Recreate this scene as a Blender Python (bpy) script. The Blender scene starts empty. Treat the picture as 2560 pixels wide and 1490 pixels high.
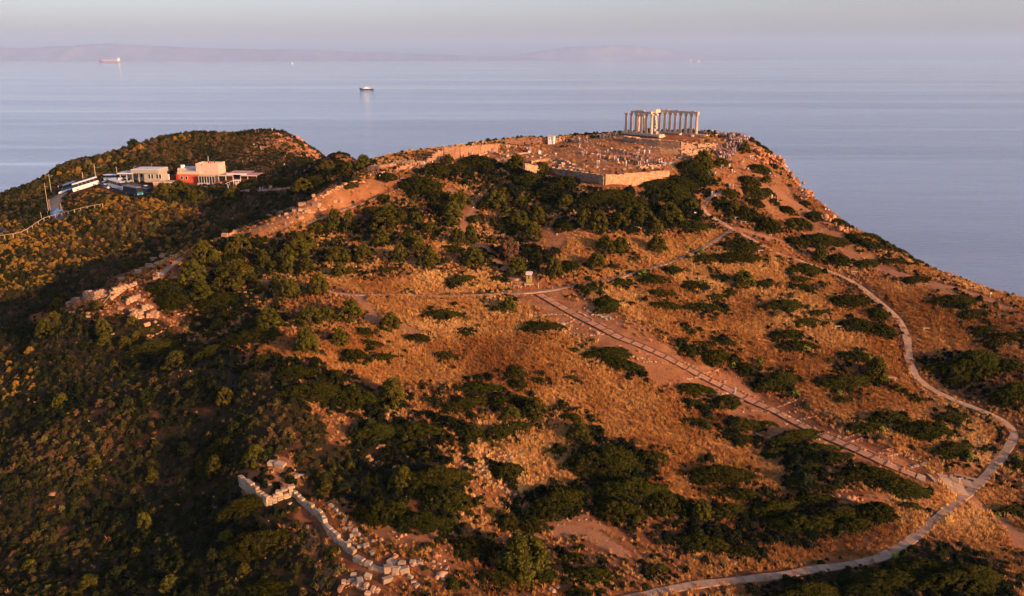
import bpy, bmesh, math, random
import numpy as np
from mathutils import Vector, Matrix, Euler
random.seed(7); np.random.seed(7)
RS = np.random.RandomState(11)
D2R = math.radians
C = bpy.context.scene.collection
SC = bpy.context.scene

# ---------------------------------------------------------------- camera, sky, sun, exposure
F = 2100.0                                  # focal length in pixels of the 2560 px wide photograph
HC = 105.0                                  # camera height above the sea
TILT = math.atan(601.5 / F)
CT, ST = math.cos(TILT), math.sin(TILT)
cam_d = bpy.data.cameras.new("camera"); cam = bpy.data.objects.new("camera", cam_d); C.objects.link(cam)
cam.location = (0, 0, HC); cam.rotation_euler = (math.pi / 2 - TILT, 0, 0)
cam_d.sensor_width = 36; cam_d.lens = 36 * F / 2560.0
cam_d.clip_start = 1; cam_d.clip_end = 120000
SC.camera = cam

SUN_ELEV, SUN_AZ = D2R(13.0), math.atan2(0.8, -0.6)      # azimuth clockwise from +Y
W = bpy.data.worlds.new("World"); SC.world = W; W.use_nodes = True
wn = W.node_tree; wn.nodes.clear()
sky = wn.nodes.new("ShaderNodeTexSky"); sky.sky_type = 'NISHITA'; sky.sun_disc = False
sky.sun_elevation = SUN_ELEV; sky.sun_rotation = SUN_AZ
sky.altitude = 100; sky.air_density = 1.0; sky.dust_density = 2.5; sky.ozone_density = 2.0
bgn = wn.nodes.new("ShaderNodeBackground"); bgn.inputs["Strength"].default_value = 0.138
wo = wn.nodes.new("ShaderNodeOutputWorld")
wmx = wn.nodes.new("ShaderNodeMix"); wmx.data_type = 'RGBA'; wmx.blend_type = 'MULTIPLY'; wmx.inputs[0].default_value = 1.0
wmx.inputs[7].default_value = (1.085, 0.965, 1.15, 1)          # the photograph's cool white balance in the sky
wn.links.new(sky.outputs[0], wmx.inputs[6]); wn.links.new(wmx.outputs[2], bgn.inputs[0]); wn.links.new(bgn.outputs[0], wo.inputs[0])
sl = bpy.data.lights.new("sun", 'SUN'); sl.energy = 5.0; sl.angle = D2R(0.6); sl.color = (1.0, 0.54, 0.24)
sun = bpy.data.objects.new("sun", sl); C.objects.link(sun)
ce = math.cos(SUN_ELEV)
to_sun = Vector((math.sin(SUN_AZ) * ce, math.cos(SUN_AZ) * ce, math.sin(SUN_ELEV)))
sun.rotation_euler = to_sun.to_track_quat('Z', 'Y').to_euler(); sun.location = (200, -150, 250)
vs = SC.view_settings; vs.view_transform = 'Standard'; vs.look = 'None'; vs.gamma = 1; vs.exposure = 0.8
vs.use_curve_mapping = False
cy = SC.cycles
try:
    cy.max_bounces = 6; cy.diffuse_bounces = 2; cy.glossy_bounces = 2; cy.transparent_max_bounces = 8; cy.volume_bounces = 1
    cy.use_adaptive_sampling = True; cy.adaptive_threshold = 0.02
except Exception: pass

# ---------------------------------------------------------------- small helpers
def pd(px, py, d):
    """point seen at photo pixel (px, py) at optical-axis depth d"""
    u = (px - 1280.0) / F; v = (py - 745.0) / F
    return np.array([u * d, d * (CT - v * ST), HC - d * (ST + v * CT)])

def tag(o, label=None, cat=None, group=None, kind=None):
    if label: o["label"] = label
    if cat: o["category"] = cat
    if group: o["group"] = group
    if kind: o["kind"] = kind
    return o

def link(name, data, parent=None, loc=None, rot=None, scale=None):
    o = bpy.data.objects.new(name, data); C.objects.link(o)
    if parent is not None: o.parent = parent
    if loc is not None: o.location = loc
    if rot is not None: o.rotation_euler = rot
    if scale is not None: o.scale = scale
    return o

def np_mesh(name, verts, faces, mats=(), mat_idx=None, smooth=False):
    """verts (n,3); faces: list of (m,k) arrays with constant k each, or a list of tuples"""
    me = bpy.data.meshes.new(name)
    if isinstance(faces, np.ndarray): faces = [faces]
    if len(faces) and isinstance(faces[0], np.ndarray):
        verts = np.asarray(verts, np.float32)
        me.vertices.add(len(verts)); me.vertices.foreach_set("co", verts.ravel())
        nl = sum(f.size for f in faces); nf = sum(len(f) for f in faces)
        me.loops.add(nl); me.loops.foreach_set("vertex_index", np.concatenate([f.ravel() for f in faces]).astype(np.int32))
        me.polygons.add(nf)
        tot = np.concatenate([np.full(len(f), f.shape[1], np.int32) for f in faces])
        st = np.concatenate([[0], np.cumsum(tot)[:-1]]).astype(np.int32)
        me.polygons.foreach_set("loop_start", st)
        try: me.polygons.foreach_set("loop_total", tot)
        except Exception: pass
        if mat_idx is not None: me.polygons.foreach_set("material_index", np.asarray(mat_idx, np.int32))
        if smooth: me.polygons.foreach_set("use_smooth", np.ones(nf, bool))
        me.update(calc_edges=True)
    else:
        me.from_pydata([tuple(map(float, v)) for v in verts], [], faces)
        if mat_idx is not None:
            for p, i in zip(me.polygons, mat_idx): p.material_index = i
        if smooth:
            for p in me.polygons: p.use_smooth = True
        me.update()
    for m in mats: me.materials.append(m)
    return me

def fattr(me, name, arr, dom='POINT'):
    a = me.attributes.new(name, 'FLOAT', dom); a.data.foreach_set("value", np.asarray(arr, np.float32)); return a
def cattr(me, name, arr):
    a = me.attributes.new(name, 'FLOAT_COLOR', 'POINT')
    arr = np.asarray(arr, np.float32)
    if arr.shape[1] == 3: arr = np.concatenate([arr, np.ones((len(arr), 1), np.float32)], 1)
    a.data.foreach_set("color", arr.ravel()); return a

# ------- material helper
class NT:
    def __init__(s, name):
        s.m = bpy.data.materials.new(name); s.m.use_nodes = True; s.t = s.m.node_tree; s.t.nodes.clear()
        s.out = s.t.nodes.new("ShaderNodeOutputMaterial"); s.p = s.t.nodes.new("ShaderNodeBsdfPrincipled")
        s.t.links.new(s.p.outputs[0], s.out.inputs[0])
    def n(s, typ, **kw):
        nd = s.t.nodes.new(typ)
        for k, v in kw.items():
            if k.startswith("i_"):
                nd.inputs[k[2:].replace("_", " ")].default_value = v
            else: setattr(nd, k, v)
        return nd
    def l(s, a, b): s.t.links.new(a, b); return b
    def ramp(s, fac, stops):
        r = s.n("ShaderNodeValToRGB"); e = r.color_ramp.elements
        while len(e) < len(stops): e.new(0.5)
        for el, (p, c) in zip(e, stops):
            el.position = p; el.color = (c[0], c[1], c[2], 1) if not isinstance(c, (int, float)) else (c, c, c, 1)
        if fac is not None: s.l(fac, r.inputs[0])
        return r.outputs[0]
    def noise(s, vec, scale, detail=4, rough=0.6):
        nd = s.n("ShaderNodeTexNoise"); nd.inputs["Scale"].default_value = scale
        nd.inputs["Detail"].default_value = detail; nd.inputs["Roughness"].default_value = rough
        if vec is not None: s.l(vec, nd.inputs["Vector"])
        return nd.outputs["Fac"]
    def mix(s, f, a, b, mode='MIX'):
        nd = s.n("ShaderNodeMix", data_type='RGBA', blend_type=mode)
        for v, i in ((f, 0), (a, 6), (b, 7)):
            if isinstance(v, bpy.types.NodeSocket): s.l(v, nd.inputs[i])
            elif isinstance(v, (int, float)) and i == 0: nd.inputs[0].default_value = v
            else: nd.inputs[i].default_value = (v[0], v[1], v[2], 1)
        return nd.outputs[2]
    def math(s, op, a, b=None):
        nd = s.n("ShaderNodeMath", operation=op)
        for v, i in ((a, 0), (b, 1)):
            if v is None: continue
            if isinstance(v, bpy.types.NodeSocket): s.l(v, nd.inputs[i])
            else: nd.inputs[i].default_value = v
        return nd.outputs[0]
    def bump(s, h, dist, strength=1.0):
        b = s.n("ShaderNodeBump"); b.inputs["Distance"].default_value = dist; b.inputs["Strength"].default_value = strength
        s.l(h, b.inputs["Height"]); s.l(b.outputs[0], s.p.inputs["Normal"]); return b

MATS = {}
def simple(name, col, var=0.25, scale=2.0, rough=0.85, bump=0.0, bscale=None, metal=0.0, spec=0.3, obj_rand=0.15):
    """plain procedural material: colour mottled by noise, varied a little per object"""
    if name in MATS: return MATS[name]
    t = NT(name); tc = t.n("ShaderNodeTexCoord")
    f = t.noise(tc.outputs["Object"], scale, 5, 0.65)
    c0 = [max(0, c * (1 - var)) for c in col]; c1 = [min(1, c * (1 + var)) for c in col]
    c = t.ramp(f, [(0.3, c0), (0.7, c1)])
    if obj_rand > 0:
        oi = t.n("ShaderNodeObjectInfo")
        hsv = t.n("ShaderNodeHueSaturation"); t.l(c, hsv.inputs["Color"])
        r = t.n("ShaderNodeMapRange"); t.l(oi.outputs["Random"], r.inputs[0])
        r.inputs[3].default_value = 1 - obj_rand; r.inputs[4].default_value = 1 + obj_rand
        t.l(r.outputs[0], hsv.inputs["Value"]); c = hsv.outputs[0]
    t.l(c, t.p.inputs["Base Color"]); t.p.inputs["Roughness"].default_value = rough
    t.p.inputs["Metallic"].default_value = metal
    t.p.inputs["Specular IOR Level"].default_value = spec
    if bump > 0: t.bump(t.noise(tc.outputs["Object"], bscale or scale * 3, 4), bump)
    MATS[name] = t.m
    return t.m
# ================================================================ TERRAIN
# height samples of the headland: (photo px, photo py, depth) -> world points of the ground
CPS = """-150 1490 150;0 1490 140;250 1490 136;500 1490 131;750 1490 127;980 1425 127;1280 1490 124;1650 1490 123;2100 1490 122;2560 1490 120;2750 1490 121
0 1300 160;0 1100 184;0 900 214;0 800 236;150 1400 150;300 1300 155;300 1000 182;300 1150 168;500 1150 162;500 1300 147;450 850 204;650 1210 147;650 1050 161;650 950 171;600 850 189
170 770 222;250 740 219;330 700 224;430 655 228;560 592 240;700 540 247;900 446 262;1000 430 266;430 690 221
900 1150 152;900 1000 166;1280 1300 140;1100 1200 146;1300 900 178;1300 1050 162;1000 850 187;1100 740 204;820 740 206;1320 705 210;1200 650 220;1000 560 240;1350 560 238;1200 480 256;1750 560 236;1600 520 240;1512 476 241;1470 470 244;1550 472 243;1600 470 247;1370 425 262;1300 410 268;1815 480 250;1820 572 233;1500 650 220;1600 650 220;1450 760 200
1837 975 176;1600 1000 168;1500 1150 152;1800 1250 144;1650 850 186;2100 700 215;2050 850 190;2250 860 190;2540 1090 160;2430 1240 147;2250 1150 153;2100 1050 166;2400 900 185;2100 1250 142;2000 1400 131
1800 700 212;1900 420 268;1990 540 248;2100 600 236
1925 385 281;1945 412 275;2035 497 260;2200 603 240;2400 702 220;2560 750 208;2700 790 200
1870 348 285;1790 336 287;1700 333 286;1570 336 290;1500 341 292;1400 350 292;1270 360 288;1180 380 282;1090 396 276;1000 425 270
800 493 256;850 469 259;760 512 252;630 566 245;810 545 247;880 518 252;940 497 256;760 562 243;650 610 236;1000 470 258
1720 333 286;1750 335 300;1690 333 296;1650 330 302;1500 336 306;1400 344 306;1270 354 305;1090 380 300;930 412 300;1800 334 300
300 660 285;0 700 272;0 600 300;100 590 300;265 512 318;600 545 300;600 570 285;850 465 305;380 470 335;150 500 335;130 545 322;480 455 342;350 425 356;600 442 346;655 472 322;850 440 318;800 420 345;800 600 262
850 414 322;900 414 330;870 430 318;450 640 275;250 700 260;500 600 285
0 495 370;130 432 390;240 400 400;380 356 410;480 334 415;600 332 418;700 328 420;765 366 410;815 412 385;500 390 388;650 390 385;300 420 372;150 460 368"""
pts = []
for tok in CPS.replace("\n", ";").split(";"):
    a = list(map(float, tok.split())); pts.append(pd(*a))
pts = [p for p in pts]
# hidden sides, in metres: the valley behind the ridge, sea cliffs, the slope under the camera
def P3(x, y, z): pts.append(np.array([x, y, z], float))
def drop(px, py, d, back, dx, dz):
    p = pd(px, py, d); pts.append(p + np.array([dx, back, -dz]))
for px, py, d in ((1925, 385, 281), (1945, 412, 275), (2035, 497, 260), (2200, 603, 240), (2400, 702, 220), (2560, 750, 208), (2700, 790, 200)):
    drop(px, py, d, 10, 12, 12); drop(px, py, d, 26, 30, 36); drop(px, py, d, 60, 62, 84)
for px, py, d in ((1870, 348, 285), (1790, 334, 302), (1650, 330, 302), (1500, 336, 306), (1400, 344, 306), (1270, 354, 305), (1090, 380, 300), (930, 412, 300), (900, 410, 330)):
    drop(px, py, d, 14, 0, 9); drop(px, py, d, 34, 0, 36); drop(px, py, d, 80, 0, 95)
for px, py, d in ((0, 495, 370), (130, 432, 390), (240, 400, 400), (380, 356, 410), (480, 334, 415), (600, 332, 418), (700, 328, 420), (765, 366, 410), (815, 412, 385)):
    drop(px, py, d, 16, 0, 8); drop(px, py, d, 50, 0, 42); drop(px, py, d, 110, 0, 95)
for px, py, d in ((765, 366, 410), (815, 412, 385)):
    drop(px, py, d, 5, 18, 18); drop(px, py, d, 20, 45, 60)
# shoulder of the near ridge towards the valley on the left
for px, py, d, z in ((170, 770, 226, 13), (250, 740, 222, 14), (330, 700, 224, 14), (430, 655, 228, 14), (560, 592, 240, 13), (700, 540, 247, 11), (900, 446, 262, 6)):
    drop(px, py, d, 16, -22, z)
P3(-240, 250, 22); P3(-240, 330, 28); P3(-230, 160, 5); P3(-150, 60, 8); P3(-60, 30, 16); P3(40, 20, 20); P3(120, 30, 20); P3(180, 80, 26)
P3(-260, 60, -6); P3(180, 150, 22); P3(230, 110, 0); P3(200, -20, 5); P3(0, -60, 12); P3(-150, -60, 0); P3(150, -100, -2)
P3(-320, 420, 20); P3(-300, 520, -30); P3(260, 250, -40); P3(260, 400, -60); P3(0, 520, -60); P3(-330, 200, -4)
PT = np.array(pts)

def tps_fit(P, lam=0.02):
    n = len(P); X = P[:, :2] / 100.0
    d2 = ((X[:, None] - X[None]) ** 2).sum(-1)
    K = 0.5 * d2 * np.log(d2 + 1e-9); K[np.arange(n), np.arange(n)] = lam
    A = np.zeros((n + 3, n + 3)); A[:n, :n] = K; A[:n, n] = 1; A[:n, n + 1:] = X; A[n, :n] = 1; A[n + 1:, :n] = X.T
    b = np.zeros(n + 3); b[:n] = P[:, 2]
    return X, np.linalg.solve(A, b)
TX, TW = tps_fit(PT, 0.0004)
def tps(x, y):
    q = np.stack([np.ravel(x), np.ravel(y)], 1) / 100.0
    out = np.empty(len(q))
    for i in range(0, len(q), 20000):
        qq = q[i:i + 20000]; d2 = ((qq[:, None] - TX[None]) ** 2).sum(-1)
        out[i:i + 20000] = (0.5 * d2 * np.log(d2 + 1e-9)) @ TW[:-3] + TW[-3] + qq @ TW[-2:]
    return out.reshape(np.shape(x))

def vnoise(x, y, s, seed):
    """smooth value noise"""
    rs = np.random.RandomState(seed); T = rs.rand(256, 256)
    x = x / s + 1000.3; y = y / s + 1000.7
    xi = np.floor(x).astype(int); yi = np.floor(y).astype(int); fx = x - xi; fy = y - yi
    fx = fx * fx * (3 - 2 * fx); fy = fy * fy * (3 - 2 * fy)
    g = lambda a, b: T[(xi + a) & 255, (yi + b) & 255]
    return (g(0, 0) * (1 - fx) * (1 - fy) + g(1, 0) * fx * (1 - fy) + g(0, 1) * (1 - fx) * fy + g(1, 1) * fx * fy) * 2 - 1

GX0, GX1, GY0, GY1, GS = -340.0, 280.0, -130.0, 530.0, 1.0
gx = np.arange(GX0, GX1 + .1, GS); gy = np.arange(GY0, GY1 + .1, GS)
# coarse spline, then bilinear up to the grid
cx = np.arange(GX0, GX1 + 4.1, 4.0); cyy = np.arange(GY0, GY1 + 4.1, 4.0)
CZ = tps(*np.meshgrid(cx, cyy, indexing='ij'))
XX, YY = np.meshgrid(gx, gy, indexing='ij')
def cub(a, b, c, d, t): return b + 0.5 * t * (c - a + t * (2 * a - 5 * b + 4 * c - d + t * (3 * (b - c) + d - a)))
def coarse(x, y):
    u = (x - GX0) / 4.0; v = (y - GY0) / 4.0
    i = np.clip(np.floor(u).astype(int), 1, CZ.shape[0] - 3); j = np.clip(np.floor(v).astype(int), 1, CZ.shape[1] - 3)
    fu = u - i; fv = v - j
    r = [cub(CZ[i + k, j - 1], CZ[i + k, j], CZ[i + k, j + 1], CZ[i + k, j + 2], fv) for k in (-1, 0, 1, 2)]
    return cub(r[0], r[1], r[2], r[3], fu)
ZZ = coarse(XX, YY)
ZZ0 = ZZ.copy()
ZZ += 0.55 * vnoise(XX, YY, 19, 1) + 0.28 * vnoise(XX, YY, 8, 2) + 0.14 * vnoise(XX, YY, 3.5, 3) + 0.07 * vnoise(XX, YY, 1.7, 4)

def hz(x, y):
    """ground height at (x, y), scalars or arrays"""
    u = (np.asarray(x, float) - GX0) / GS; v = (np.asarray(y, float) - GY0) / GS
    i = np.clip(np.floor(u).astype(int), 0, ZZ.shape[0] - 2); j = np.clip(np.floor(v).astype(int), 0, ZZ.shape[1] - 2)
    fu = np.clip(u - i, 0, 1); fv = np.clip(v - j, 0, 1)
    return ZZ[i, j] * (1 - fu) * (1 - fv) + ZZ[i + 1, j] * fu * (1 - fv) + ZZ[i, j + 1] * (1 - fu) * fv + ZZ[i + 1, j + 1] * fu * fv

def gp(px, py, far=False, tries=14):
    """where the sight line through photo pixel (px, py) first meets the ground; far=True: last crossing"""
    d = np.arange(90.0, 470.0, 0.5)
    u = (px - 1280.0) / F; v = (py - 745.0) / F
    x = u * d; y = d * (CT - v * ST); z = HC - d * (ST + v * CT)
    g = z - hz(x, y)
    s = np.where((g[:-1] > 0) & (g[1:] <= 0))[0]
    if len(s) == 0 and tries > 0: return gp(px - .6, py + 2.5, far, tries - 1)      # missed the skyline: step down on to the ground
    if len(s) == 0:
        i = int(np.argmin(np.where(d > 150, g, 1e9))); dd = d[i]
    else:
        i = s[-1] if far else s[0]; dd = d[i] + 0.5 * g[i] / (g[i] - g[i + 1])
    x = u * dd; y = dd * (CT - v * ST)
    return np.array([x, y, float(hz(x, y))])
def sc(p):
    """photo pixels per metre at world point p"""
    d = p[1] * CT + (HC - p[2]) * ST
    return F / d

def inpoly(x, y, poly):
    c = np.zeros(np.shape(x), bool); n = len(poly)
    for i in range(n):
        x1, y1 = poly[i][:2]; x2, y2 = poly[(i + 1) % n][:2]
        if y1 == y2: continue
        k = ((y1 > y) != (y2 > y)) & (x < (x2 - x1) * (y - y1) / (y2 - y1) + x1)
        c ^= k
    return c
def seg_dist(x, y, line):
    best = np.full(np.shape(x), 1e9)
    for a, b in zip(line[:-1], line[1:]):
        ax, ay = a[:2]; bx, by = b[:2]; L = (bx - ax) ** 2 + (by - ay) ** 2 + 1e-9
        t = np.clip(((x - ax) * (bx - ax) + (y - ay) * (by - ay)) / L, 0, 1)
        best = np.minimum(best, np.hypot(x - ax - t * (bx - ax), y - ay - t * (by - ay)))
    return best
# ================================================================ SEA, FAR COAST, AIR
t = NT("sea_water"); tc = t.n("ShaderNodeTexCoord")
mp = t.n("ShaderNodeMapping"); t.l(tc.outputs["Object"], mp.inputs[0]); mp.inputs["Scale"].default_value = (0.12, 1, 1); mp.inputs["Rotation"].default_value = (0, 0, D2R(4))
big = t.noise(mp.outputs[0], 0.0022, 5, 0.55)
mp2 = t.n("ShaderNodeMapping"); t.l(tc.outputs["Object"], mp2.inputs[0]); mp2.inputs["Scale"].default_value = (0.3, 1, 1)
sm = t.noise(mp2.outputs[0], 0.26, 5, 0.62)
md = t.noise(mp2.outputs[0], 0.03, 3, 0.5)
mp3 = t.n("ShaderNodeMapping"); t.l(tc.outputs["Object"], mp3.inputs[0]); mp3.inputs["Scale"].default_value = (0.05, 1, 1); mp3.inputs["Rotation"].default_value = (0, 0, D2R(-3))
thin = t.noise(mp3.outputs[0], 0.009, 6, 0.6)
slick = t.math("MAXIMUM", t.ramp(big, [(0.40, 0.0), (0.64, .8)]), t.ramp(thin, [(0.52, 0.0), (0.67, 1.0)]))
t.l(t.mix(slick, (0.15, 0.178, 0.225), (0.24, 0.268, 0.305)), t.p.inputs["Base Color"])
t.l(t.ramp(slick, [(0.0, 0.08), (1.0, 0.05)]), t.p.inputs["Roughness"])
t.p.inputs["IOR"].default_value = 1.33; t.p.inputs["Specular IOR Level"].default_value = 0.5
hh = t.math('ADD', t.math('MULTIPLY', sm, 1.0), t.math('MULTIPLY', md, 1.6))
b = t.bump(hh, 1.0, 0.5)
t.l(t.ramp(slick, [(0.0, 0.95), (1.0, 0.16)]), b.inputs["Strength"])
SEA_R = 40000.0
ring = [0, 200, 500, 1000, 2000, 4000, 8000, 16000, 28000, SEA_R]; NS = 96
v = [(0, 0, 0)] + [(r * math.cos(a * 2 * math.pi / NS), r * math.sin(a * 2 * math.pi / NS), 0) for r in ring[1:] for a in range(NS)]
f = [(0, 1 + a, 1 + (a + 1) % NS) for a in range(NS)]
for k in range(len(ring) - 2):
    o0 = 1 + k * NS; o1 = o0 + NS
    f += [(o0 + a, o1 + a, o1 + (a + 1) % NS, o0 + (a + 1) % NS) for a in range(NS)]
link("sea", np_mesh("sea", v, f, [t.m]))["kind"] = "structure"

# far coast: bare hills of an island group near the horizon
def far_ridge(prof, dist, name, depth=2500):
    xs = np.linspace(prof[0][0], prof[-1][0], 240)
    hp = np.interp(xs, [p[0] for p in prof], [p[1] for p in prof])
    rows = []
    for k, (fr, off) in enumerate([(0, -depth * .5), (.35, -depth * .3), (.75, -depth * .12), (1, 0), (.6, depth * .3), (0, depth * .6)]):
        X = (xs - 1280) / F * dist; n = vnoise(X, X * 0 + k * 300, 900, 5) * .06 + vnoise(X, X * 0 + k * 200, 300, 6) * .04
        Z = hp / F * dist * fr * (1 + n * (0 < fr)) - (3 if fr == 0 else 0)
        rows.append(np.stack([X, np.full_like(X, dist * CT + off) + n * 2500, Z], -1))
    V = np.stack(rows, 0).reshape(-1, 3); a = np.arange(len(V)).reshape(len(rows), len(xs))
    fc = np.stack([a[:-1, :-1], a[:-1, 1:], a[1:, 1:], a[1:, :-1]], -1).reshape(-1, 4)
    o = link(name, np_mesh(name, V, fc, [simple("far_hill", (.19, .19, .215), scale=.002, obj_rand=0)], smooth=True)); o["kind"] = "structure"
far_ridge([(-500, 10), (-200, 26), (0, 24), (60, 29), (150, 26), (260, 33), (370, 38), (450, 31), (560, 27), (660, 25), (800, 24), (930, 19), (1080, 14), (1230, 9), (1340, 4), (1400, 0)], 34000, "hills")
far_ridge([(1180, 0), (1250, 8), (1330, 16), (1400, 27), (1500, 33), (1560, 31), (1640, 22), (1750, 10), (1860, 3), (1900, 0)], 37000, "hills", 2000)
HZ = 47000.0
bm = bmesh.new(); bmesh.ops.create_cube(bm, size=1)
for w in bm.verts: w.co = Vector((w.co.x * 2 * HZ, w.co.y * 2 * HZ, -140 + (w.co.z + .5) * 1140))
me = bpy.data.meshes.new("haze"); bm.to_mesh(me); bm.free()
m = bpy.data.materials.new("haze_air"); m.use_nodes = True; m.node_tree.nodes.clear()
vo = m.node_tree.nodes.new("ShaderNodeVolumePrincipled"); ho = m.node_tree.nodes.new("ShaderNodeOutputMaterial")
vo.inputs["Color"].default_value = (0.50, 0.70, 0.97, 1); vo.inputs["Density"].default_value = 2.7e-5; vo.inputs["Anisotropy"].default_value = 0.0
m.node_tree.links.new(vo.outputs[0], ho.inputs["Volume"]); me.materials.append(m)
link("haze", me)["kind"] = "stuff"
CLEAR = []; LABELLED = []
# ================================================================ GROUND with its zones
def poly_px(s):
    a = list(map(float, s.split())); return [gp(a[i], a[i + 1]) for i in range(0, len(a), 2)]
def onz_(px, py, z):
    v = (py - 745.0) / F; d = (HC - z) / (ST + v * CT); return pd(px, py, d)
# ---- terraces held by walls (heights are real steps in the ground)
TEM_C = pd(1512, 437, 243); TEM_R = pd(1672, 425, 252); TEM_L = pd(1368, 417, 263)      # fortress wall corner and ends, top edge
TER_C = pd(1706.5, 349, 276); TER_R = pd(1792, 343.5, 283); TER_L = pd(1632, 344.5, 287)  # upper terrace corner and ends
T0 = pd(1648, 327.5, 291.5); T0[2] = 0
def off2(a, b, t):
    d = np.array([b[0] - a[0], b[1] - a[1]]); d /= np.hypot(*d); n = np.array([-d[1], d[0]]); return n * t
def plane3(a, b, c):
    M = np.array([[a[0], a[1], 1], [b[0], b[1], 1], [c[0], c[1], 1]]); return np.linalg.solve(M, [a[2], b[2], c[2]])
def raise_behind(Cn, R, L, back, blend, dz=0.0, top=None):
    """fill the ground up to wall-top level in the wedge behind a corner wall, fading out over `blend` metres behind"""
    global ZZ
    nR = off2(Cn, R, 1.0); nL = off2(L, Cn, 1.0)
    dR = (XX - Cn[0]) * nR[0] + (YY - Cn[1]) * nR[1]; dL = (XX - Cn[0]) * nL[0] + (YY - Cn[1]) * nL[1]
    uR = (R[:2] - Cn[:2]) / np.hypot(*(R[:2] - Cn[:2])); uL = (L[:2] - Cn[:2]) / np.hypot(*(L[:2] - Cn[:2]))
    lR = np.hypot(*(R[:2] - Cn[:2])); lL = np.hypot(*(L[:2] - Cn[:2]))
    aR = ((XX - Cn[0]) * uR[0] + (YY - Cn[1]) * uR[1]) / lR; aL = ((XX - Cn[0]) * uL[0] + (YY - Cn[1]) * uL[1]) / lL
    ins = (dR > 0.9) & (dL > 0.9) & (aR < 1.02) & (aL < 1.02)
    P = plane3(Cn, R, L); tgt = P[0] * XX + P[1] * YY + P[2] + dz
    if top is not None: tgt = np.minimum(tgt, top)
    dd = np.minimum(dR, dL); w = np.clip(1 - (dd - back) / blend, 0, 1); w = w * w * (3 - 2 * w)
    ZZ = np.where(ins, np.maximum(ZZ, ZZ * (1 - w) + tgt * w), ZZ)
raise_behind(TEM_C, TEM_R, TEM_L, 4, 16, -0.25, TEM_L[2] + .3)
TEMPLE_Z = float(pd(1648, 327.5, 291.5)[2])
raise_behind(TER_C, TER_R, TER_L, 14, 14, -0.2, TEMPLE_Z - .5)
_q0 = onz_(1564.6, 329.6, TEMPLE_Z); _a0 = onz_(1648, 327.5, TEMPLE_Z); _s = (onz_(1740, 334.8, TEMPLE_Z) - _a0) / 7
_rect = [_q0 - _s * .8, _q0 + _s * 6.5, _a0 + _s * 7.9, _a0 - _s * .8]
_m = inpoly(XX, YY, _rect).astype(float)
for _ in range(10): _m = np.maximum(_m, (_m + np.roll(_m, 1, 0) + np.roll(_m, -1, 0) + np.roll(_m, 1, 1) + np.roll(_m, -1, 1)) / 5)
ZZ = ZZ * (1 - _m) + (TEMPLE_Z - .42) * _m
# paths are cut level; lines in photo pixels
PATHS = {
 'right': ("1520 1510 1590 1492 1660 1478 1760 1462 1900 1445 2040 1425 2160 1408 2240 1375 2310 1325 2370 1275 2420 1235 2470 1185 2510 1135 2535 1090 2520 1062 2470 1035 2380 1000 2300 955 2272 900 2268 850 2245 800 2190 750 2130 705 2060 675 1990 650 1930 628 1880 600 1835 575 1790 550 1765 535 1757 515 1775 495 1805 480 1835 470", 1.62),
 'cross': ("1835 572 1790 600 1740 630 1680 655 1600 680 1520 702 1440 715 1370 722 1300 733 1200 738 1090 742 1000 738 880 738 830 732", 1.25),
 'crossleft': ("830 732 790 720 740 716 690 708 640 700 610 700", 1.4),
 'street_end': ("2292 1190 2325 1206 2370 1222 2420 1235", 2.4),
 'plaza_a': ("2325 1199 2365 1208 2412 1226", 2.6),
 'plaza_b': ("2348 1190 2385 1198 2440 1216", 2.6),
 'ridge': ("1000 470 940 497 880 518 810 545 760 562 700 582 660 598", 1.3),
 'ridge_top': ("900 440 950 437 1000 445 1035 452", 2.2),
 'fork': ("395 692 415 675 440 655 455 645", 1.8),
 'fork2': ("400 693 430 693 470 693", 1.8),
}
PW = {}
for k, (s, w) in PATHS.items():
    a = list(map(float, s.split())); L = np.array([gp(a[i], a[i + 1]) for i in range(0, len(a), 2)])
    # resample smoothly (Catmull-Rom)
    Q = []
    for i in range(len(L) - 1):
        p0, p1, p2, p3 = L[max(i - 1, 0)], L[i], L[i + 1], L[min(i + 2, len(L) - 1)]
        for t in np.linspace(0, 1, 8, endpoint=False):
            Q.append(cub(p0, p1, p2, p3, t))
    Q.append(L[-1]); PW[k] = (np.array(Q), w)
ROAD = np.array([gp(*p) for p in ((172, 535), (150, 512), (138, 525), (140, 545))])
STREET_PX = [(1348, 736), (1420, 778), (1546, 845), (1703, 913), (1836, 983), (1939, 1028), (2062, 1092), (2212, 1158), (2290, 1188)]
STREET = np.array([gp(*p) for p in STREET_PX])
def level_along(L, half, blend=1.5):
    """flatten the ground across a path"""
    global ZZ
    s = 3; zc = hz(L[:, 0], L[:, 1])
    k = np.ones(7) / 7; zs = np.convolve(np.pad(zc, 3, mode='edge'), k, 'valid')
    x0, x1 = L[:, 0].min() - 5, L[:, 0].max() + 5; y0, y1 = L[:, 1].min() - 5, L[:, 1].max() + 5
    i0, i1 = int((x0 - GX0) / GS), int((x1 - GX0) / GS) + 1; j0, j1 = int((y0 - GY0) / GS), int((y1 - GY0) / GS) + 1
    i0, j0 = max(i0, 0), max(j0, 0)
    X = XX[i0:i1, j0:j1]; Y = YY[i0:i1, j0:j1]
    d2 = (X[..., None] - L[:, 0]) ** 2 + (Y[..., None] - L[:, 1]) ** 2
    n = d2.argmin(-1); d = np.sqrt(d2.min(-1)); w = np.clip(1 - (d - half) / blend, 0, 1)
    ZZ[i0:i1, j0:j1] = ZZ[i0:i1, j0:j1] * (1 - w) + zs[n] * w
for k, (L, w) in PW.items(): level_along(L, w * .5 + .6)
def dense(L, step=1.0):
    o = []
    for a, b in zip(L[:-1], L[1:]):
        n = max(1, int(np.hypot(*(b - a)[:2]) / step)); o += [a + (b - a) * i / n for i in range(n)]
    return np.array(o + [L[-1]])
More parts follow.
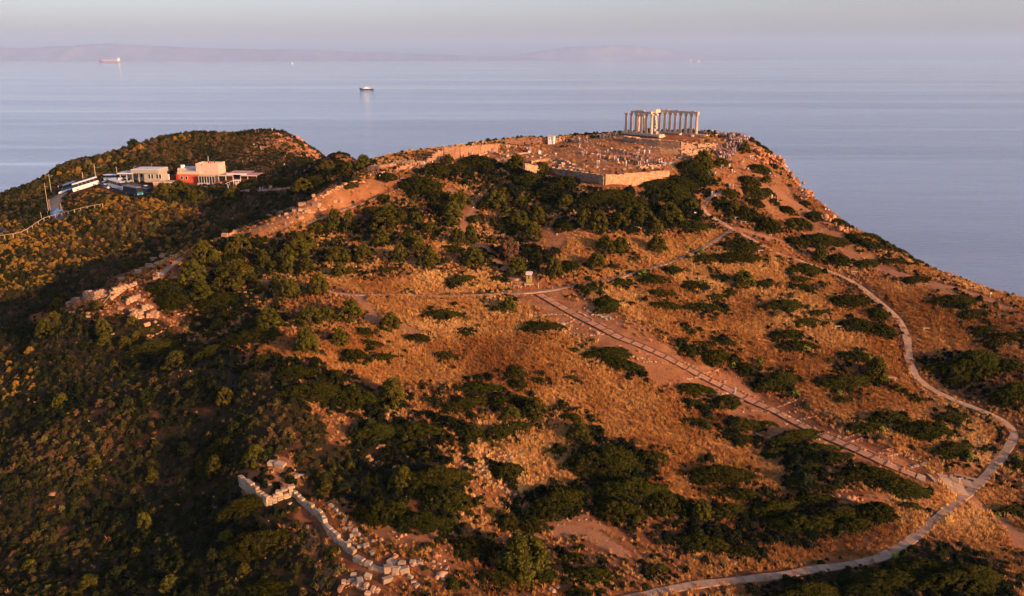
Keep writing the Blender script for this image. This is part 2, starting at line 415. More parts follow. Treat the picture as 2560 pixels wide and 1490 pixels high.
STREET_D = dense(STREET); level_along(STREET_D, 3.0, 5.0)

# ---- zones, painted on the ground as what grows or lies there
def zone(polys, soft=1.5):
    m = np.zeros(XX.shape)
    jx = XX + 1.8 * vnoise(XX, YY, 5, 21) + .9 * vnoise(XX, YY, 2, 23); jy = YY + 1.8 * vnoise(XX, YY, 5, 22) + .9 * vnoise(XX, YY, 2, 24)
    for p in polys: m = np.maximum(m, inpoly(jx, jy, poly_px(p)).astype(float))
    for _ in range(int(soft)): m = (m + np.roll(m, 1, 0) + np.roll(m, -1, 0) + np.roll(m, 1, 1) + np.roll(m, -1, 1)) / 5
    return m
Z_GRASS = zone([
 "870 745 1180 742 1300 770 1420 830 1520 900 1640 975 1740 1035 1850 1095 1960 1150 2000 1200 1930 1240 1820 1180 1660 1140 1600 1110 1480 1080 1340 1010 1180 960 1000 960 880 945 640 900 620 865 760 870 900 830 960 780",
 "1480 735 1560 715 1650 680 1760 650 1900 640 2050 690 2150 750 2230 830 2250 930 2290 970 2440 1040 2500 1080 2460 1180 2400 1130 2280 1140 2180 1100 2100 1050 1960 980 1880 930 1780 890 1640 830 1540 790",
 "2150 690 2350 730 2480 790 2540 850 2540 930 2440 960 2330 900 2290 860 2270 790",
 "790 690 960 700 1190 690 1270 715 1190 732 960 735 850 725 790 712",
 "780 580 900 590 1060 610 1200 600 1220 620 1000 640 860 630 780 610", "1440 590 1600 600 1740 590 1800 580 1740 630 1600 680 1480 690 1400 640 1430 600",
 "1430 1060 1560 1070 1680 1140 1850 1180 1900 1240 1800 1300 1640 1220 1480 1180 1400 1240 1290 1200 1260 1120",
 "2200 1190 2330 1220 2360 1240 2400 1250 2200 1380 2000 1400 1900 1410 1750 1440 1700 1400 1900 1340 2200 1290", "2470 1220 2560 1240 2560 1470 2420 1370 2330 1330 2400 1260"], 2)
Z_BARE = zone([
 "1080 405 1220 378 1400 352 1530 340 1640 350 1700 375 1800 400 1760 440 1690 430 1510 440 1380 420 1240 410 1130 415",
 "1290 735 1400 728 1480 760 1560 800 1700 890 1830 950 1960 1030 2100 1100 2260 1150 2300 1190 2200 1170 2060 1120 1900 1075 1740 990 1600 930 1480 860 1380 800 1300 770",
 "560 598 700 540 830 470 920 450 1000 460 930 490 800 540 700 575 600 600",
 "1790 345 1880 340 1900 400 1950 440 2000 520 2100 590 2250 680 2420 740 2520 780 2400 745 2200 680 2080 620 1960 560 1880 520 1830 470 1790 440 1750 420 1790 380",
 "1140 480 1180 500 1190 530 1150 560 1130 530 1160 510", "1340 570 1480 580 1560 610 1440 640 1350 620 1300 590",
 "1350 1305 1480 1292 1530 1325 1590 1375 1500 1352 1400 1348 1290 1352", "880 1330 960 1320 1120 1300 1140 1340 1040 1380 940 1370",
 "2050 1240 2250 1240 2380 1250 2280 1320 2150 1380 2100 1340 2200 1290", "700 1290 780 1300 820 1370 860 1440 820 1480 790 1400 740 1340",
 "600 1170 720 1160 730 1220 640 1250",
 "690 335 750 340 800 385 815 410 760 405 700 370 660 380 620 405 600 395 640 350"], 1)
Z_BARE2 = zone(["1700 1000 1830 950 1960 1030 2100 1100 2260 1150 2300 1190 2200 1170 2060 1120 1900 1075 1740 990"], 2)
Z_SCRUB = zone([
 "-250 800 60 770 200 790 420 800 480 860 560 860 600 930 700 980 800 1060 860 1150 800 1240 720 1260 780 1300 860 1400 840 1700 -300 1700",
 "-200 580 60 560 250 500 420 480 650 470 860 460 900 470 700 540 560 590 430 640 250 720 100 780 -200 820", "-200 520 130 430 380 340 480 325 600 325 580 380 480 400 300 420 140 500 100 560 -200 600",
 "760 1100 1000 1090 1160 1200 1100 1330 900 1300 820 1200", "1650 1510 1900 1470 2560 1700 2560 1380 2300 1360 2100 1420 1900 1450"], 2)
Z_THICK = zone(["1080 400 1230 420 1370 440 1500 492 1600 485 1700 440 1790 480 1750 560 1600 572 1480 560 1380 545 1250 520 1180 470 1090 450", "1470 1070 1640 1120 1600 1280 1500 1330 1420 1200",
 "880 1000 1060 1040 1200 1060 1160 1170 1130 1280 1000 1330 900 1280 860 1180", "600 900 700 900 900 960 880 1020 700 980", "380 720 600 690 720 780 700 850 520 860 420 800", "1250 1180 1480 1200 1400 1300 1250 1300", "1620 1330 1900 1260 2100 1300 2000 1380 1700 1390",
 "480 600 640 590 860 560 1000 500 1120 520 1100 600 900 640 700 690 520 680", "1180 600 1300 560 1500 560 1720 570 1560 600 1400 640 1350 690 1230 660", "0 820 300 820 560 880 620 960 480 1100 0 1100", "-100 1200 560 1250 800 1495 800 1700 -300 1700", "1680 1000 1850 1060 2060 1130 2200 1200 2000 1180 1800 1100"], 2)
Z_PATH = np.zeros(XX.shape)
for k in ('dirtA', 'dirtB', 'dirtC', 'dirtD', 'dirtE', 'dirtF'):
    px = {'dirtA': "1125 475 1160 495 1185 520 1175 545 1150 565 1180 600 1230 640 1270 680 1300 705", 'dirtB': "890 742 915 770 935 800 985 815 1040 835",
          'dirtC': "1840 572 1900 590 2000 620 2120 645 2260 690 2400 725 2520 770", 'dirtD': "1880 455 1930 475 1990 510 2080 560", 'dirtE': "2400 1235 2480 1290 2540 1340 2560 1370",
          'dirtF': "1280 1350 1340 1330 1420 1325 1500 1345 1560 1385"}[k]
    a = list(map(float, px.split())); L = [gp(a[i], a[i + 1]) for i in range(0, len(a), 2)]
    Z_PATH = np.maximum(Z_PATH, np.clip(1.6 - seg_dist(XX + .5 * vnoise(XX, YY, 3, 31), YY, L) / 1.1, 0, 1))
gzy, gzx = np.gradient(ZZ, GS)[1], np.gradient(ZZ, GS)[0]
SLOPE = np.hypot(gzx, gzy)
Z_ROCK = np.clip((SLOPE - 0.75) / 0.35, 0, 1) * (XX > 58)
# rough rock relief on the cliffs
ZZ = ZZ + Z_ROCK * (1.6 * vnoise(XX, YY, 6, 41) + 1.0 * np.abs(vnoise(XX, YY, 2.6, 42)))

t = NT("ground_soil"); tc = t.n("ShaderNodeTexCoord"); P = tc.outputs["Object"]
def att(n): a = t.n("ShaderNodeAttribute"); a.attribute_name = n; return a.outputs["Fac"]
nz = t.noise(P, 0.35, 6, 0.65); nf = t.noise(P, 2.2, 5, 0.7); nb = t.noise(P, 0.07, 4, 0.6)
soil = t.ramp(nz, [(0.3, (.13, .042, .014)), (0.55, (.23, .085, .03)), (0.75, (.32, .13, .05))])
grass = t.ramp(nf, [(0.28, (.24, .095, .024)), (0.5, (.36, .155, .04)), (0.75, (.48, .23, .065))])
bare = t.ramp(nz, [(0.3, (.21, .080, .028)), (0.6, (.31, .130, .050)), (0.8, (.39, .18, .075))])
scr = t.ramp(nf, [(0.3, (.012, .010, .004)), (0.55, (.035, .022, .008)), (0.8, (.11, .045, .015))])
rock = t.ramp(nf, [(0.25, (.24, .09, .035)), (0.5, (.40, .17, .065)), (0.8, (.50, .25, .11))])
pth = t.ramp(nf, [(0.3, (.27, .115, .05)), (0.75, (.35, .165, .08))])
def edge(a, amt=.55):  # break a zone edge up with noise
    return t.ramp(t.math('ADD', a, t.math('MULTIPLY', t.math('SUBTRACT', nf, 0.5), amt)), [(0.38, 0), (0.62, 1)])
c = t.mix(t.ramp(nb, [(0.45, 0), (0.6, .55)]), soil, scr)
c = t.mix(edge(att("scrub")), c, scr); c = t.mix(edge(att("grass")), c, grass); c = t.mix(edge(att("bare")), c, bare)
c = t.mix(edge(att("rock"), .9), c, rock); c = t.mix(edge(att("dirt"), .4), c, pth)
# reddish earth patches
c = t.mix(t.math('MULTIPLY', t.ramp(t.noise(P, 0.13, 5, 0.6), [(0.56, 0), (0.68, 1)]), 0.55), c, (.27, .085, .03))
t.l(c, t.p.inputs["Base Color"]); t.p.inputs["Roughness"].default_value = .95; t.p.inputs["Specular IOR Level"].default_value = .1
t.bump(t.math('ADD', t.math('MULTIPLY', nf, .6), t.math('MULTIPLY', t.noise(P, 7, 3, .7), .35)), 0.35, 0.9)
a = np.arange(XX.size).reshape(XX.shape)
me = np_mesh("ground", np.stack([XX, YY, ZZ], -1).reshape(-1, 3), np.stack([a[:-1, :-1], a[1:, :-1], a[1:, 1:], a[:-1, 1:]], -1).reshape(-1, 4), [t.m], smooth=True)
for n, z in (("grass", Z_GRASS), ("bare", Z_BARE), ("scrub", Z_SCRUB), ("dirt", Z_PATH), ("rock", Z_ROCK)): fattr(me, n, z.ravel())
ground = link("ground", me); tag(ground, kind="structure")
def zat(Z, x, y):
    i = np.clip(((np.asarray(x) - GX0) / GS).astype(int), 0, Z.shape[0] - 1); j = np.clip(((np.asarray(y) - GY0) / GS).astype(int), 0, Z.shape[1] - 1)
    return Z[i, j]
# ================================================================ PATHS: cast slabs laid end to end on the ground
def slab_mesh(name, quad, th, mats):
    """quad: 4 corner points (top face); thickness th downwards"""
    v = [tuple(p) for p in quad] + [(p[0], p[1], p[2] - th) for p in quad]
    f = [(0, 1, 2, 3), (7, 6, 5, 4)] + [(i + 4, (i + 1) % 4 + 4, (i + 1) % 4, i) for i in range(4)]
    return np_mesh(name, v, f, mats)
M_SLAB = simple("path_concrete", (.32, .195, .11), var=.22, scale=1.2, rough=.9, bump=.03, bscale=9, obj_rand=.14)
def resample(L, step):
    s = np.concatenate([[0], np.cumsum(np.hypot(np.diff(L[:, 0]), np.diff(L[:, 1])))]); n = max(1, int(round(s[-1] / step)))
    q = np.linspace(0, s[-1], n + 1); return np.stack([np.interp(q, s, L[:, k]) for k in range(3)], -1)
def lay_path(key, label, step=2.0, lift=.13, cat_steps=()):
    L, w = PW[key]; Q = resample(L, step); Q[:, 2] = hz(Q[:, 0], Q[:, 1])
    for _ in range(4): Q[1:-1, 2] = (Q[:-2, 2] + 2 * Q[1:-1, 2] + Q[2:, 2]) / 4
    T = np.gradient(Q[:, :2], axis=0); T /= np.linalg.norm(T, axis=1)[:, None] + 1e-9; N = np.stack([-T[:, 1], T[:, 0]], -1)
    ww = w * (1 + .10 * RS.randn(len(Q)))
    root = link("path", None, loc=(Q[0, 0], Q[0, 1], Q[0, 2])); tag(root, label, None, None, "structure")
    o = Q[0]; mesh_n = 0
    for i in range(len(Q) - 1):
        a, b = Q[i], Q[i + 1]; g = .03
        tt = (b - a); tt = tt / (np.linalg.norm(tt) + 1e-9)
        jz = lift + RS.rand() * .035
        za = a[2] + .04
        zb = b[2] + .04
        q = []
        for (c, n, wd, sg, e, z) in ((a, N[i], ww[i], -1, g, za), (b, N[i + 1], ww[i + 1], -1, -g, zb), (b, N[i + 1], ww[i + 1], 1, -g, zb), (a, N[i], ww[i], 1, g, za)):
            p = c[:2] - n * sg * -.5 * wd + tt[:2] * e; q.append(np.array([p[0], p[1], z + jz]) - o)
        slab = link("slab", slab_mesh("slab", q, .36, [M_SLAB]), root)
    return root
lay_path('right', "pale concrete slab path curving along the right side up to the temple hill")
lay_path('cross', "narrow pale path crossing the middle of the slope past the green hut", 2.4)
lay_path('crossleft', "left end of the crossing path among round shrubs", 2.6)
lay_path('ridge', "thin grey path climbing beside the ruined wall on the ridge", 2.6)
lay_path('ridge_top', "paved approach at the ridge gate below the fortress wall", 3.0)
lay_path('fork', "grey path fork by the sign at the left ruin", 2.2)
lay_path('fork2', "level grey paving running right from the left ruin sign", 2.2)
lay_path('street_end', "lower end of the ancient street where it meets the concrete path", 2.0)

lay_path('plaza_a', "paved platform strip below the three benches at the path junction", 2.2)
lay_path('plaza_b', "paved platform strip under the three benches", 2.2)
# ================================================================ VEGETATION
def ico(sub):
    bm = bmesh.new(); bmesh.ops.create_icosphere(bm, subdivisions=sub, radius=1)
    v = np.array([w.co[:] for w in bm.verts]); f = np.array([[w.index for w in p.verts] for p in bm.faces]); bm.free(); return v, f
ICO1 = ico(1); ICO2 = ico(2)
def leaf_mat(name, dark, mid, light, rough=.75):
    t = NT(name); a = t.n("ShaderNodeAttribute"); a.attribute_name = "tone"
    oi = t.n("ShaderNodeObjectInfo"); tc = t.n("ShaderNodeTexCoord")
    n = t.noise(tc.outputs["Object"], 1.1, 3, .6)
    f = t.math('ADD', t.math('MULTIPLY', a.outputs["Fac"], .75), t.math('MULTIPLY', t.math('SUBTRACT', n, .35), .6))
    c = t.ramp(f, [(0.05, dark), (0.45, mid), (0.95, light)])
    h = t.n("ShaderNodeHueSaturation"); t.l(c, h.inputs["Color"])
    r = t.n("ShaderNodeMapRange"); t.l(oi.outputs["Random"], r.inputs[0]); r.inputs[3].default_value = .75; r.inputs[4].default_value = 1.12; t.l(r.outputs[0], h.inputs["Value"])
    r2 = t.n("ShaderNodeMapRange"); t.l(t.math('FRACT', t.math('MULTIPLY', oi.outputs["Random"], 7.31)), r2.inputs[0]); r2.inputs[3].default_value = .485; r2.inputs[4].default_value = .51; t.l(r2.outputs[0], h.inputs["Hue"])
    t.l(h.outputs[0], t.p.inputs["Base Color"]); t.p.inputs["Roughness"].default_value = .9; t.p.inputs["Specular IOR Level"].default_value = .03
    return t.m
M_OLIVE = leaf_mat("juniper_leaf", (.010, .010, .0015), (.050, .044, .005), (.150, .125, .016))
M_DARK = leaf_mat("lentisk_leaf", (.006, .007, .001), (.020, .021, .0025), (.070, .064, .007))
M_BROWN = leaf_mat("dry_scrub_leaf", (.03, .017, .007), (.10, .055, .024), (.21, .11, .05))
M_YEL = leaf_mat("flower_scrub_leaf", (.07, .05, .008), (.28, .15, .015), (.58, .33, .03))
M_LIME = leaf_mat("spurge_leaf", (.05, .07, .01), (.15, .17, .02), (.36, .34, .05))
M_STEM = simple("woody_stem", (.09, .06, .04), var=.3)

def foliage(lobes, leaves_per=22, leaf=.11, seed=0, core=.86, sub=1):
    """lobes: array (n,4) x,y,z,r; returns verts, tri faces, quad faces, tone"""
    rs = np.random.RandomState(seed); bv, bf = ICO1 if sub == 1 else ICO2
    V = []; TF = []; QF = []; T = []; nv = 0
    for (x, y, z, r) in lobes:
        tone = rs.rand() * .5 + .2
        s = r * core * (1 + .22 * rs.randn(len(bv))).clip(.6, 1.35)
        v = bv * s[:, None] * np.array([1, 1, .9]) + [x, y, z]
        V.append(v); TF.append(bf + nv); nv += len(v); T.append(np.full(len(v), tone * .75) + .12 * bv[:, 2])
        m = leaves_per
        d = rs.randn(m, 3); d[:, 2] = np.abs(d[:, 2]) * .9 - .25 * rs.rand(m); d /= np.linalg.norm(d, axis=1)[:, None]
        p = d * r * (.92 + .28 * rs.rand(m, 1)) + [x, y, z]
        n = d + .75 * rs.randn(m, 3); n /= np.linalg.norm(n, axis=1)[:, None]
        a = np.cross(n, rs.randn(m, 3)); a /= np.linalg.norm(a, axis=1)[:, None]; b = np.cross(n, a)
        ls = leaf * (.6 + .8 * rs.rand(m, 1))
        q = np.stack([p - a * ls * .55, p - b * ls, p + a * ls * .55, p + b * ls], 1).reshape(-1, 3)
        V.append(q); QF.append(np.arange(m * 4).reshape(m, 4) + nv); nv += m * 4
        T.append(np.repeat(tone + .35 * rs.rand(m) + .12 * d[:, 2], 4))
    return np.concatenate(V), np.concatenate(TF), np.concatenate(QF), np.concatenate(T)
def fol_mesh(name, lobes, mat, **k):
    V, TF, QF, T = foliage(lobes, **k)
    me = np_mesh(name, V, [TF, QF], [mat]); fattr(me, "tone", T); return me

def dome_lobes(w, d, h, r, seed, gaps=.12, irregular=.22):
    """lobes over an uneven dome w x d x h"""
    rs = np.random.RandomState(seed); ph = rs.rand(4) * 6.28
    def rad(a): return 1 + irregular * (np.sin(a * 2 + ph[0]) * .5 + np.sin(a * 3 + ph[1]) * .35 + np.sin(a * 5 + ph[2]) * .25)
    area = math.pi * (w * d / 4) * (1 + 1.1 * h / math.sqrt(w * d)); n = max(7, int(area / (r * r * 1.45)))
    out = []
    for i in range(n):
        u = (i + .5) / n; ang = rs.rand() * 6.2832; rr = math.sqrt(u) * (1 + .04 * rs.randn())
        if rs.rand() < gaps * .6: continue
        k = rad(ang); zz = h * max(0.0, 1 - min(rr, 1.0) ** 2.4) * (1 + .13 * math.sin(ang * 3 + ph[3] + rr * 5))
        out.append((w * .5 * rr * k * math.cos(ang), d * .5 * rr * k * math.sin(ang), max(zz - r * .25, r * .15), r * (.72 + .6 * rs.rand())))
    return np.array(out)
# prototypes: round bushes of three sizes, low mats of four
ROUND = {}; MAT = {}
for sz, (w, h, r, lf) in {0: (1.5, 1.15, .22, .085), 1: (2.8, 2.0, .30, .10), 2: (4.6, 3.0, .40, .12)}.items():
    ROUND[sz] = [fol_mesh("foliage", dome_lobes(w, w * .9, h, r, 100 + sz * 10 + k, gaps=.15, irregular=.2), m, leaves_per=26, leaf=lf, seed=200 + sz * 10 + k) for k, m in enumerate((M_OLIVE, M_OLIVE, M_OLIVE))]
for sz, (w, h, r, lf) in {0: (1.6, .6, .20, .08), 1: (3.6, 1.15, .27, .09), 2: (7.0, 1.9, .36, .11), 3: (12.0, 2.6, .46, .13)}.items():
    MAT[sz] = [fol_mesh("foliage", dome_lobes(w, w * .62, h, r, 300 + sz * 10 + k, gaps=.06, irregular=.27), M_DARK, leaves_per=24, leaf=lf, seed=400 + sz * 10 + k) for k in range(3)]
RW = {0: (1.5, 1.15), 1: (2.8, 2.0), 2: (4.6, 3.0)}; MW = {0: (1.6, .6), 1: (3.6, 1.15), 2: (7.0, 1.9), 3: (12.0, 2.6)}
def stem_mesh(h, seed):
    rs = np.random.RandomState(seed); V = []; Fc = []
    for k in range(4):
        a = rs.rand() * 6.28; tip = np.array([math.cos(a) * h * .35, math.sin(a) * h * .35, h * .75]); r0, r1 = .07 * h, .02 * h; b = len(V)
        for (c, r) in ((np.array([0, 0, -.3]), r0), (tip * .5 + [0, 0, .05], (r0 + r1) / 2), (tip, r1)):
            for j in range(6): V.append(c + [r * math.cos(j * 1.047), r * math.sin(j * 1.047), 0])
        for s in range(2):
            for j in range(6): Fc.append((b + s * 6 + j, b + s * 6 + (j + 1) % 6, b + s * 6 + 6 + (j + 1) % 6, b + s * 6 + 6 + j))
    return np_mesh("stem", V, Fc, [M_STEM])
STEM = {k: stem_mesh(RW[k][1], k) for k in RW}

pathdist = np.full(XX.shape, 99.0)
for k, (L, w) in PW.items():
    x0, x1, y0, y1 = L[:, 0].min() - 6, L[:, 0].max() + 6, L[:, 1].min() - 6, L[:, 1].max() + 6
    i0, i1, j0, j1 = max(0, int((x0 - GX0) / GS)), int((x1 - GX0) / GS), max(0, int((y0 - GY0) / GS)), int((y1 - GY0) / GS)
    sub = seg_dist(XX[i0:i1, j0:j1], YY[i0:i1, j0:j1], L[::3]) - w / 2
    pathdist[i0:i1, j0:j1] = np.minimum(pathdist[i0:i1, j0:j1], sub)
STRD = seg_dist(XX, YY, STREET_D[::4])
TILES = {"T1": (0, 280), "T2": (850, 230), "T3": (1700, 230), "T4": (0, 730), "T5": (850, 690), "T6": (1700, 690), "T7": (0, 990), "T8": (850, 990), "T9": (1700, 990)}
K = 860 / 2520.0
# shrubs as they stand in the photograph: centre, base, width, height (in tile pixels), R round / M low mat
SH = {
"T2": """320 1040 240 120 R;60 1030 130 140 R;350 960 180 110 R;450 980 130 90 R;560 990 120 90 R;310 1130 130 100 R;500 1140 110 90 R;565 1180 140 100 R;165 1250 160 110 R;40 1260 110 100 R;435 1250 120 130 R;650 1290 160 120 R;655 1045 120 75 R;870 860 170 110 R;820 940 175 110 R;815 990 110 60 R;860 1130 120 120 R;955 1110 110 120 R;970 1290 180 130 R;1240 1240 160 165 B;1300 1350 150 110 R;1310 1020 180 120 R;1410 1100 170 120 R;1450 980 140 110 R;1145 980 80 55 R;1195 790 110 70 R;1215 910 90 60 R;1325 850 120 70 R;1140 860 180 90 R;1800 1010 130 120 R;1900 1040 150 140 R;2045 1000 130 80 R;2220 990 180 100 R;2430 980 200 130 R;2120 930 100 60 R;1950 1200 150 110 R;2060 1190 130 100 R;2330 1185 140 110 R;2320 1050 130 90 R;1880 1310 150 110 R;1575 1380 150 140 R;
590 640 320 90 M;580 760 270 110 M;700 820 160 100 M;380 690 180 60 M;1000 560 280 90 M;860 600 200 70 M;1290 600 180 90 R;1080 600 160 70 M;1480 610 130 70 R;1380 690 300 90 M;1640 720 240 110 M;1880 840 300 80 M;1560 770 300 100 M;2130 860 340 95 M;2350 722 330 62 M;2450 830 300 120 M;1660 850 130 60 R;880 1415 260 60 M;1150 1390 130 45 M;345 1330 160 50 M;145 1360 70 25 M;75 1340 80 55 R;1440 1240 130 70 M;1370 1180 90 45 M;2000 1305 110 45 M;2150 1240 80 30 M;2440 1345 130 80 M;2300 1420 200 90 M;1830 1460 210 60 M;1690 1320 130 90 M;830 1170 160 50 M;1200 1030 140 50 M;1650 1020 160 60 M;790 530 90 60 R;1060 860 130 60 M;1500 890 160 60 M;740 870 120 50 M;300 800 90 40 M;200 860 180 50 M;1250 960 120 50 M;980 960 100 50 M;1090 1210 110 40 M""",
"T3": """215 612 60 38 Y;160 1190 50 30 Y;60 1150 40 20 Y;790 510 0 0 Y;180 570 150 115 R;230 730 190 105 M;100 600 230 90 M;90 770 330 100 M;520 700 180 80 M;560 780 190 75 M;640 760 100 50 M;640 670 80 45 R;600 600 170 60 M;630 438 105 40 M;530 370 55 35 R;480 460 90 80 R;400 900 130 80 R;500 950 220 110 M;310 870 190 70 M;560 850 120 70 M;655 1030 200 115 M;370 780 110 40 M;800 900 110 80 M;700 830 80 40 M;920 830 70 25 M;820 1010 100 55 R;870 1140 170 75 M;1050 1130 280 100 M;1160 1130 200 70 M;900 1010 180 90 M;1000 940 130 70 M;1190 985 150 60 M;1290 1090 110 55 M;1390 1140 160 55 M;1580 1265 200 55 M;1430 1060 190 45 M;1520 1160 100 50 R;1640 1150 160 45 M;1780 1230 140 45 M;1860 1290 80 28 M;1010 1270 150 105 R;1160 1290 190 105 M;1380 1285 180 65 M;450 1150 330 85 M;160 1240 220 65 M;460 1260 340 95 M;300 1390 140 55 M;480 1450 170 110 R;620 1440 130 65 M;920 1345 290 55 M;890 1400 190 50 M;910 1460 210 50 M;1030 1420 90 35 M;1740 1400 190 55 M;100 1430 180 40 M;110 1020 280 75 M;300 560 110 50 R;700 560 90 30 M;330 530 80 30 M;90 870 120 60 R;1490 1060 120 35 M""",
"T6": """925 560 80 45 Y;690 812 110 40 Y;620 805 60 35 Y;850 880 60 40 Y;390 680 50 40 Y;1830 680 45 28 Y;1930 672 45 28 Y;1390 640 50 60 Y;1480 1150 60 45 Y;1180 890 60 40 Y;590 660 50 60 Y;160 270 50 30 Y;150 80 60 25 Y;90 110 180 60 M;270 180 160 50 M;370 150 90 50 M;180 270 280 65 M;1250 235 290 110 M;760 260 310 95 M;1470 330 150 125 M;1330 420 300 120 M;1490 455 210 110 M;1010 300 180 50 M;930 370 210 55 M;780 470 230 80 M;860 560 270 100 M;990 550 110 45 M;1310 640 230 100 M;1460 790 170 165 R;1490 805 140 60 M;700 870 370 140 M;270 650 200 100 M;485 725 145 95 M;60 590 130 105 M;170 530 150 55 M;320 510 200 60 M;30 380 60 45 M;90 430 70 45 M;1220 840 370 120 M;1200 940 140 60 M;1860 730 300 120 M;1990 850 230 105 M;2180 745 480 215 M;2440 700 190 100 M;2370 1010 400 200 M;2020 230 330 75 M;2150 320 240 75 M;2240 430 210 55 M;2410 480 230 55 M;2320 530 170 65 M;1760 930 130 45 M;1540 1095 250 110 M;1820 1205 360 165 M;2000 1085 230 100 M;1400 1150 260 75 M;2250 1310 110 45 M;2110 1460 370 115 M;120 965 150 65 M;120 880 250 90 M;350 970 170 110 M;150 1105 210 65 M;480 1135 250 100 M;620 1125 150 70 M;440 1230 210 90 M;700 1325 210 80 M;850 1235 420 100 M;1010 1320 280 100 M;1150 1370 240 55 M;950 1440 190 80 M;1600 860 80 60 R""",
"T9": """2130 480 60 45 Y;1590 1195 55 30 Y;2340 885 45 30 Y;2480 470 50 40 Y;300 655 440 170 M;470 775 260 120 M;900 675 240 125 M;1100 712 110 75 M;1420 650 400 150 M;1620 720 300 140 M;1750 785 320 120 M;1500 960 310 220 M;1700 838 160 70 M;1000 800 260 75 M;1150 960 440 160 M;950 1090 520 190 M;700 900 360 140 M;1280 1010 260 140 M;170 925 150 150 R;50 880 170 120 M;350 900 280 140 M;200 1190 420 170 M;500 1190 240 105 M;830 1440 620 140 M;1500 1400 520 160 M;1750 1320 560 150 M;2150 1440 560 230 M;1480 1465 420 90 M;2440 885 190 100 M;2490 540 100 130 M;700 742 80 30 M;240 740 80 40 R""",
"T8": """250 330 320 140 M;560 320 370 150 M;520 400 180 75 M;1430 190 195 130 R;1250 200 170 85 R;1150 330 190 125 M;950 330 200 150 M;1300 265 240 75 M;1760 350 215 115 R;1950 600 480 270 M;2290 500 210 115 M;2150 800 480 240 M;2360 870 250 210 M;2050 920 320 190 M;1600 880 380 240 M;1400 1000 220 150 M;1250 985 200 130 M;1230 615 205 140 M;450 700 190 145 R;440 900 100 125 R;700 700 420 220 M;780 850 300 220 M;300 950 360 240 M;600 1000 400 170 M;1000 1180 310 190 M;1350 1370 420 290 R;1150 1390 290 120 M;1500 1385 190 140 M;830 1430 105 60 R;1700 1210 155 75 M;1830 1365 310 140 M;2350 1330 190 75 M;1750 1462 150 75 M;1590 430 150 65 M;1700 182 150 60 M;1620 110 100 55 M;1110 880 60 50 R;1180 890 70 40 R;960 890 60 40 R;470 350 60 50 R;630 470 80 50 R;360 380 50 40 R;570 460 50 40 R;400 80 60 0 M;840 950 60 60 R;70 550 80 60 R""",
"T5": """2220 20 90 35 Y;100 850 60 50 Y;230 495 40 30 Y;1930 580 45 15 Y;70 340 165 155 R;360 410 160 115 R;570 490 175 80 M;180 440 150 65 M;230 525 180 60 M;310 628 210 70 M;100 640 220 120 M;750 320 280 45 M;910 445 155 45 M;785 617 155 60 M;1240 275 110 105 R;1150 272 110 55 M;1400 370 150 50 M;1490 412 290 80 M;1950 625 320 85 M;2080 695 260 95 M;1720 560 100 38 M;1290 755 150 72 M;1310 830 130 72 M;1460 795 100 55 M;1690 767 110 42 M;1020 872 290 90 M;910 985 310 95 M;375 972 220 190 R;100 970 290 170 M;690 930 100 50 M;730 872 70 30 M;1180 950 165 90 M;1310 945 185 75 M;1940 282 250 85 M;1960 222 190 80 M;2130 222 100 40 M;2400 252 220 75 M;2360 165 190 75 M;2040 42 190 35 M;1690 162 70 30 M;620 810 60 30 M""",
"T4": """400 160 105 85 R;310 345 150 110 R;370 265 150 90 R;740 330 130 100 R;760 405 105 85 R;700 130 55 50 R;960 265 90 60 R;990 362 75 60 R;900 425 105 80 R;1280 565 190 105 R;1950 292 220 150 R;2230 465 190 190 R;1100 480 380 150 M;1520 480 290 95 M;1800 385 380 105 M;1620 230 200 95 M;1590 292 120 80 R;2250 262 215 140 R;2380 222 140 100 R;2480 405 130 115 R;1920 535 160 85 M;2150 645 290 120 M;2300 800 400 150 M;2450 650 140 90 M;1640 845 130 100 R;430 862 130 90 R;1560 1382 150 150 R;1850 1305 180 140 R;680 1312 120 80 R;1130 1172 70 65 R;1600 1200 250 120 M;1110 1402 85 90 R;830 560 60 50 R;1460 1340 70 90 R""",
"T7": """1040 1020 130 140 R;985 1190 65 85 R;1345 425 95 50 R;1750 900 370 170 M;1850 1200 430 250 M;1780 1335 120 75 R;1950 1462 330 120 M;620 1435 160 65 R;1230 1442 150 90 R;2380 722 110 90 R;2430 1172 110 80 M;2340 612 60 60 R;2440 575 60 50 R;2490 560 45 40 R;2480 642 60 45 R;1120 860 55 30 R;90 1200 70 50 B;1650 1090 120 70 R;200 1290 120 60 R""",
"T1": """1440 1152 200 160 R;1560 1142 120 110 R;1745 1022 150 100 R;1680 1062 110 90 R;1740 1102 150 60 M;1400 1302 200 150 R;1200 1332 280 115 M;1700 1342 320 190 R;1460 1402 180 110 R;1250 1452 240 120 M;1600 1452 360 120 M;1920 1152 130 110 R;1965 1212 110 80 R;2100 1202 170 120 R;2240 1192 150 100 R;2190 1062 250 125 R;2100 1092 130 80 R;2030 1292 150 75 R;2110 1382 180 140 R;2320 1342 160 130 R;1910 1332 90 80 R;2450 1122 200 110 R;2310 905 125 70 R;2440 880 130 140 R;2170 880 180 50 M;1900 952 150 55 M;2480 1212 120 90 R;930 1142 90 80 R;1800 565 170 55 M;1850 550 130 40 M;2210 625 160 80 R;2250 535 260 80 M;2080 545 180 60 M;1390 575 130 30 M;1300 600 150 40 R;1180 640 170 60 R;1420 665 150 70 R;2560 470 150 45 R;2650 440 160 40 R;2450 420 180 40 M;2330 440 160 40 M;2000 520 120 50 M;2380 480 160 60 R;2480 460 120 60 R;2220 390 180 45 M;1590 600 150 60 M;1690 640 140 60 R;2320 560 150 60 M;1670 1220 130 60 M"""}
SHRUBS = []
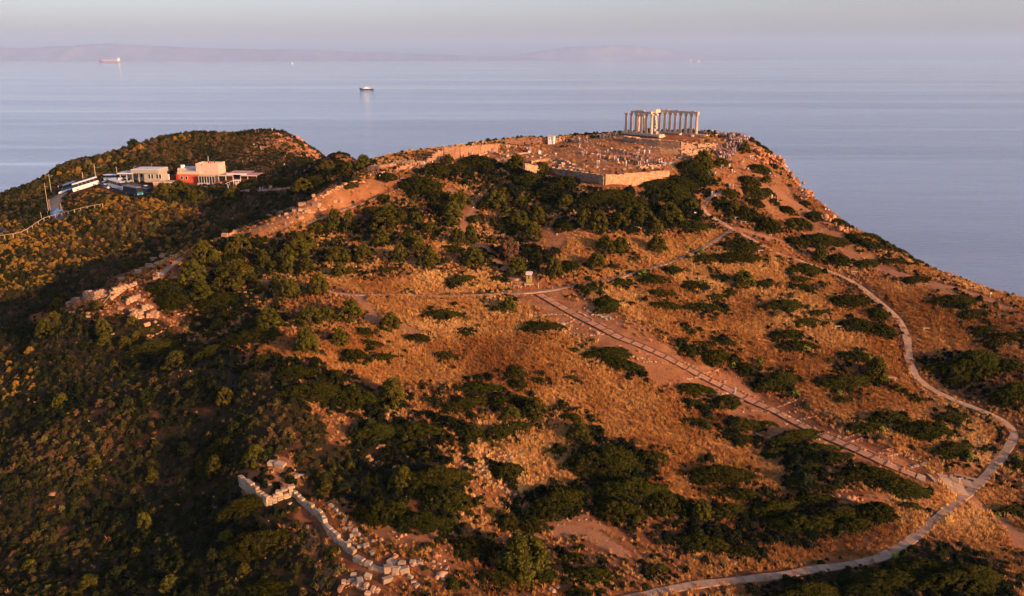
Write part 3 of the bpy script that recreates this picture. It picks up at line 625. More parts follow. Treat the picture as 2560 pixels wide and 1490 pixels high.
for tk, txt in SH.items():
    ox, oy = TILES[tk]
    for e in txt.replace("\n", "").split(";"):
        if not e.strip(): continue
        a = e.split(); X, Y, w, h = map(float, a[:4])
        if h < 5: continue
        SHRUBS.append((ox + X * K, oy + Y * K, w * K, h * K, a[4]))

def place_shrub(px, py, w, h, ty, idx):
    p = gp(px, min(py, 1489)); s = sc(p); wm = w / s; hm = h / s
    if ty == 'M': k_ = 1.25 if py > 900 else (1.02 if py < 480 else 1.15); wm *= k_; hm *= (1 + k_) / 2
    rs = np.random.RandomState(5000 + idx)
    if ty in "RBY":
        ang = .35; hm = min(hm * .98, wm * 1.15); sz = 0 if wm < 2.0 else (1 if wm < 3.7 else 2); bw, bh = RW[sz]; me = ROUND[sz][idx % 3]
        name = "round_shrub"
    else:
        sz = 0 if wm < 2.4 else (1 if wm < 5.0 else (2 if wm < 9.0 else 3)); bw, bh = MW[sz]; me = MAT[sz][idx % 3]; name = "low_shrub"
    # visible height on the image = height + foreshortened depth
    va = math.atan2(HC - p[2], p[1]) + .12
    if ty == "M":
        dep = wm * .62; hz_ = max(wm * .14, min(hm * .5, wm * .30)); sy = min(1.35, max(.55, .82 * (hm - hz_ * .75) / max(math.sin(va), .15) / dep))
    else: hz_ = max(hm * .92, wm * .5); sy = 1.0
    half = wm * .5 + .5; pdv = float(zat(pathdist, p[0], p[1])); sdv = float(zat(STRD, p[0], p[1])) - 1.4
    if min(pdv, sdv) < half * .9:      # keep off the paths
        Dm = pathdist if pdv < sdv else STRD; gx_ = float(zat(Dm, p[0] + 2, p[1]) - zat(Dm, p[0] - 2, p[1])); gy_ = float(zat(Dm, p[0], p[1] + 2) - zat(Dm, p[0], p[1] - 2)); gl = math.hypot(gx_, gy_) + 1e-6
        mv = min(half * .9 - min(pdv, sdv), half * .7); p = p + np.array([gx_ / gl * mv, gy_ / gl * mv, 0]); wm *= .86; hm *= .9
    root = link(name, None, loc=(p[0], p[1] + (wm * .62 * sy * .42 if ty == "M" else wm * .38), 0), rot=(0, 0, (rs.rand() - .5) * (.5 if ty == "M" else 6.28)))
    root.location.z = float(hz(root.location.x, root.location.y)) - .06 * hz_
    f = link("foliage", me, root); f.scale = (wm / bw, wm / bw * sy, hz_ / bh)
    if ty == "M":   # lean the mat with the ground
        e = 1.5; dzx = float(hz(root.location.x + e, root.location.y) - hz(root.location.x - e, root.location.y)) / (2 * e); dzy = float(hz(root.location.x, root.location.y + e) - hz(root.location.x, root.location.y - e)) / (2 * e)
        n = Vector((-dzx, -dzy, 1)).normalized(); q = Vector((0, 0, 1)).rotation_difference(n)
        root.rotation_euler = (q.to_matrix() @ Matrix.Rotation(root.rotation_euler.z, 3, 'Z')).to_euler()
    else:
        st = link("stem", STEM[sz], root); st.scale = (wm / bw, wm / bw, hz_ / bh)
    if ty in "BY":
        f.data = BROWN_ROUND if ty == "B" else LIME_ROUND; f.scale = (wm / 1.5, wm / 1.5, hz_ / 1.15)
    size = "small" if wm < 1.8 else ("medium" if wm < 3.6 else ("large" if wm < 7 else "huge"))
    look = {"R": "round olive green bush", "B": "dry brown round bush", "Y": "yellow-green spurge clump", "M": "low dark green shrub"}[ty]
    root["category"] = "shrub"; root["group"] = {"R": "round olive green bushes on the slope", "B": "dry brown bushes", "Y": "yellow-green spurge clumps", "M": "low dark green shrubs spreading over the slope"}[ty]
    LABELLED.append([root, size + " " + look, px, py, None])
    return root, wm
BROWN_ROUND = fol_mesh("foliage", dome_lobes(1.5, 1.4, 1.15, .2, 700), M_BROWN, leaves_per=24, leaf=.08, seed=701)
LIME_ROUND = fol_mesh('foliage', dome_lobes(1.5, 1.4, 1.15, .2, 720), M_LIME, leaves_per=24, leaf=.08, seed=721)
SHP = []
for i, (px, py, w, h, ty) in enumerate(SHRUBS):
    r_, wm = place_shrub(px, py, w, h, ty, i); SHP.append((r_.location.x, r_.location.y, wm * .5))
SHP = np.array(SHP)

# ---------------------------------------------------------------- scattered ground cover (one object each, instanced)
def proto_coll(name, meshes):
    c = bpy.data.collections.new(name)
    for k, me in enumerate(meshes):
        o = bpy.data.objects.new("%s_%02d" % (name, k), me); c.objects.link(o)
    return c
def scatter(name, coll, P, idx, rot, scl, tint, label):
    me = np_mesh(name, P, []) if False else bpy.data.meshes.new(name)
    me.vertices.add(len(P)); me.vertices.foreach_set("co", np.asarray(P, np.float32).ravel())
    a = me.attributes.new("pick", 'INT', 'POINT'); a.data.foreach_set("value", np.asarray(idx, np.int32))
    a = me.attributes.new("turn", 'FLOAT_VECTOR', 'POINT'); a.data.foreach_set("vector", np.asarray(rot, np.float32).ravel())
    a = me.attributes.new("size", 'FLOAT_VECTOR', 'POINT'); a.data.foreach_set("vector", np.asarray(scl, np.float32).ravel())
    fattr(me, "tint", tint)
    o = link(name, me); tag(o, label, None, None, "stuff")
    g = bpy.data.node_groups.new(name + "_scatter", 'GeometryNodeTree')
    g.interface.new_socket("Geometry", in_out='INPUT', socket_type='NodeSocketGeometry'); g.interface.new_socket("Geometry", in_out='OUTPUT', socket_type='NodeSocketGeometry')
    gi = g.nodes.new("NodeGroupInput"); go = g.nodes.new("NodeGroupOutput"); ip = g.nodes.new("GeometryNodeInstanceOnPoints")
    ci = g.nodes.new("GeometryNodeCollectionInfo"); ci.inputs["Collection"].default_value = coll; ci.inputs["Separate Children"].default_value = True; ci.inputs["Reset Children"].default_value = True
    g.links.new(gi.outputs[0], ip.inputs["Points"]); g.links.new(ci.outputs[0], ip.inputs["Instance"]); ip.inputs["Pick Instance"].default_value = True
    for nm, ty, sock in (("pick", 'INT', "Instance Index"), ("turn", 'FLOAT_VECTOR', "Rotation"), ("size", 'FLOAT_VECTOR', "Scale")):
        na = g.nodes.new("GeometryNodeInputNamedAttribute"); na.data_type = ty; na.inputs["Name"].default_value = nm
        if sock == "Rotation":
            er = g.nodes.new("FunctionNodeEulerToRotation"); g.links.new(na.outputs[0], er.inputs[0]); g.links.new(er.outputs[0], ip.inputs[sock])
        else: g.links.new(na.outputs[0], ip.inputs[sock])
    g.links.new(ip.outputs[0], go.inputs[0])
    m = o.modifiers.new("scatter", 'NODES'); m.node_group = g
    return o
def tint_mat(name, stops, tone_amt=.5, rough=.9):
    """colour picked per instance by its own tint, with tone along the plant"""
    t = NT(name); a = t.n("ShaderNodeAttribute"); a.attribute_name = "tint"; a.attribute_type = 'INSTANCER'
    b = t.n("ShaderNodeAttribute"); b.attribute_name = "tone"
    c = t.ramp(a.outputs["Fac"], stops); h = t.n("ShaderNodeHueSaturation"); t.l(c, h.inputs["Color"])
    r = t.n("ShaderNodeMapRange"); t.l(b.outputs["Fac"], r.inputs[0]); r.inputs[3].default_value = 1 - tone_amt; r.inputs[4].default_value = 1 + tone_amt; t.l(r.outputs[0], h.inputs["Value"])
    t.l(h.outputs[0], t.p.inputs["Base Color"]); t.p.inputs["Roughness"].default_value = rough; t.p.inputs["Specular IOR Level"].default_value = .1
    return t.m
M_SCRUB = tint_mat("maquis_leaf", [(0.0, (.007, .009, .002)), (0.3, (.017, .019, .003)), (.5, (.040, .034, .006)), (.68, (.070, .042, .014)), (.82, (.11, .052, .02)), (.9, (.10, .085, .02)), (1.0, (.26, .12, .012))])
M_GRASS = tint_mat("dry_grass_blade", [(0.0, (.20, .065, .014)), (.35, (.36, .145, .034)), (.65, (.54, .275, .078)), (1.0, (.80, .49, .17))], .14)
def clump_mesh(w, h, r, seed, leaf=.09, lp=14):
    V, TF, QF, T = foliage(dome_lobes(w, w * .9, h, r, seed, gaps=.2, irregular=.3), leaves_per=lp, leaf=leaf, seed=seed + 1)
    me = np_mesh("clump", V, [TF, QF], [M_SCRUB]); fattr(me, "tone", T); return me
def tuft_mesh(seed, n=16, h=.55, spread=.28):
    rs = np.random.RandomState(seed); a = rs.rand(n) * 6.28; r = rs.rand(n) * spread
    base = np.stack([np.cos(a) * r, np.sin(a) * r, np.full(n, -.05)], -1); lean = rs.randn(n, 2) * .16 + np.stack([np.cos(a), np.sin(a)], -1) * .10
    tip = base + np.concatenate([lean, (h * (.6 + .6 * rs.rand(n)))[:, None]], 1); w = .035
    pa = rs.rand(n) * 6.28; side = np.stack([np.cos(pa), np.sin(pa), np.zeros(n)], -1) * w
    mid = (base + tip) / 2 + np.array([0, 0, .04])
    V = np.stack([base - side * .6, base + side * .6, mid + side, mid - side, tip + side * .3, tip - side * .3], 1).reshape(-1, 3)
    q = np.arange(n)[:, None] * 6; Fc = np.concatenate([q + [0, 1, 2, 3], q + [3, 2, 4, 5]])
    me = np_mesh("tuft", V, Fc, [M_GRASS]); fattr(me, "tone", np.tile([.15, .15, .5, .5, 1, 1], n) * .8 + .1 * rs.rand(n * 6)); return me
M_PEB = tint_mat("broken_stone", [(0.0, (.16, .06, .025)), (.5, (.34, .16, .075)), (1.0, (.52, .36, .22))], .2)
def peb_mesh(seed):
    r_ = np.random.RandomState(seed); v, f = ICO1; v = v.copy() * (1 + .2 * r_.randn(len(v), 1))
    for _ in range(8):
        q = r_.randn(3); q /= np.linalg.norm(q); d = .4 + .3 * r_.rand(); h = v @ q; v = np.where((h > d)[:, None], v - (h - d)[:, None] * q, v)
    me = np_mesh("pebble", v * [1, .8, .7] + [0, 0, .2], f, [M_PEB]); fattr(me, "tone", np.full(len(v), .5)); return me
PB = proto_coll("pebble", [peb_mesh(k) for k in range(4)])
CL = proto_coll("clump", [clump_mesh(1.0, .55, .2, 800), clump_mesh(1.0, .6, .18, 810), clump_mesh(1.4, .8, .24, 820), clump_mesh(.8, .45, .17, 830), clump_mesh(1.2, .5, .2, 840)])
TU = proto_coll("tuft", [tuft_mesh(900 + k, 16 + 3 * (k % 3), .5 + .08 * (k % 3), .3) for k in range(6)])

def visible_mask(x, y):
    """keep to the ground the camera and its near surroundings can see (in front and to the sides)"""
    return (y > 75) & (y < 470) & (np.abs(x) < 60 + y * .72)
rs = np.random.RandomState(77)
def cand(n, x0, x1, y0, y1):
    x = rs.uniform(x0, x1, n); y = rs.uniform(y0, y1, n); k = visible_mask(x, y); return x[k], y[k]

def finish_scatter():
    # maquis on the left slope, valley and far hill; sparse elsewhere
    global Z_SKIRT
    Z_SKIRT = np.zeros(XX.shape)
    for (a, b, r) in SHP:
        i0, i1, j0, j1 = max(0, int((a - r - 4 - GX0) / GS)), int((a + r + 4 - GX0) / GS), max(0, int((b - r - 4 - GY0) / GS)), int((b + r + 4 - GY0) / GS)
        Z_SKIRT[i0:i1, j0:j1] = np.maximum(Z_SKIRT[i0:i1, j0:j1], np.clip(1 - (np.hypot(XX[i0:i1, j0:j1] - a, (YY[i0:i1, j0:j1] - b) * 1.2) - r * .9) / 2.2, 0, 1) * (r > .9))
    x, y = cand(190000, -300, 190, 75, 470)
    sc_ = zat(Z_SCRUB, x, y); gr = zat(Z_GRASS, x, y); ba = zat(Z_BARE, x, y); pa = zat(Z_PATH, x, y); pdn = zat(pathdist, x, y)
    patch = vnoise(x, y, 11, 51) * .5 + vnoise(x, y, 4, 52) * .35
    dens = np.where((sc_ > .5) | (y > 300), .95 + .35 * patch, np.where(gr > .4, .012 + .05 * np.clip(patch, 0, 1), np.where(ba > .4, np.where(y > 300, .35, .02), .30 + .75 * np.clip(patch + .1, 0, 1))))
    thk = zat(Z_THICK, x, y); dens = dens + .75 * zat(Z_SKIRT, x, y) * (ba < .6) + thk * (.55 + .5 * vnoise(x, y, 5, 53)) * (ba < .5)
    far = np.clip((y - 230) / 200, 0, 1)
    keep = (rs.rand(len(x)) < dens * (1 - .25 * far)) & (pdn > .5) & (pa < .5) & (zat(Z_ROCK, x, y) < .5)
    keep &= zat(STRD, x, y) > 5
    for (a, b, r) in CLEAR: keep &= (x - a) ** 2 + (y - b) ** 2 > (r + .4) ** 2
    x, y = x[keep], y[keep]; n = len(x); z = hz(x, y)
    g1 = vnoise(x, y, 14, 61) + .5 * vnoise(x, y, 5, 62)
    tint = np.clip(.40 + .24 * g1 + .19 * rs.randn(n) - .16 * zat(Z_THICK, x, y) - .22 * zat(Z_SKIRT, x, y) - .08 * (zat(Z_SCRUB, x, y) < .5), 0, .9)
    # orange-yellow flowering patches on the valley side and road bank
    fl = np.zeros(n, bool)
    fp = [poly_px(s) for s in ("-100 590 120 545 260 520 420 500 520 540 500 620 400 640 250 650 100 720 -100 740", "170 470 330 500 350 520 220 520 150 500", "100 450 240 405 330 380 420 350 500 335 460 350 300 410 180 440", "-40 840 90 880 100 1000 -40 1010")]
    for q in fp: fl |= inpoly(x, y, q)
    tint = np.where(fl & (rs.rand(n) < .30 + .35 * vnoise(x, y, 6, 63)), .93 + .07 * rs.rand(n), tint)
    s = np.exp(.28 * rs.randn(n)) * (.78 + .45 * far[keep] + .25 * np.clip(vnoise(x, y, 9, 64), 0, 1)) * np.where(zat(Z_SCRUB, x, y) > .5, 1.0, .66 + .25 * zat(Z_SKIRT, x, y) + .45 * zat(Z_THICK, x, y))
    S = np.stack([s, s * (.85 + .3 * rs.rand(n)), s * (.8 + .5 * rs.rand(n))], -1)
    scatter("scrub", CL, np.stack([x, y, z - .08], -1), rs.randint(0, 5, n), np.stack([.1 * rs.randn(n), .1 * rs.randn(n), rs.rand(n) * 6.28], -1), S, tint, "mixed low brown, olive and yellow-flowering scrub covering the slopes")
    ns = n
    x, y = cand(430000, -120, 170, 75, 300)
    sc_ = zat(Z_SCRUB, x, y); gr = zat(Z_GRASS, x, y); ba = zat(Z_BARE, x, y); pa = zat(Z_PATH, x, y); pdn = zat(pathdist, x, y)
    patch = vnoise(x, y, 8, 71) * .6 + vnoise(x, y, 3, 72) * .4
    dens = np.where(gr > .4, .85 + .3 * patch, np.where(ba > .4, .03 + .12 * np.clip(patch, 0, 1), np.where(sc_ > .5, .006, .20 + .5 * np.clip(patch, 0, 1))))
    keep = (rs.rand(len(x)) < dens) & (pdn > -.1) & (pa < .5) & (zat(STRD, x, y) > 3.2) & (zat(Z_ROCK, x, y) < .4)
    for (a, b, r) in CLEAR: keep &= (x - a) ** 2 + (y - b) ** 2 > r * r
    x, y = x[keep], y[keep]; n = len(x); z = hz(x, y)
    tint = np.clip(.50 + .22 * vnoise(x, y, 26, 76) + .24 * vnoise(x, y, 10, 73) + .12 * vnoise(x, y, 2.5, 74) + .07 * rs.randn(n), 0, 1)
    s = np.exp(.2 * rs.randn(n)) * (.80 + .22 * vnoise(x, y, 6, 75))
    scatter("dry_grass", TU, np.stack([x, y, z], -1), rs.randint(0, 6, n), np.stack([.12 * rs.randn(n) + .05, .12 * rs.randn(n) - .1, rs.rand(n) * 6.28], -1), np.stack([s * 1.1, s * 1.1, s], -1), tint, "sunlit dry golden grass between the shrubs")
    # loose pebbles and broken stone on the bare earth
    x, y = cand(60000, -140, 170, 75, 330); ba = np.maximum(zat(Z_BARE, x, y), zat(Z_PATH, x, y)); gr = zat(Z_GRASS, x, y); ro = zat(Z_ROCK, x, y)
    keep = (rs.rand(len(x)) < np.where(ro > .4, .9, np.where(ba > .4, .38, np.where(gr > .4, .0, .05)))) & (zat(pathdist, x, y) > -.1) & (zat(STRD, x, y) > 1.8)
    x, y = x[keep], y[keep]; m_ = len(x); s = .16 * np.exp(.55 * rs.randn(m_)) * (1 + 2.2 * (zat(Z_ROCK, x, y) > .4))
    scatter("gravel_stones", PB, np.stack([x, y, hz(x, y) - .03], -1), rs.randint(0, 4, m_), np.stack([rs.rand(m_), rs.rand(m_), rs.rand(m_) * 6.28], -1), np.stack([s, s, s * .8], -1), rs.rand(m_), "small broken stones strewn over the bare earth and cliff")
# ================================================================ mesh collector for built things
BOXF = np.array([[0, 3, 2, 1], [4, 5, 6, 7], [0, 1, 5, 4], [1, 2, 6, 5], [2, 3, 7, 6], [3, 0, 4, 7]])
class MB:
    def __init__(s): s.v = []; s.f = []; s.mi = []; s.n = 0
    def add(s, V, Fc, mi=0):
        V = np.asarray(V, float); s.v.append(V)
        for f in Fc: s.f.append(tuple(int(i) + s.n for i in f)); s.mi.append(mi)
        s.n += len(V); return s
    def box(s, c, size, rz=0.0, mi=0, jit=0.0, tilt=(0, 0), taper=1.0):
        """c centre of the BASE, size (x, y, z)"""
        hx, hy, h = size[0] / 2, size[1] / 2, size[2]
        V = np.array([[-hx, -hy, 0], [hx, -hy, 0], [hx, hy, 0], [-hx, hy, 0], [-hx * taper, -hy * taper, h], [hx * taper, -hy * taper, h], [hx * taper, hy * taper, h], [-hx * taper, hy * taper, h]])
        if jit: V += RS.randn(8, 3) * jit
        if tilt != (0, 0): V = V @ np.array(Euler((tilt[0], tilt[1], 0)).to_matrix()).T
        cr, sr = math.cos(rz), math.sin(rz); V = V @ np.array([[cr, sr, 0], [-sr, cr, 0], [0, 0, 1]])
        return s.add(V + np.asarray(c, float), BOXF, mi)
    def prism(s, poly, z0, z1, mi=0):
        n = len(poly); V = [(p[0], p[1], z0) for p in poly] + [(p[0], p[1], z1) for p in poly]
        return s.add(V, [tuple(range(n))[::-1], tuple(range(n, 2 * n))] + [(i, (i + 1) % n, (i + 1) % n + n, i + n) for i in range(n)], mi)
    def cyl(s, p0, p1, r0, r1=None, n=10, mi=0, cap=True):
        r1 = r0 if r1 is None else r1; p0 = np.asarray(p0, float); p1 = np.asarray(p1, float); d = p1 - p0; d /= np.linalg.norm(d)
        a = np.cross(d, [0, 0, 1] if abs(d[2]) < .9 else [1, 0, 0]); a /= np.linalg.norm(a); b = np.cross(d, a); t = np.arange(n) * 2 * math.pi / n
        ring = np.cos(t)[:, None] * a + np.sin(t)[:, None] * b
        V = np.concatenate([p0 + ring * r0, p1 + ring * r1]); Fc = [(i, (i + 1) % n, (i + 1) % n + n, i + n) for i in range(n)]
        if cap: Fc += [tuple(range(n))[::-1], tuple(range(n, 2 * n))]
        return s.add(V, Fc, mi)
    def mesh(s, name, mats, smooth=False):
        return np_mesh(name, np.concatenate(s.v), s.f, mats, s.mi, smooth)
    def obj(s, name, mats, parent=None, loc=None, rot=None, smooth=False):
        return link(name, s.mesh(name, mats if isinstance(mats, (list, tuple)) else [mats], smooth), parent, loc, rot)
def thing(name, cat, loc, rz=0.0, label=None, group=None):
    o = link(name, None, loc=loc, rot=(0, 0, rz)); return tag(o, label, cat, group)
def copy_tree(o, parent=None):
    c = o.copy(); C.objects.link(c)
    if parent is not None: c.parent = parent
    for ch in list(o.children): copy_tree(ch, c)
    return c
def onz(px, py, z):
    v = (py - 745.0) / F; d = (HC - z) / (ST + v * CT); return pd(px, py, d)
def lab(o, what, px, py, where=None): LABELLED.append([o, what, px, py, where]); return o
def proj(p):
    d = p[1] * CT + (HC - p[2]) * ST; return 1280 + p[0] / d * F, 745 + ((HC - p[2]) * CT - p[1] * ST) / d * F

M_MARBLE = simple("temple_marble", (.52, .385, .27), var=.16, scale=1.3, rough=.8, bump=.02, bscale=6, obj_rand=.10)
M_STONE = simple("ashlar_stone", (.38, .215, .115), var=.3, scale=.9, rough=.9, bump=.05, bscale=5, obj_rand=.22)
M_PINK = simple("reddish_ashlar", (.42, .205, .105), var=.3, scale=.8, rough=.9, bump=.05, bscale=5, obj_rand=.2)
M_WHITE_ST = simple("pale_limestone", (.37, .25, .145), var=.26, scale=1.1, rough=.9, bump=.05, bscale=5, obj_rand=.2)
M_DKST = simple("dark_weathered_stone", (.19, .12, .075), var=.3, scale=1.2, bump=.05, obj_rand=.2)
M_EARTH = simple("orange_rock", (.42, .18, .07), var=.35, scale=.8, rough=.95, bump=.12, bscale=3, obj_rand=.2)
M_WHITE = simple("white_paint", (.75, .72, .68), var=.05, scale=3)
M_CONC = simple("grey_concrete", (.36, .31, .255), var=.15, scale=1)
M_DKGLASS = simple("dark_glass", (.016, .017, .018), var=.1, rough=.3, spec=.12)
M_WOOD = simple("weathered_wood", (.42, .31, .18), var=.25, scale=6)
M_METAL = simple("grey_metal", (.35, .34, .33), var=.1, rough=.5, metal=.3)
M_BLACK = simple("black_rubber", (.02, .02, .02), var=.1)

# ---------------------------------------------------------------- stones
def rock_mesh(seed, mat, flat=.7, sub=2):
    """a jagged lump: several angular chunks grown together"""
    rs = np.random.RandomState(seed + 500); V = []; Fc = []; n = 0
    for k in range(5):
        v, f = ICO1; v = v.copy() * (1 + .16 * rs.randn(len(v), 1))
        for _ in range(9):
            q = rs.randn(3); q /= np.linalg.norm(q); d = .42 + .3 * rs.rand(); h = v @ q; v = np.where((h > d)[:, None], v - (h - d)[:, None] * q, v)
        r = (.62 if k == 0 else .22 + .24 * rs.rand()); c = np.zeros(3) if k == 0 else np.array([rs.randn() * .3, rs.randn() * .26, rs.rand() * .12])
        V.append(v * r * np.array([1, .8, flat]) + c + [0, 0, .12]); Fc.append(f + n); n += len(v)
    return np_mesh("stone", np.concatenate(V), np.concatenate(Fc), [mat])
def old_rock_mesh(seed, mat, flat=.7, sub=2):
    rs = np.random.RandomState(seed); v, f = (ICO2 if sub == 2 else ICO1); v = v.copy()
    for _ in range(7):      # chop flat faces
        n = rs.randn(3); n /= np.linalg.norm(n); d = .55 + .3 * rs.rand(); k = v @ n; v = np.where((k > d)[:, None], v - (k - d)[:, None] * n, v)
    v *= np.array([1, .75 + .3 * rs.rand(), flat]) * .62; return np_mesh("stone", v + [0, 0, .2], f, [mat])
def block_mesh(seed, mat, jit=.035):
    rs = np.random.RandomState(seed); bm = bmesh.new(); bmesh.ops.create_cube(bm, size=1)
    for w in bm.verts: w.co += Vector(rs.randn(3) * jit); w.co.z += .5
    bmesh.ops.bevel(bm, geom=bm.edges[:], offset=.045, segments=1, affect='EDGES'); me = bpy.data.meshes.new("block"); bm.to_mesh(me); bm.free(); me.materials.append(mat); return me
ROCK_O = [rock_mesh(k, M_EARTH) for k in range(4)]; ROCK_S = [rock_mesh(10 + k, M_STONE) for k in range(4)]; ROCK_W = [rock_mesh(20 + k, M_WHITE_ST) for k in range(4)]
BLK_S = [block_mesh(k, M_STONE) for k in range(5)]; BLK_W = [block_mesh(10 + k, M_WHITE_ST) for k in range(5)]; BLK_P = [block_mesh(20 + k, M_PINK) for k in range(5)]
def put_piece(name, meshes, p, size, parent, rz=0.0, tilt=.05, o0=None):
    me = meshes[RS.randint(len(meshes))]; q = np.asarray(p, float) - (o0 if o0 is not None else 0)
    o = link(name, me, parent, q, (tilt * RS.randn(), tilt * RS.randn(), rz)); o.scale = size; return o

def block_wall(root, o0, line, height, courses, blen, thick, meshes, skip=.08, ragged=.35, base=None, seed=0):
    """a wall of single blocks along a ground line; height may be a list along the line; each block a part named block"""
    rs = np.random.RandomState(seed); L = np.array(line); s = np.concatenate([[0], np.cumsum(np.hypot(*np.diff(L[:, :2], axis=0).T))])
    hh = np.interp(s, np.linspace(0, s[-1], len(height)), height) if isinstance(height, (list, tuple)) else np.full(len(L), height)
    ch = (max(height) if isinstance(height, (list, tuple)) else height) / courses; cnt = 0
    for c in range(courses):
        t = -rs.rand() * .4
        while t < s[-1]:
            l = blen * (.75 + .5 * rs.rand()); tc_ = min(max(t + l / 2, 0), s[-1]); H = np.interp(tc_, s, hh) * (1 + ragged * .3 * rs.randn())
            x, y = np.interp(tc_, s, L[:, 0]), np.interp(tc_, s, L[:, 1]); k = min(np.searchsorted(s, tc_, 'right') - 1, len(L) - 2); k = max(k, 0); d = L[k + 1] - L[k]
            zb = float(hz(x, y)) if base is None else base
            if (c + .5) * ch < H and rs.rand() > skip * (.4 + c / courses):
                put_piece("block", meshes, (x + rs.randn() * .03, y + rs.randn() * .03, zb - .15 + c * ch), (l * .97, thick * (.9 + .2 * rs.rand()), ch * .97), root, math.atan2(d[1], d[0]) + .02 * rs.randn(), .012, o0); cnt += 1
            t += l
    return cnt
def masonry(name, a, b, zt, zb0, zb1, ch, bl, th, mats, root, o0, seed=0, proud=.05, ragged=0.0):
    """coursed wall of small stones joined in one mesh (each stone a little proud or recessed); zt: top heights at a and b"""
    rs = np.random.RandomState(seed); a = np.asarray(a, float); b = np.asarray(b, float); L = np.hypot(*(b - a)[:2]); u = (b - a)[:2] / L; n = np.array([u[1], -u[0]]); ang = math.atan2(u[1], u[0])
    M = MB(); zmax = max(zt); zmin = min(zb0, zb1); nc = int(math.ceil((zmax - zmin) / ch))
    for c in range(nc):
        t = -rs.rand() * bl * .5; z = zmin + c * ch
        while t < L:
            l = bl * (.6 + .8 * rs.rand()); t0, t1 = max(t, 0), min(t + l, L); t += l
            if t1 - t0 < .1: continue
            f = (t0 + t1) / 2 / L; top = zt[0] * (1 - f) + zt[1] * f + ragged * rs.randn(); bot = zb0 * (1 - f) + zb1 * f
            if z > top - .1 or z + ch < bot: continue
            h = min(ch, top - z); p = a[:2] + u * (t0 + t1) / 2 + n * proud * (rs.rand() - .5)
            M.box((p[0] - o0[0], p[1] - o0[1], z - o0[2]), (t1 - t0 - .035, th, h - .03), ang, mi=(0 if rs.rand() < .55 else rs.randint(len(mats))), jit=.02)
    o = M.obj(name, mats, root); o["kind"] = "stuff"; return o

# ================================================================ TEMPLE
TZ = TEMPLE_Z; A0 = onz(1648, 327.5, TZ); step = (onz(1740, 334.8, TZ) - A0) / 7; print('temple step', step, np.hypot(*step[:2])); B0 = onz(1564.6, 329.6, TZ)
tax = math.atan2(step[1], step[0]); un = step[:2] / np.hypot(*step[:2]); pn = np.array([-un[1], un[0]])
temple = thing("temple", "temple", (A0[0], A0[1], TZ), tax, "roofless ancient Doric temple with two rows of pale marble columns on the hilltop")
def tl(p):  # world -> temple frame
    d = np.asarray(p, float) - np.array([A0[0], A0[1], TZ]); return np.array([d[0] * un[0] + d[1] * un[1], d[0] * pn[0] + d[1] * pn[1], d[2]])
COLH = 6.45
def column_mesh():
    M = MB(); n = 40; V = []; prof = [(0, .50), (.8, .495), (1.7, .48), (2.9, .455), (4.1, .43), (5.2, .40), (5.72, .385)]
    for (z, r) in prof:
        for j in range(n):
            a = 2 * math.pi * j / n; rr = r * (.92 if j % 2 else 1.0); V.append((rr * math.cos(a), rr * math.sin(a), z))
    Fc = [(k * n + j, k * n + (j + 1) % n, (k + 1) * n + (j + 1) % n, (k + 1) * n + j) for k in range(len(prof) - 1) for j in range(n)]
    M.add(V, Fc); return M.mesh("column", [M_MARBLE])
def capital_mesh():
    M = MB(); M.cyl((0, 0, 5.72), (0, 0, 5.82), .39, .40, 20); M.cyl((0, 0, 5.82), (0, 0, 6.07), .40, .56, 20); M.box((0, 0, 6.07), (1.16, 1.16, .28), jit=.01); return M.mesh("capital", [M_MARBLE])
CM, KM = column_mesh(), capital_mesh()
def add_col(p, hs=1.0, cap=True):
    q = tl(p); c = link("column", CM, temple, (q[0], q[1], 0), (0, 0, RS.rand())); c.scale = (1, 1, hs if cap else hs)
    if cap: k = link("capital", KM, c, (0, 0, 0), (0, 0, -c.rotation_euler.z))
    return c
far = [A0 + step * i for i in range(8)]; near = [B0 + step * i for i in range(6)]
for p in far + near: add_col(p)
ARCH = [block_mesh(60 + k, M_MARBLE, .012) for k in range(4)]
def beam(p, q, z, h=.80, th=.95, e=0.0):
    a, b = tl(p), tl(q); d = b - a; L = math.hypot(d[0], d[1]); o = link("architrave_block", ARCH[RS.randint(4)], temple, ((a[0] + b[0]) / 2, (a[1] + b[1]) / 2, z), (0, 0, math.atan2(d[1], d[0]))); o.scale = (L + e - .02, th, h); return o
for i in range(7): beam(far[i], far[i + 1], COLH, e=(1.1 if i == 6 else 0))
for i in range(1, 5): beam(near[i], near[i + 1], COLH, h=.78, e=0)
beam(near[2] - step * .2, near[2] + step * 1.55, COLH + .78, .28, .8)
for i in (0, 1, 3, 6): beam(far[i] + step * .1, far[i] + step * .7, COLH + .80, .12 + .08 * (i % 2), .6)
# porch pillars and ragged end wall
an = onz(1636, 331.5, TZ); pil1 = onz(1595.5, 328.5, TZ); pil2 = onz(1608, 326.5, TZ)
for (p, w, seed, top) in ((an, 1.35, 1, COLH), (pil1, .8, 2, COLH - .3), (pil2, .8, 3, COLH - .15)):
    q = tl(p); z = 0; rs = np.random.RandomState(seed)
    while z < top - .05:
        h = min(.48, top - z); ww = w * (1 + (.3 if w > 1 else .14) * rs.randn()) * (1.25 if (w > 1 and z < 1.4) else 1)
        o = link("wall_block", ARCH[rs.randint(4)], temple, (q[0] + (.12 if w > 1 else .03) * rs.randn(), q[1], z), (0, 0, .04 * rs.randn())); o.scale = (max(ww, .5), .85, h * .98); z += h
beam(an - np.r_[pn, 0] * .3, far[0] + np.r_[pn, 0] * .3, COLH, .8, .9, .6); beam(an - step * .1, an + (far[0] - an) * .62, COLH + .8, .42, .85, .3)
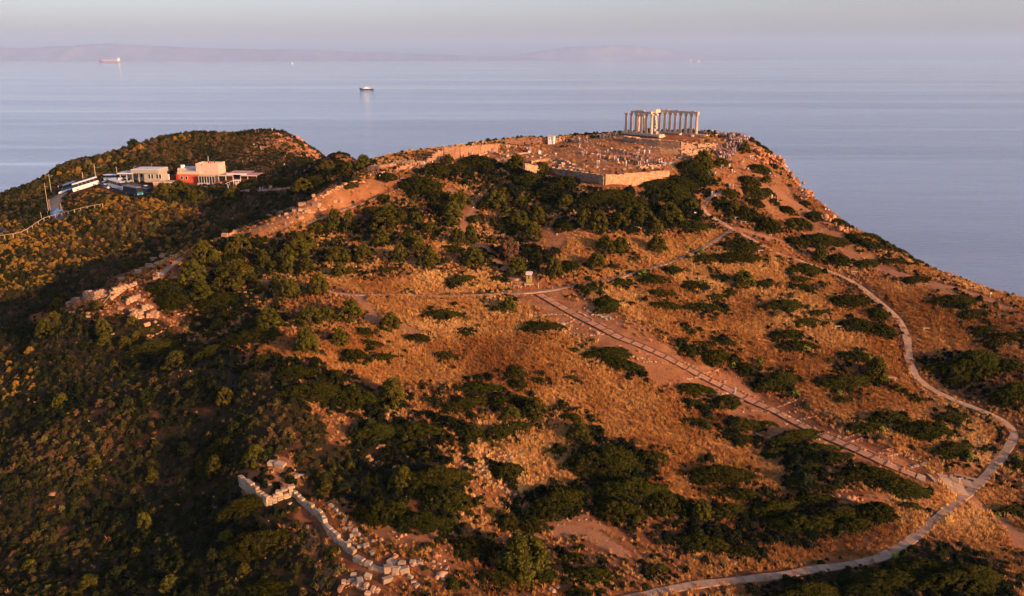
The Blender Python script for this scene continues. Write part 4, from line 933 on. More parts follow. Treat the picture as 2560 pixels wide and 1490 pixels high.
# stepped base under the rows, in separate slabs
for row, i0, i1 in ((far, -1.0, 8.0), (near, -.9, 6.2)):
    for k in range(2):
        t = i0
        while t < i1:
            l = .95 + .3 * RS.rand(); p = row[0] + step * (t + l / 2); q = tl(p)
            o = link("step_slab", ARCH[RS.randint(4)], temple, (q[0], q[1], -.34 * (k + 1)), (0, 0, .006 * RS.randn())); o.scale = (l * 2.52 - .03, 1.35 + .45 * k, .33); t += l
cl = tl(near[0])
CLEAR.append((*(A0[:2] + step[:2] * 3 + pn * cl[1] / 2), 13))
# fallen blocks spilling down in front
t_sp = [(1643, 333), (1647, 337), (1651, 340), (1655, 342), (1644, 340), (1649, 344), (1659, 341), (1640, 336), (1656, 338), (1700, 337), (1731, 341), (1757, 340), (1790, 340), (1775, 341), (1685, 333)]
# ---------------------------------------------------------------- loose marble and stone blocks lying about (each a thing)
def loose(px, py, w, kind="block", meshes=None, h=None, where=None, what=None, group="fallen stone blocks", d=None):
    p = gp(px, py); s = sc(p); ww = w / s
    M = meshes or BLK_W; o = link("stone_block" if kind == "block" else "boulder", M[RS.randint(len(M))], None, (p[0], p[1], p[2] - .12 * ww), (.08 * RS.randn(), .08 * RS.randn(), RS.rand() * 6.28 if kind != "block" else .5 * RS.randn()))
    if kind != "block" and ww > 3.2:      # a big outcrop: more lumps as parts of it
        for _ in range(int(ww * 1.6)):
            c = link("lump", M[RS.randint(len(M))], o, (RS.randn() * .38, RS.randn() * .34, RS.rand() * .1), (RS.randn() * .3, RS.randn() * .3, RS.rand() * 6)); c.scale = (.32 + .25 * RS.rand(),) * 3
    o.scale = (ww, ww * (.55 + .25 * RS.rand()), (h or ww * (.42 + .2 * RS.rand()))) if kind == "block" else (ww * .85, ww * .85, ww * .85)
    o["category"] = "stone block" if kind == "block" else "boulder"; o["group"] = group
    LABELLED.append([o, what or ("pale cut stone block" if kind == "block" else "rough orange boulder"), px, py, where]); CLEAR.append((p[0], p[1], ww * .6)); return o
for (x, y) in t_sp: loose(x, y, 9, meshes=ARCH, what="fallen marble block", group="marble blocks fallen below the temple")

# ================================================================ TERRACE WALLS OF THE SANCTUARY
def wall_base(p): return float(hz(p[0], p[1])) - .4
def outside(a, b, t): return off2(a, b, t)
rt = thing("terrace_wall", "wall", tuple(TER_C), 0, "smooth restored terrace wall corner right under the temple columns")
oc = TER_C
nR = off2(TER_C, TER_R, -1.0); nL = off2(TER_L, TER_C, -1.0)
for nm, a, b, m, sd in (("front_masonry", TER_C, TER_R, [M_PINK, M_STONE], 5), ("side_masonry", TER_L, TER_C, [M_STONE, M_PINK], 6)):
    masonry(nm, a, b, (a[2], b[2]), a[2] - (3.3 if nm[0] == 'f' else 2.9), b[2] - (2.2 if nm[0] == 'f' else 3.3), .42, .95, .9, m, rt, oc, sd, .03)
for q_ in dense(np.array([TEM_L, TEM_C, TEM_R]), 1.5): CLEAR.append((q_[0] - .5, q_[1] - 1.0, 1.4))
rw = thing("fortress_wall", "wall", tuple(TEM_C), 0, "tall coursed stone bastion corner of the sanctuary, right face sunlit")
for nm, a, b, m, hb, sd in (("front_masonry", TEM_C, TEM_R, [M_PINK, M_STONE, M_WHITE_ST, M_EARTH], (6.2, 1.5), 7), ("side_masonry", TEM_L, TEM_C, [M_STONE, M_WHITE_ST, M_DKST, M_PINK], (3.0, 6.2), 8)):
    masonry(nm, a, b, (a[2], b[2]), a[2] - hb[0], b[2] - hb[1], .40, .8, 1.1, m, rw, TEM_C, sd, .16, .10)
# lower continuation of the left wing, sunk in bushes
e = onz(1310, 408, 74.2); e2 = TEM_L
masonry("wing_masonry", e, e2, (e[2], e2[2] - .3), e[2] - 1.6, e2[2] - 3, .36, .7, 1.0, [M_STONE, M_WHITE_ST], rw, TEM_C, 9, .1, .12)
def simple_wall(name, label, pts_px, heights, th=.9, mats=None, ch=.34, bl=.6, ragged=.16, seed=0, lift=0.0, cat="wall"):
    P = [gp(*q) for q in pts_px]; root = thing(name, cat, tuple(P[0]), 0, label)
    for i in range(len(P) - 1):
        a, b = P[i], P[i + 1]; masonry("masonry", a, b, (a[2] + heights[i], b[2] + heights[i + 1]), a[2] - .5, b[2] - .5, ch, bl, th, mats or [M_PINK, M_STONE], root, P[0], seed + i, .12, ragged)
    return root
# gate wall on the left of the sanctuary
simple_wall("gate_wall", "long orange stone wall by the gate with panels and visitors before it", [(1110, 398), (1150, 396), (1200, 386), (1245, 376)], [4.0, 3.9, 3.2, 2.2], seed=20, mats=[M_PINK, M_STONE])
simple_wall("gate_wall", "ragged stepped ruin wall rising left of the gate", [(1065, 407), (1080, 404), (1094, 400), (1108, 398)], [1.0, 1.8, 2.9, 3.8], seed=30, ragged=.4, mats=[M_PINK, M_STONE])
simple_wall("ruined_wall", "low orange wall running down left from the gate ruin", [(985, 428), (1005, 424), (1030, 418), (1062, 409)], [.6, 1.2, 1.5, 1.1], seed=40, ragged=.3)
simple_wall("ruined_wall", "squat ruin with pale footing beside the lower ridge gate", [(921, 428), (950, 424), (972, 419), (990, 413)], [1.6, 1.6, 1.4, .8], seed=50, mats=[M_STONE, M_PINK], ragged=.2)
simple_wall("ruined_wall", "pale low ruin wall in shrubs above the lower gate", [(975, 412), (1000, 408), (1035, 404)], [.6, .8, .5], seed=55, mats=[M_WHITE_ST, M_STONE], ragged=.3)
simple_wall("ruined_wall", "jagged orange ruin wall left of the white guard cabin", [(1264, 361), (1290, 361), (1320, 360), (1345, 359), (1364, 358)], [2.5, 1.9, 1.7, 2.1, 2.3], seed=60, ragged=.35, mats=[M_PINK, M_EARTH])
simple_wall("ruined_wall", "short dark stone block of wall right of the guard cabin", [(1388, 356), (1412, 354), (1440, 354)], [1.4, 1.1, .7], seed=66, ragged=.3)
simple_wall("foundation_wall", "cut stone foundation edge on the plateau below the guard cabin", [(1327, 409), (1350, 404), (1376, 400)], [.8, .8, .6], seed=70, mats=[M_STONE, M_PINK], ch=.6, bl=1.2, ragged=.03)
simple_wall("foundation_wall", "long thin pale foundation line left of the plateau", [(1293, 387), (1325, 382), (1326, 374)], [.5, .5, .9], seed=74, mats=[M_WHITE_ST, M_STONE], ch=.45, bl=1.6, ragged=.04)
simple_wall("foundation_wall", "dark dry stone foundation beside the crowd in front of the temple", [(1390, 402), (1412, 407), (1425, 410)], [.9, .8, .5], seed=78, mats=[M_STONE], ch=.4, bl=1.0)
simple_wall("foundation_wall", "angular stone foundation around a pit near the gate path", [(1195, 390), (1220, 382), (1240, 385), (1262, 389)], [.5, .6, .6, .3], seed=82, mats=[M_STONE], ch=.3)
simple_wall("rubble_wall", "rough rubble retaining slope under the temple terrace", [(1560, 350), (1600, 358), (1650, 366), (1700, 374), (1740, 376), (1790, 366)], [1.3, 1.6, 1.9, 2.6, 2.2, 1.0], seed=86, ragged=.5, mats=[M_STONE, M_PINK], th=1.6)
simple_wall("rubble_wall", "second rubble bank lower beneath the terrace corner", [(1600, 372), (1650, 380), (1700, 388), (1745, 384), (1785, 372)], [.8, 1.2, 1.8, 1.6, .7], seed=95, ragged=.5, mats=[M_STONE, M_WHITE_ST], th=1.4)

for i_, (pp_, hh_, lb_) in enumerate((([(1521, 376), (1546, 379), (1571, 384)], [.9, .9, .7], "pale foundation wall line above the seated crowd"), ([(1477, 388), (1500, 391), (1524, 397)], [.6, .7, .6], "broken foundation wall at the left of the crowd"), ([(1524, 393), (1570, 396), (1620, 400)], [.7, .8, .6], "long rubble foundation through the crowd below the temple"), ([(1391, 416), (1425, 421), (1457, 427)], [.6, .5, .5], "stone edging along the left terrace brink"), ([(1598, 421), (1625, 418), (1650, 414)], [.8, .7, .6], "pale rubble bank at the right terrace brink"), ([(1240, 400), (1270, 398), (1292, 395)], [.5, .6, .4], "foundation line left of the plateau pit"), ([(1252, 411), (1275, 413), (1296, 412)], [.8, .8, .5], "row of bright blocks at the far left terrace edge"), ([(1700, 392), (1722, 390), (1745, 385)], [.7, .9, .6], "rubble bank under the terrace wall corner"), ([(1640, 362), (1670, 365), (1700, 368)], [.8, .8, .9], "rough footing just below the side terrace wall"))):
    simple_wall("foundation_wall", lb_, pp_, hh_, seed=300 + i_, mats=[M_STONE, M_WHITE_ST, M_PINK], ch=.35, bl=.8, ragged=.25)
# plateau stones: parts of the excavated foundations (loose blocks)
pl = """1250 408 8;1262 406 9;1270 410 8;1280 409 10;1290 411 8;1246 402 6;1258 399 7;1300 405 7;1268 391 9;1280 389 8;1318 393 7;1330 392 8;1352 386 6;1362 389 7;1378 402 7;1383 407 8;1408 411 11;1434 412 9;1462 417 10;1400 420 9;1490 419 9;1350 395 6;1375 390 5;1366 386 6;1392 417 7;1510 423 6;1560 425 9;1575 421 8;1600 423 10;1615 420 10;1628 422 9;1640 419 8;1655 412 14;1668 410 14;1680 408 9;1590 416 7;1560 382 8;1572 384 8;1586 386 9;1600 389 8;1614 392 9;1626 396 8;1545 380 7;1530 377 8;1498 388 8;1510 391 9;1480 385 7;1590 396 7;1605 400 8;1620 404 8;1635 407 8;1645 400 6;1700 396 9;1712 398 8;1730 393 8;1760 375 8;1780 366 8;1800 358 8;1812 352 9;1785 352 7;1770 386 8;1752 390 7"""
for e_ in pl.split(";"):
    x, y, w = map(float, e_.split()); loose(x, y, w, what="pale excavated block", group="excavated blocks on the temple plateau")

# ================================================================ RUIN OF THE LEFT RIDGE END
def q2(X, Y): return (150 + X / 6.11, 620 + Y / 6.11)
def ruin(name, label, line, heights, courses, blen, th, meshes, conv, seed, **k):
    P = [gp(*conv(*p)) for p in line]; root = thing(name, "ruin", tuple(P[0]), 0, label); block_wall(root, P[0], P, heights, courses, blen, th, meshes, seed=seed, **k)
    for p in P: CLEAR.append((p[0], p[1], 1.6))
    return root
ruin("ruined_wall", "long sunlit block wall shored with timber at the left ridge end", [(120, 890), (280, 840), (420, 800), (560, 770), (690, 730)], [1.6, 2.0, 1.9, 2.6, 1.9], 5, 1.0, 1.0, BLK_S, q2, 1)
ruin("ruined_wall", "stepped block wall climbing right at the left ridge end", [(775, 790), (850, 740), (950, 660), (1060, 600), (1160, 560)], [2.6, 2.2, 1.7, 1.3, .8], 5, .95, 1.0, BLK_S, q2, 2)
ruin("ruined_wall", "short block wall below the stepped one at the left ruin", [(1020, 860), (1110, 810), (1220, 775)], [1.2, 1.5, 1.3], 3, .9, 1.0, BLK_S, q2, 3)
ruin("ruined_wall", "narrow leaning stone pier shored by timber props", [(1110, 1060), (1180, 1080), (1250, 1050)], [2.2, 2.5, 2.0], 5, .8, 1.5, BLK_S, q2, 4)
ruin("ruined_wall", "bright block wall stub just right of the leaning pier", [(1265, 950), (1340, 925), (1405, 900)], [1.0, 1.5, 1.3], 3, .8, 1.0, BLK_S, q2, 5)
ruin("ruined_wall", "lowest bright wall stub beside the round shrubs of the left ruin", [(1350, 1050), (1420, 1045), (1485, 1060)], [.9, 1.6, 1.7], 3, .8, 1.1, BLK_S, q2, 6)
for X, Y, w, mm in ((1430, 185, 90, BLK_S), (1350, 265, 85, BLK_S), (1390, 300, 70, BLK_S), (1520, 275, 90, BLK_S), (1430, 345, 75, ROCK_S), (1195, 375, 100, BLK_S), (1125, 390, 60, ROCK_S), (940, 485, 90, BLK_S), (1470, 475, 80, BLK_S), (1590, 115, 110, BLK_P), (1560, 140, 70, BLK_P), (1480, 220, 60, ROCK_O), (1600, 160, 60, ROCK_S), (1300, 480, 50, ROCK_S), (1150, 545, 40, ROCK_W), (1245, 545, 40, ROCK_W), (1330, 520, 60, ROCK_S), (1090, 640, 60, BLK_P), (1290, 720, 45, ROCK_S), (1250, 800, 90, BLK_S), (1190, 850, 60, ROCK_S), (930, 935, 80, BLK_S), (960, 1000, 60, ROCK_O), (430, 1000, 60, BLK_S), (440, 1050, 70, BLK_S), (330, 940, 50, ROCK_S), (350, 980, 50, ROCK_S), (170, 990, 60, BLK_S), (90, 860, 50, ROCK_O), (1220, 660, 70, ROCK_O), (1180, 600, 60, ROCK_O), (1060, 1040, 60, ROCK_O), (1705, 75, 38, BLK_S), (570, 810, 60, ROCK_S), (640, 790, 60, ROCK_S), (1340, 1180, 90, BLK_P), (1760, 970, 45, ROCK_S), (1800, 1010, 60, ROCK_S), (1850, 1040, 70, ROCK_S), (1900, 1030, 70, ROCK_O), (1450, 1130, 80, ROCK_S), (1580, 1060, 70, ROCK_S), (1690, 1100, 60, ROCK_O), (1700, 1190, 60, ROCK_O), (1350, 1340, 70, ROCK_O), (1420, 1340, 70, ROCK_O), (1480, 1310, 70, ROCK_S), (1550, 1280, 60, ROCK_O), (1620, 1230, 60, ROCK_O), (1380, 1370, 70, ROCK_O), (1500, 1180, 50, ROCK_O), (820, 1310, 50, ROCK_W)):
    loose(*q2(X, Y), w / 6.11, "block" if mm in (BLK_S, BLK_P) else "rock", mm, what="sunlit tumbled block" if mm in (BLK_S, BLK_P) else "small rounded stone", group="tumbled stones of the left ridge ruin")
def props(lines, conv):
    for (x0, y0, x1, y1) in lines:
        a = gp(*conv(x0, y0)); s = sc(a); hgt = abs(y1 - y0) / 6.11 / s * 1.0; dx = (x1 - x0) / 6.11 / s
        o = thing("timber_prop", "prop", tuple(a), 0, None, "timber props shoring the left ruin"); M = MB(); M.cyl((0, 0, -.1), (dx, .35, hgt), .075, n=6); M.obj("pole", M_WOOD, o)
        M = MB(); M.box((0, 0, -.05), (.3, .3, .1)); M.obj("foot", M_WOOD, o); lab(o, "slanted timber prop", *conv(x0, y0), "against the left ruin")
props(((405, 790, 410, 670), (365, 790, 410, 700), (470, 790, 485, 640), (560, 760, 572, 640), (530, 790, 570, 690), (660, 840, 770, 720), (650, 760, 730, 700), (770, 760, 768, 640), (1050, 1110, 1130, 1000), (1135, 1100, 1135, 960), (1180, 1100, 1172, 960), (1140, 1060, 1172, 1010)), q2)

# ================================================================ RIDGE WALL WITH TUMBLED STONES
def q3(X, Y): return (500 + X / 5.24, 400 + Y / 5.24)
P = [gp(*q3(*p)) for p in ((290, 1030), (450, 960), (600, 880), (760, 800), (950, 730), (1100, 680))]
rr = thing("ruined_wall", "ruin", tuple(P[0]), 0, "low crumbling fortification wall along the lower half of the ridge"); block_wall(rr, P[0], P, [.6, .7, .6, .8, .7, .6], 2, .75, .9, BLK_P + ROCK_O, seed=11, ragged=.8, skip=.2)
P = [gp(*q3(*p)) for p in ((1120, 670), (1300, 600), (1500, 525), (1700, 440), (1850, 360), (2000, 300), (2180, 290))]
rr = thing("ruined_wall", "ruin", tuple(P[0]), 0, "low crumbling fortification wall along the upper half of the ridge"); block_wall(rr, P[0], P, [.6, .7, .7, .8, 1.1, 1.1, .7], 3, .75, .9, BLK_P + ROCK_O, seed=12, ragged=.8, skip=.2)
for X, Y, w, mm in ((330, 1005, 95, BLK_S), (300, 1010, 50, BLK_S), (500, 935, 70, BLK_S), (475, 955, 60, ROCK_S), (1065, 690, 60, BLK_S), (1030, 690, 50, ROCK_S), (1130, 715, 50, BLK_S), (1140, 755, 50, BLK_S), (1200, 640, 60, BLK_S), (1240, 640, 70, ROCK_S), (1240, 665, 60, BLK_S), (1340, 590, 100, BLK_S), (1325, 660, 75, BLK_S), (1350, 690, 50, ROCK_S), (1395, 640, 60, BLK_S), (1400, 675, 70, BLK_S), (1440, 655, 50, ROCK_S), (1430, 690, 55, BLK_S), (1480, 690, 55, BLK_S), (1520, 605, 95, BLK_S), (1560, 590, 60, BLK_S), (1540, 620, 50, ROCK_S), (1600, 625, 40, ROCK_S), (1580, 655, 60, BLK_S), (1620, 645, 60, BLK_S), (1320, 760, 75, BLK_P), (1290, 775, 40, ROCK_S), (1195, 820, 50, BLK_S), (1770, 550, 50, BLK_S), (1840, 550, 50, BLK_S), (1520, 520, 45, ROCK_S), (1610, 490, 50, ROCK_S), (1860, 325, 50, ROCK_S), (1850, 355, 45, BLK_S), (1790, 380, 45, ROCK_S), (2060, 260, 60, ROCK_O), (600, 860, 45, ROCK_S), (890, 725, 45, BLK_S), (660, 915, 35, ROCK_S), (890, 840, 35, ROCK_W), (940, 835, 30, ROCK_W), (910, 880, 35, ROCK_S), (975, 880, 30, ROCK_S), (880, 1115, 40, ROCK_O), (1680, 590, 40, ROCK_S), (1825, 495, 25, ROCK_W), (2000, 400, 40, ROCK_O), (2180, 350, 50, ROCK_O), (1280, 700, 40, ROCK_S)):
    loose(*q3(X, Y), w / 5.24, "block" if mm in (BLK_S, BLK_P) else "rock", mm, what="pale tumbled block" if mm in (BLK_S, BLK_P) else "small tumbled stone", group="tumbled stones along the ridge wall")

# ================================================================ NEAR RUIN: TOWER AND LONG WALL
def q4(X, Y): return (580 + X / 3.965, 1120 + Y / 3.965)
ruin("ruined_tower", "white walled stone tower base with two faces in the foreground scrub", [(95, 360), (180, 440), (270, 510), (350, 560)], [2.1, 2.3, 2.0, 1.9], 5, .95, .8, BLK_W, q4, 21, skip=.03, ragged=.25)
ruin("ruined_tower", "sunlit right face of the foreground tower ruin with a bush in it", [(352, 560), (430, 530), (520, 495), (600, 462)], [2.0, 1.7, 1.9, 1.9], 4, .95, .8, BLK_W, q4, 22, skip=.05, ragged=.3)
ruin("ruined_wall", "ruin", [(620, 470), (760, 600), (900, 720), (960, 850), (1080, 960), (1200, 1045)], [1.0, 1.2, 1.5, 1.6, 1.5, 1.2], 3, 1.05, .7, BLK_W, q4, 23, skip=.03, ragged=.5)["label"] = "long pale block wall running down right through the foreground scrub"
ruin("ruined_wall", "lower end of the pale foreground wall near the big white blocks", [(1230, 1110), (1320, 1150), (1420, 1195), (1530, 1225)], [.9, .6, .6, .8], 2, 1.0, .8, BLK_W, q4, 24, skip=.05)
ruin("rubble_wall", "curved rubble wall at the bottom edge below white blocks", [(1060, 1440), (1090, 1370), (1180, 1345), (1300, 1390), (1450, 1420)], [1.4, .8, .6, .7, .7], 4, .55, .8, BLK_S + ROCK_O, q4, 25, skip=.2, ragged=.6)
for X, Y, w in ((395, 160, 75), (480, 175, 110), (375, 372, 35), (985, 575, 60), (1035, 620, 50), (1062, 650, 40), (1125, 710, 45), (1165, 765, 40), (1195, 770, 35), (1225, 825, 50), (1245, 865, 55), (1190, 875, 60), (1285, 905, 40), (1330, 975, 60), (1390, 1045, 60), (1355, 1160, 75), (1205, 1262, 60), (1260, 1300, 60), (1350, 1285, 75), (1185, 1318, 60), (1275, 1342, 90), (1540, 1318, 100), (1610, 1258, 50), (1765, 1282, 55), (1800, 1330, 50), (1828, 1372, 60), (1345, 1445, 60), (1435, 1410, 60), (1395, 1420, 50), (1380, 1200, 45), (1620, 880, 0), (575, 552, 35), (1870, 1145, 50), (1790, 1140, 60), (650, 280, 50), (700, 270, 40), (620, 290, 40), (1180, 930, 60), (1120, 800, 50), (1170, 800, 40), (1270, 980, 60), (1220, 960, 50)):
    if w: loose(*q4(X, Y), w / 3.965, what="white tumbled block", group="white blocks of the foreground ruin")
for X, Y, w, hh in ((1555, 1225, 95, 1.1), (1680, 1175, 70, 1.0), (1630, 1235, 70, 1.1), (1720, 1235, 90, 1.1), (1590, 1130, 100, .5)):
    loose(*q4(X, Y), w / 3.965, h=hh, what="big upright white block", group="big white blocks at the wall end")
# middle ruin: ring of rough stones in the grass; stones along the earth bank
def q5(X, Y): return (850 + X * K, 990 + Y * K)
for e_ in "900 480 40;915 510 45;930 500 35;1000 530 45;1020 550 40;1040 540 45;1060 580 45;1080 600 50;1095 620 40;1140 640 45;1160 660 40;1185 670 45;1220 680 50;1245 700 45;1280 725 55;1150 460 40;1180 440 35;1210 435 40;1250 450 45;1225 465 35;1290 410 35;1320 400 35;1335 390 25;1055 485 25;1155 540 30;1390 685 45;1430 640 30;1480 610 35;1520 600 40;1550 580 35;1590 560 40;1620 540 50;1640 520 40;1600 490 30;1325 495 30;880 465 30;950 450 30;1020 415 45;960 625 35;990 650 30;910 830 40;965 820 40;1100 815 30;1160 835 35;1190 810 25;700 985 90;450 1030 70;480 1090 60;440 1100 60;410 1175 70;340 1150 50;700 1170 110;680 1210 50;720 1225 50;760 1210 45;790 1255 50;740 1255 40;690 1250 40;300 1055 90;240 1060 60;200 830 45;290 370 70;320 365 60;210 440 60;230 470 60;270 490 50;400 520 50;250 510 40;450 380 35;775 700 30;1680 915 25;1750 910 25;1800 905 30;1850 915 25;1905 940 30;1960 995 30;1640 940 25;1600 945 25;2460 890 50;1545 1330 25;1560 1430 100;1600 1400 60;530 1225 120;590 1230 50;740 1310 150;130 1370 50;150 1345 40;200 1335 50;60 1150 0".split(";"):
    x, y, w = map(float, e_.split())
    w *= .8
    if w: mm = ROCK_O if (y > 950 and x > 280 and x < 800 and y < 1180) or x < 500 and y < 530 else (ROCK_S if w > 38 else ROCK_W); loose(*q5(x, y), w * K, "rock", mm, what={0: "orange rock", 1: "rough tan stone", 2: "small pale stone"}[0 if mm is ROCK_O else (1 if mm is ROCK_S else 2)], group="rough stones among the foreground scrub")
# ================================================================ ANCIENT STREET: framed slabs between low kerbs
def q6(X, Y): return (1260 + X / 7.333, 660 + Y / 7.333)
SL, _ = STREET_D, 0
S2 = resample(STREET_D, 2.55); S2[:, 2] = hz(S2[:, 0], S2[:, 1])
T = np.gradient(S2[:, :2], axis=0); T /= np.linalg.norm(T, axis=1)[:, None]; N = np.stack([-T[:, 1], T[:, 0]], -1)
street = thing("ancient_street", "street", tuple(S2[0]), 0, "long straight excavated street of framed paving running down to the lower right"); street["kind"] = "structure"
if "category" in street: del street["category"]
M_PAVE = simple("street_paving", (.31, .15, .072), var=.25, scale=1.3, bump=.03, obj_rand=.12); M_KERB = simple("street_kerb", (.13, .05, .025), var=.3, scale=1.5, obj_rand=.15)
W2 = 1.12
for i in range(len(S2) - 1):
    a, b = S2[i], S2[i + 1]; tt = (b - a) / np.linalg.norm(b - a); q = []
    for (c, n, sg, e) in ((a, N[i], -1, .14), (b, N[i + 1], -1, -.1), (b, N[i + 1], 1, -.1), (a, N[i], 1, .14)):
        p = c[:2] + n * sg * W2 + tt[:2] * e; q.append(np.array([p[0], p[1], c[2] + .10 + .03 * RS.rand()]) - S2[0])
    q = [q[0], q[1], q[2], q[3]]
    link("paving_slab", slab_mesh("paving_slab", q[::-1], .3, [M_PAVE]), street)
    M = MB(); M.box((a[0] - S2[0][0], a[1] - S2[0][1], a[2] - S2[0][2] - .1), (2 * W2, .16, .33), math.atan2(N[i][1], N[i][0])); M.obj("riser", M_KERB, street)
    for sg in (-1, 1):
        m = (a[:2] + b[:2]) / 2 + N[i] * sg * (W2 + .14); z = (a[2] + b[2]) / 2
        if sg > 0 and RS.rand() < .25: continue
        l = np.linalg.norm((b - a)[:2]); M = MB(); sl_ = math.atan2(b[2] - a[2], l)
        M.box((0, 0, -.15), (l - .04, .16, .42 if sg < 0 else .36)); M.obj("kerb", M_KERB, street, (m[0] - S2[0][0], m[1] - S2[0][1], z - S2[0][2]), (0, -sl_, math.atan2(tt[1], tt[0])))
# side walls of houses along the street: thin rows of rough stones
def stone_row(label, px_pts, size=.34, h=1, mats=None, gap=.12, seed=0):
    P = [gp(*p) for p in px_pts]; D = dense(np.array(P), size * 1.15); rs = np.random.RandomState(seed)
    root = thing("foundation_row", "foundation", tuple(P[0]), 0, label, "foundation rows along the ancient street"); pool = mats or (ROCK_O + ROCK_S)
    k = 0
    for p in D:
        if rs.rand() < gap: continue
        z = float(hz(p[0], p[1])); o = link("stone", pool[rs.randint(len(pool))], root, (p[0] - P[0][0] + .06 * rs.randn(), p[1] - P[0][1] + .06 * rs.randn(), z - P[0][2]), (rs.rand() * .4, 0, rs.rand() * 6.28)); s = size * (.8 + .7 * rs.rand()); o.scale = (s * 1.2, s, s); k += 1
        CLEAR.append((p[0], p[1], .5))
    return root
def t6(X, Y): return (1700 + X * K, 690 + Y * K)
rows = [
 ("long dark row of stones bounding the upper right side of the street", [(1447, 780), (1480, 800), (1510, 815), (1530, 828)], 8),
 ("row of rough stones on the right edge of the street's middle", [t6(0, 630), t6(60, 650), t6(130, 690), t6(240, 750), t6(320, 780)], 9),
 ("reddish cross wall stub right of the street near the small bush", [t6(170, 720), t6(220, 705), t6(270, 690)], 10),
 ("thin orange cross wall below the first one right of the street", [t6(300, 772), t6(370, 755), t6(430, 742)], 11),
 ("dark stone edge of the street beside the walking visitor", [t6(400, 830), t6(480, 865), t6(540, 885), t6(600, 920), t6(670, 965)], 12),
 ("bright orange cross wall beginning at the dark street edge", [t6(680, 970), t6(760, 945), t6(840, 915)], 13),
 ("broken cross wall next down right of the street", [t6(780, 1000), t6(820, 1000), t6(860, 985)], 14),
 ("faint cross wall of small stones in the excavated strip", [t6(890, 1050), t6(940, 1040), t6(990, 1030)], 15),
 ("stone edge along the lower right of the street", [t6(700, 985), t6(800, 1035), t6(920, 1095), t6(1040, 1150), t6(1110, 1180)], 16),
 ("long cross wall with a white stone at its street end", [t6(1150, 1195), t6(1230, 1180), t6(1300, 1158)], 17),
 ("parallel cross wall just below the one with the white stone", [t6(1210, 1220), t6(1290, 1205), t6(1360, 1175)], 18),
 ("dark stone border of the lowest street stretch", [t6(1200, 1220), t6(1300, 1260), t6(1400, 1300), t6(1500, 1350), t6(1600, 1400), t6(1660, 1425)], 19),
 ("pale outline row at the top of the lowest house plot", [t6(1450, 1300), t6(1530, 1270), t6(1600, 1300), t6(1700, 1340), t6(1790, 1370)], 20),
 ("whitish wall closing the lowest house plot by the path", [t6(1670, 1400), t6(1730, 1395), t6(1800, 1370)], 21),
 ("inner partition row of the lowest house plot", [t6(1520, 1320), t6(1570, 1312), t6(1620, 1300)], 22),
 ("pale stone row left of the street's upper third", [q6(320, 960), q6(500, 960), q6(760, 940), q6(1040, 935), q6(1100, 920)], 23),
 ("orange foundation line with white block left of the street", [q6(820, 1110), q6(940, 1095), q6(1040, 1080)], 24),
 ("broken foundation line reaching the left street kerb", [q6(1130, 1100), q6(1210, 1070), q6(1280, 1040)], 25),
 ("long thin foundation line lower left of the street", [q6(1500, 1330), q6(1650, 1310), q6(1810, 1300)], 26),
 ("diagonal stone line crossing the bare ground left of the street", [q6(1060, 1180), q6(1180, 1250), q6(1280, 1320)], 27),
 ("white edged foundation left of the street's middle", [t6(0, 745), t6(60, 758), t6(140, 745)], 28),
 ("white rubble foundation corner below the walking visitor", [t6(260, 865), t6(320, 865), t6(375, 860)], 29),
 ("white and orange foundation row under the rubble corner", [t6(370, 900), t6(420, 915), t6(460, 908)], 30),
 ("thin pink foundation line lower left of the visitor", [t6(440, 970), t6(520, 990), t6(600, 990)], 31),
 ("short bright foundation stub crossing left at the lower street", [t6(945, 1190), t6(1000, 1200), t6(1055, 1188)], 32),
 ("foundation line in the bare strip left of the street's upper middle", [(1560, 893), (1590, 893), (1620, 897)], 33),
 ("pinkish foundation row left of the middle street", [(1602, 905), (1630, 905), (1655, 908)], 34),
]
for (lb, pp, sd) in rows: stone_row(lb, pp, .47 if sd not in (8, 9, 12, 16, 19) else .52, seed=sd, mats=(ROCK_W + ROCK_S) if sd in (21, 23, 28, 29, 30, 32) else None)
# white stones laid out in rows beside the street
for i, (X, Y) in enumerate([(1535, 860), (1560, 885), (1530, 880), (1590, 880), (1620, 900), (1600, 905), (1625, 935), (1650, 930), (1690, 945), (1720, 950), (1745, 935), (1770, 955), (1790, 980), (1820, 985), (1850, 975), (1885, 985), (1905, 965), (1870, 1000), (1930, 1000), (1960, 1010), (1990, 1015), (1945, 985), (1840, 1010), (1880, 1025)]):
    loose(*q6(X, Y), 6.5, meshes=BLK_W, what=["long", "short", "flat", "tilted", "broken", "small"][i % 6] + " white block", where="in the rows by the upper street", group="white blocks laid out beside the street")
for X, Y, w in ((925, 1030, 40), (1080, 1105, 85), (1105, 1210, 35), (1380, 1075, 35), (1580, 1185, 35), (1485, 640, 45), (1275, 1030, 35), (1340, 1185, 35), (1110, 930, 30), (1845, 1275, 30), (1760, 1265, 0)):
    if w: loose(*q6(X, Y), w / 7.333, what="lone pale block", group="lone blocks beside the street")
for X, Y, w in ((1165, 1175, 35), (1080, 995, 38), (780, 1085, 30), (650, 930, 0), (870, 955, 25), (1215, 1330, 15), (320, 1240, 30), (355, 1255, 20), (75, 1520, 0), (770, 1350, 35), (960, 1190, 22), (1085, 1145, 25), (120, 675, 25), (700, 1100, 18), (740, 1110, 18), (820, 1140, 20), (2190, 1170, 18), (2120, 1245, 25), (2165, 1215, 35), (2200, 1205, 30), (2240, 1190, 25), (2265, 1175, 20)):
    if w: loose(*t6(X, Y), w * K, "rock", ROCK_W, what="small white stone", group="white stones in the grass")
def t9(X, Y): return (1700 + X * K, 990 + Y * K)
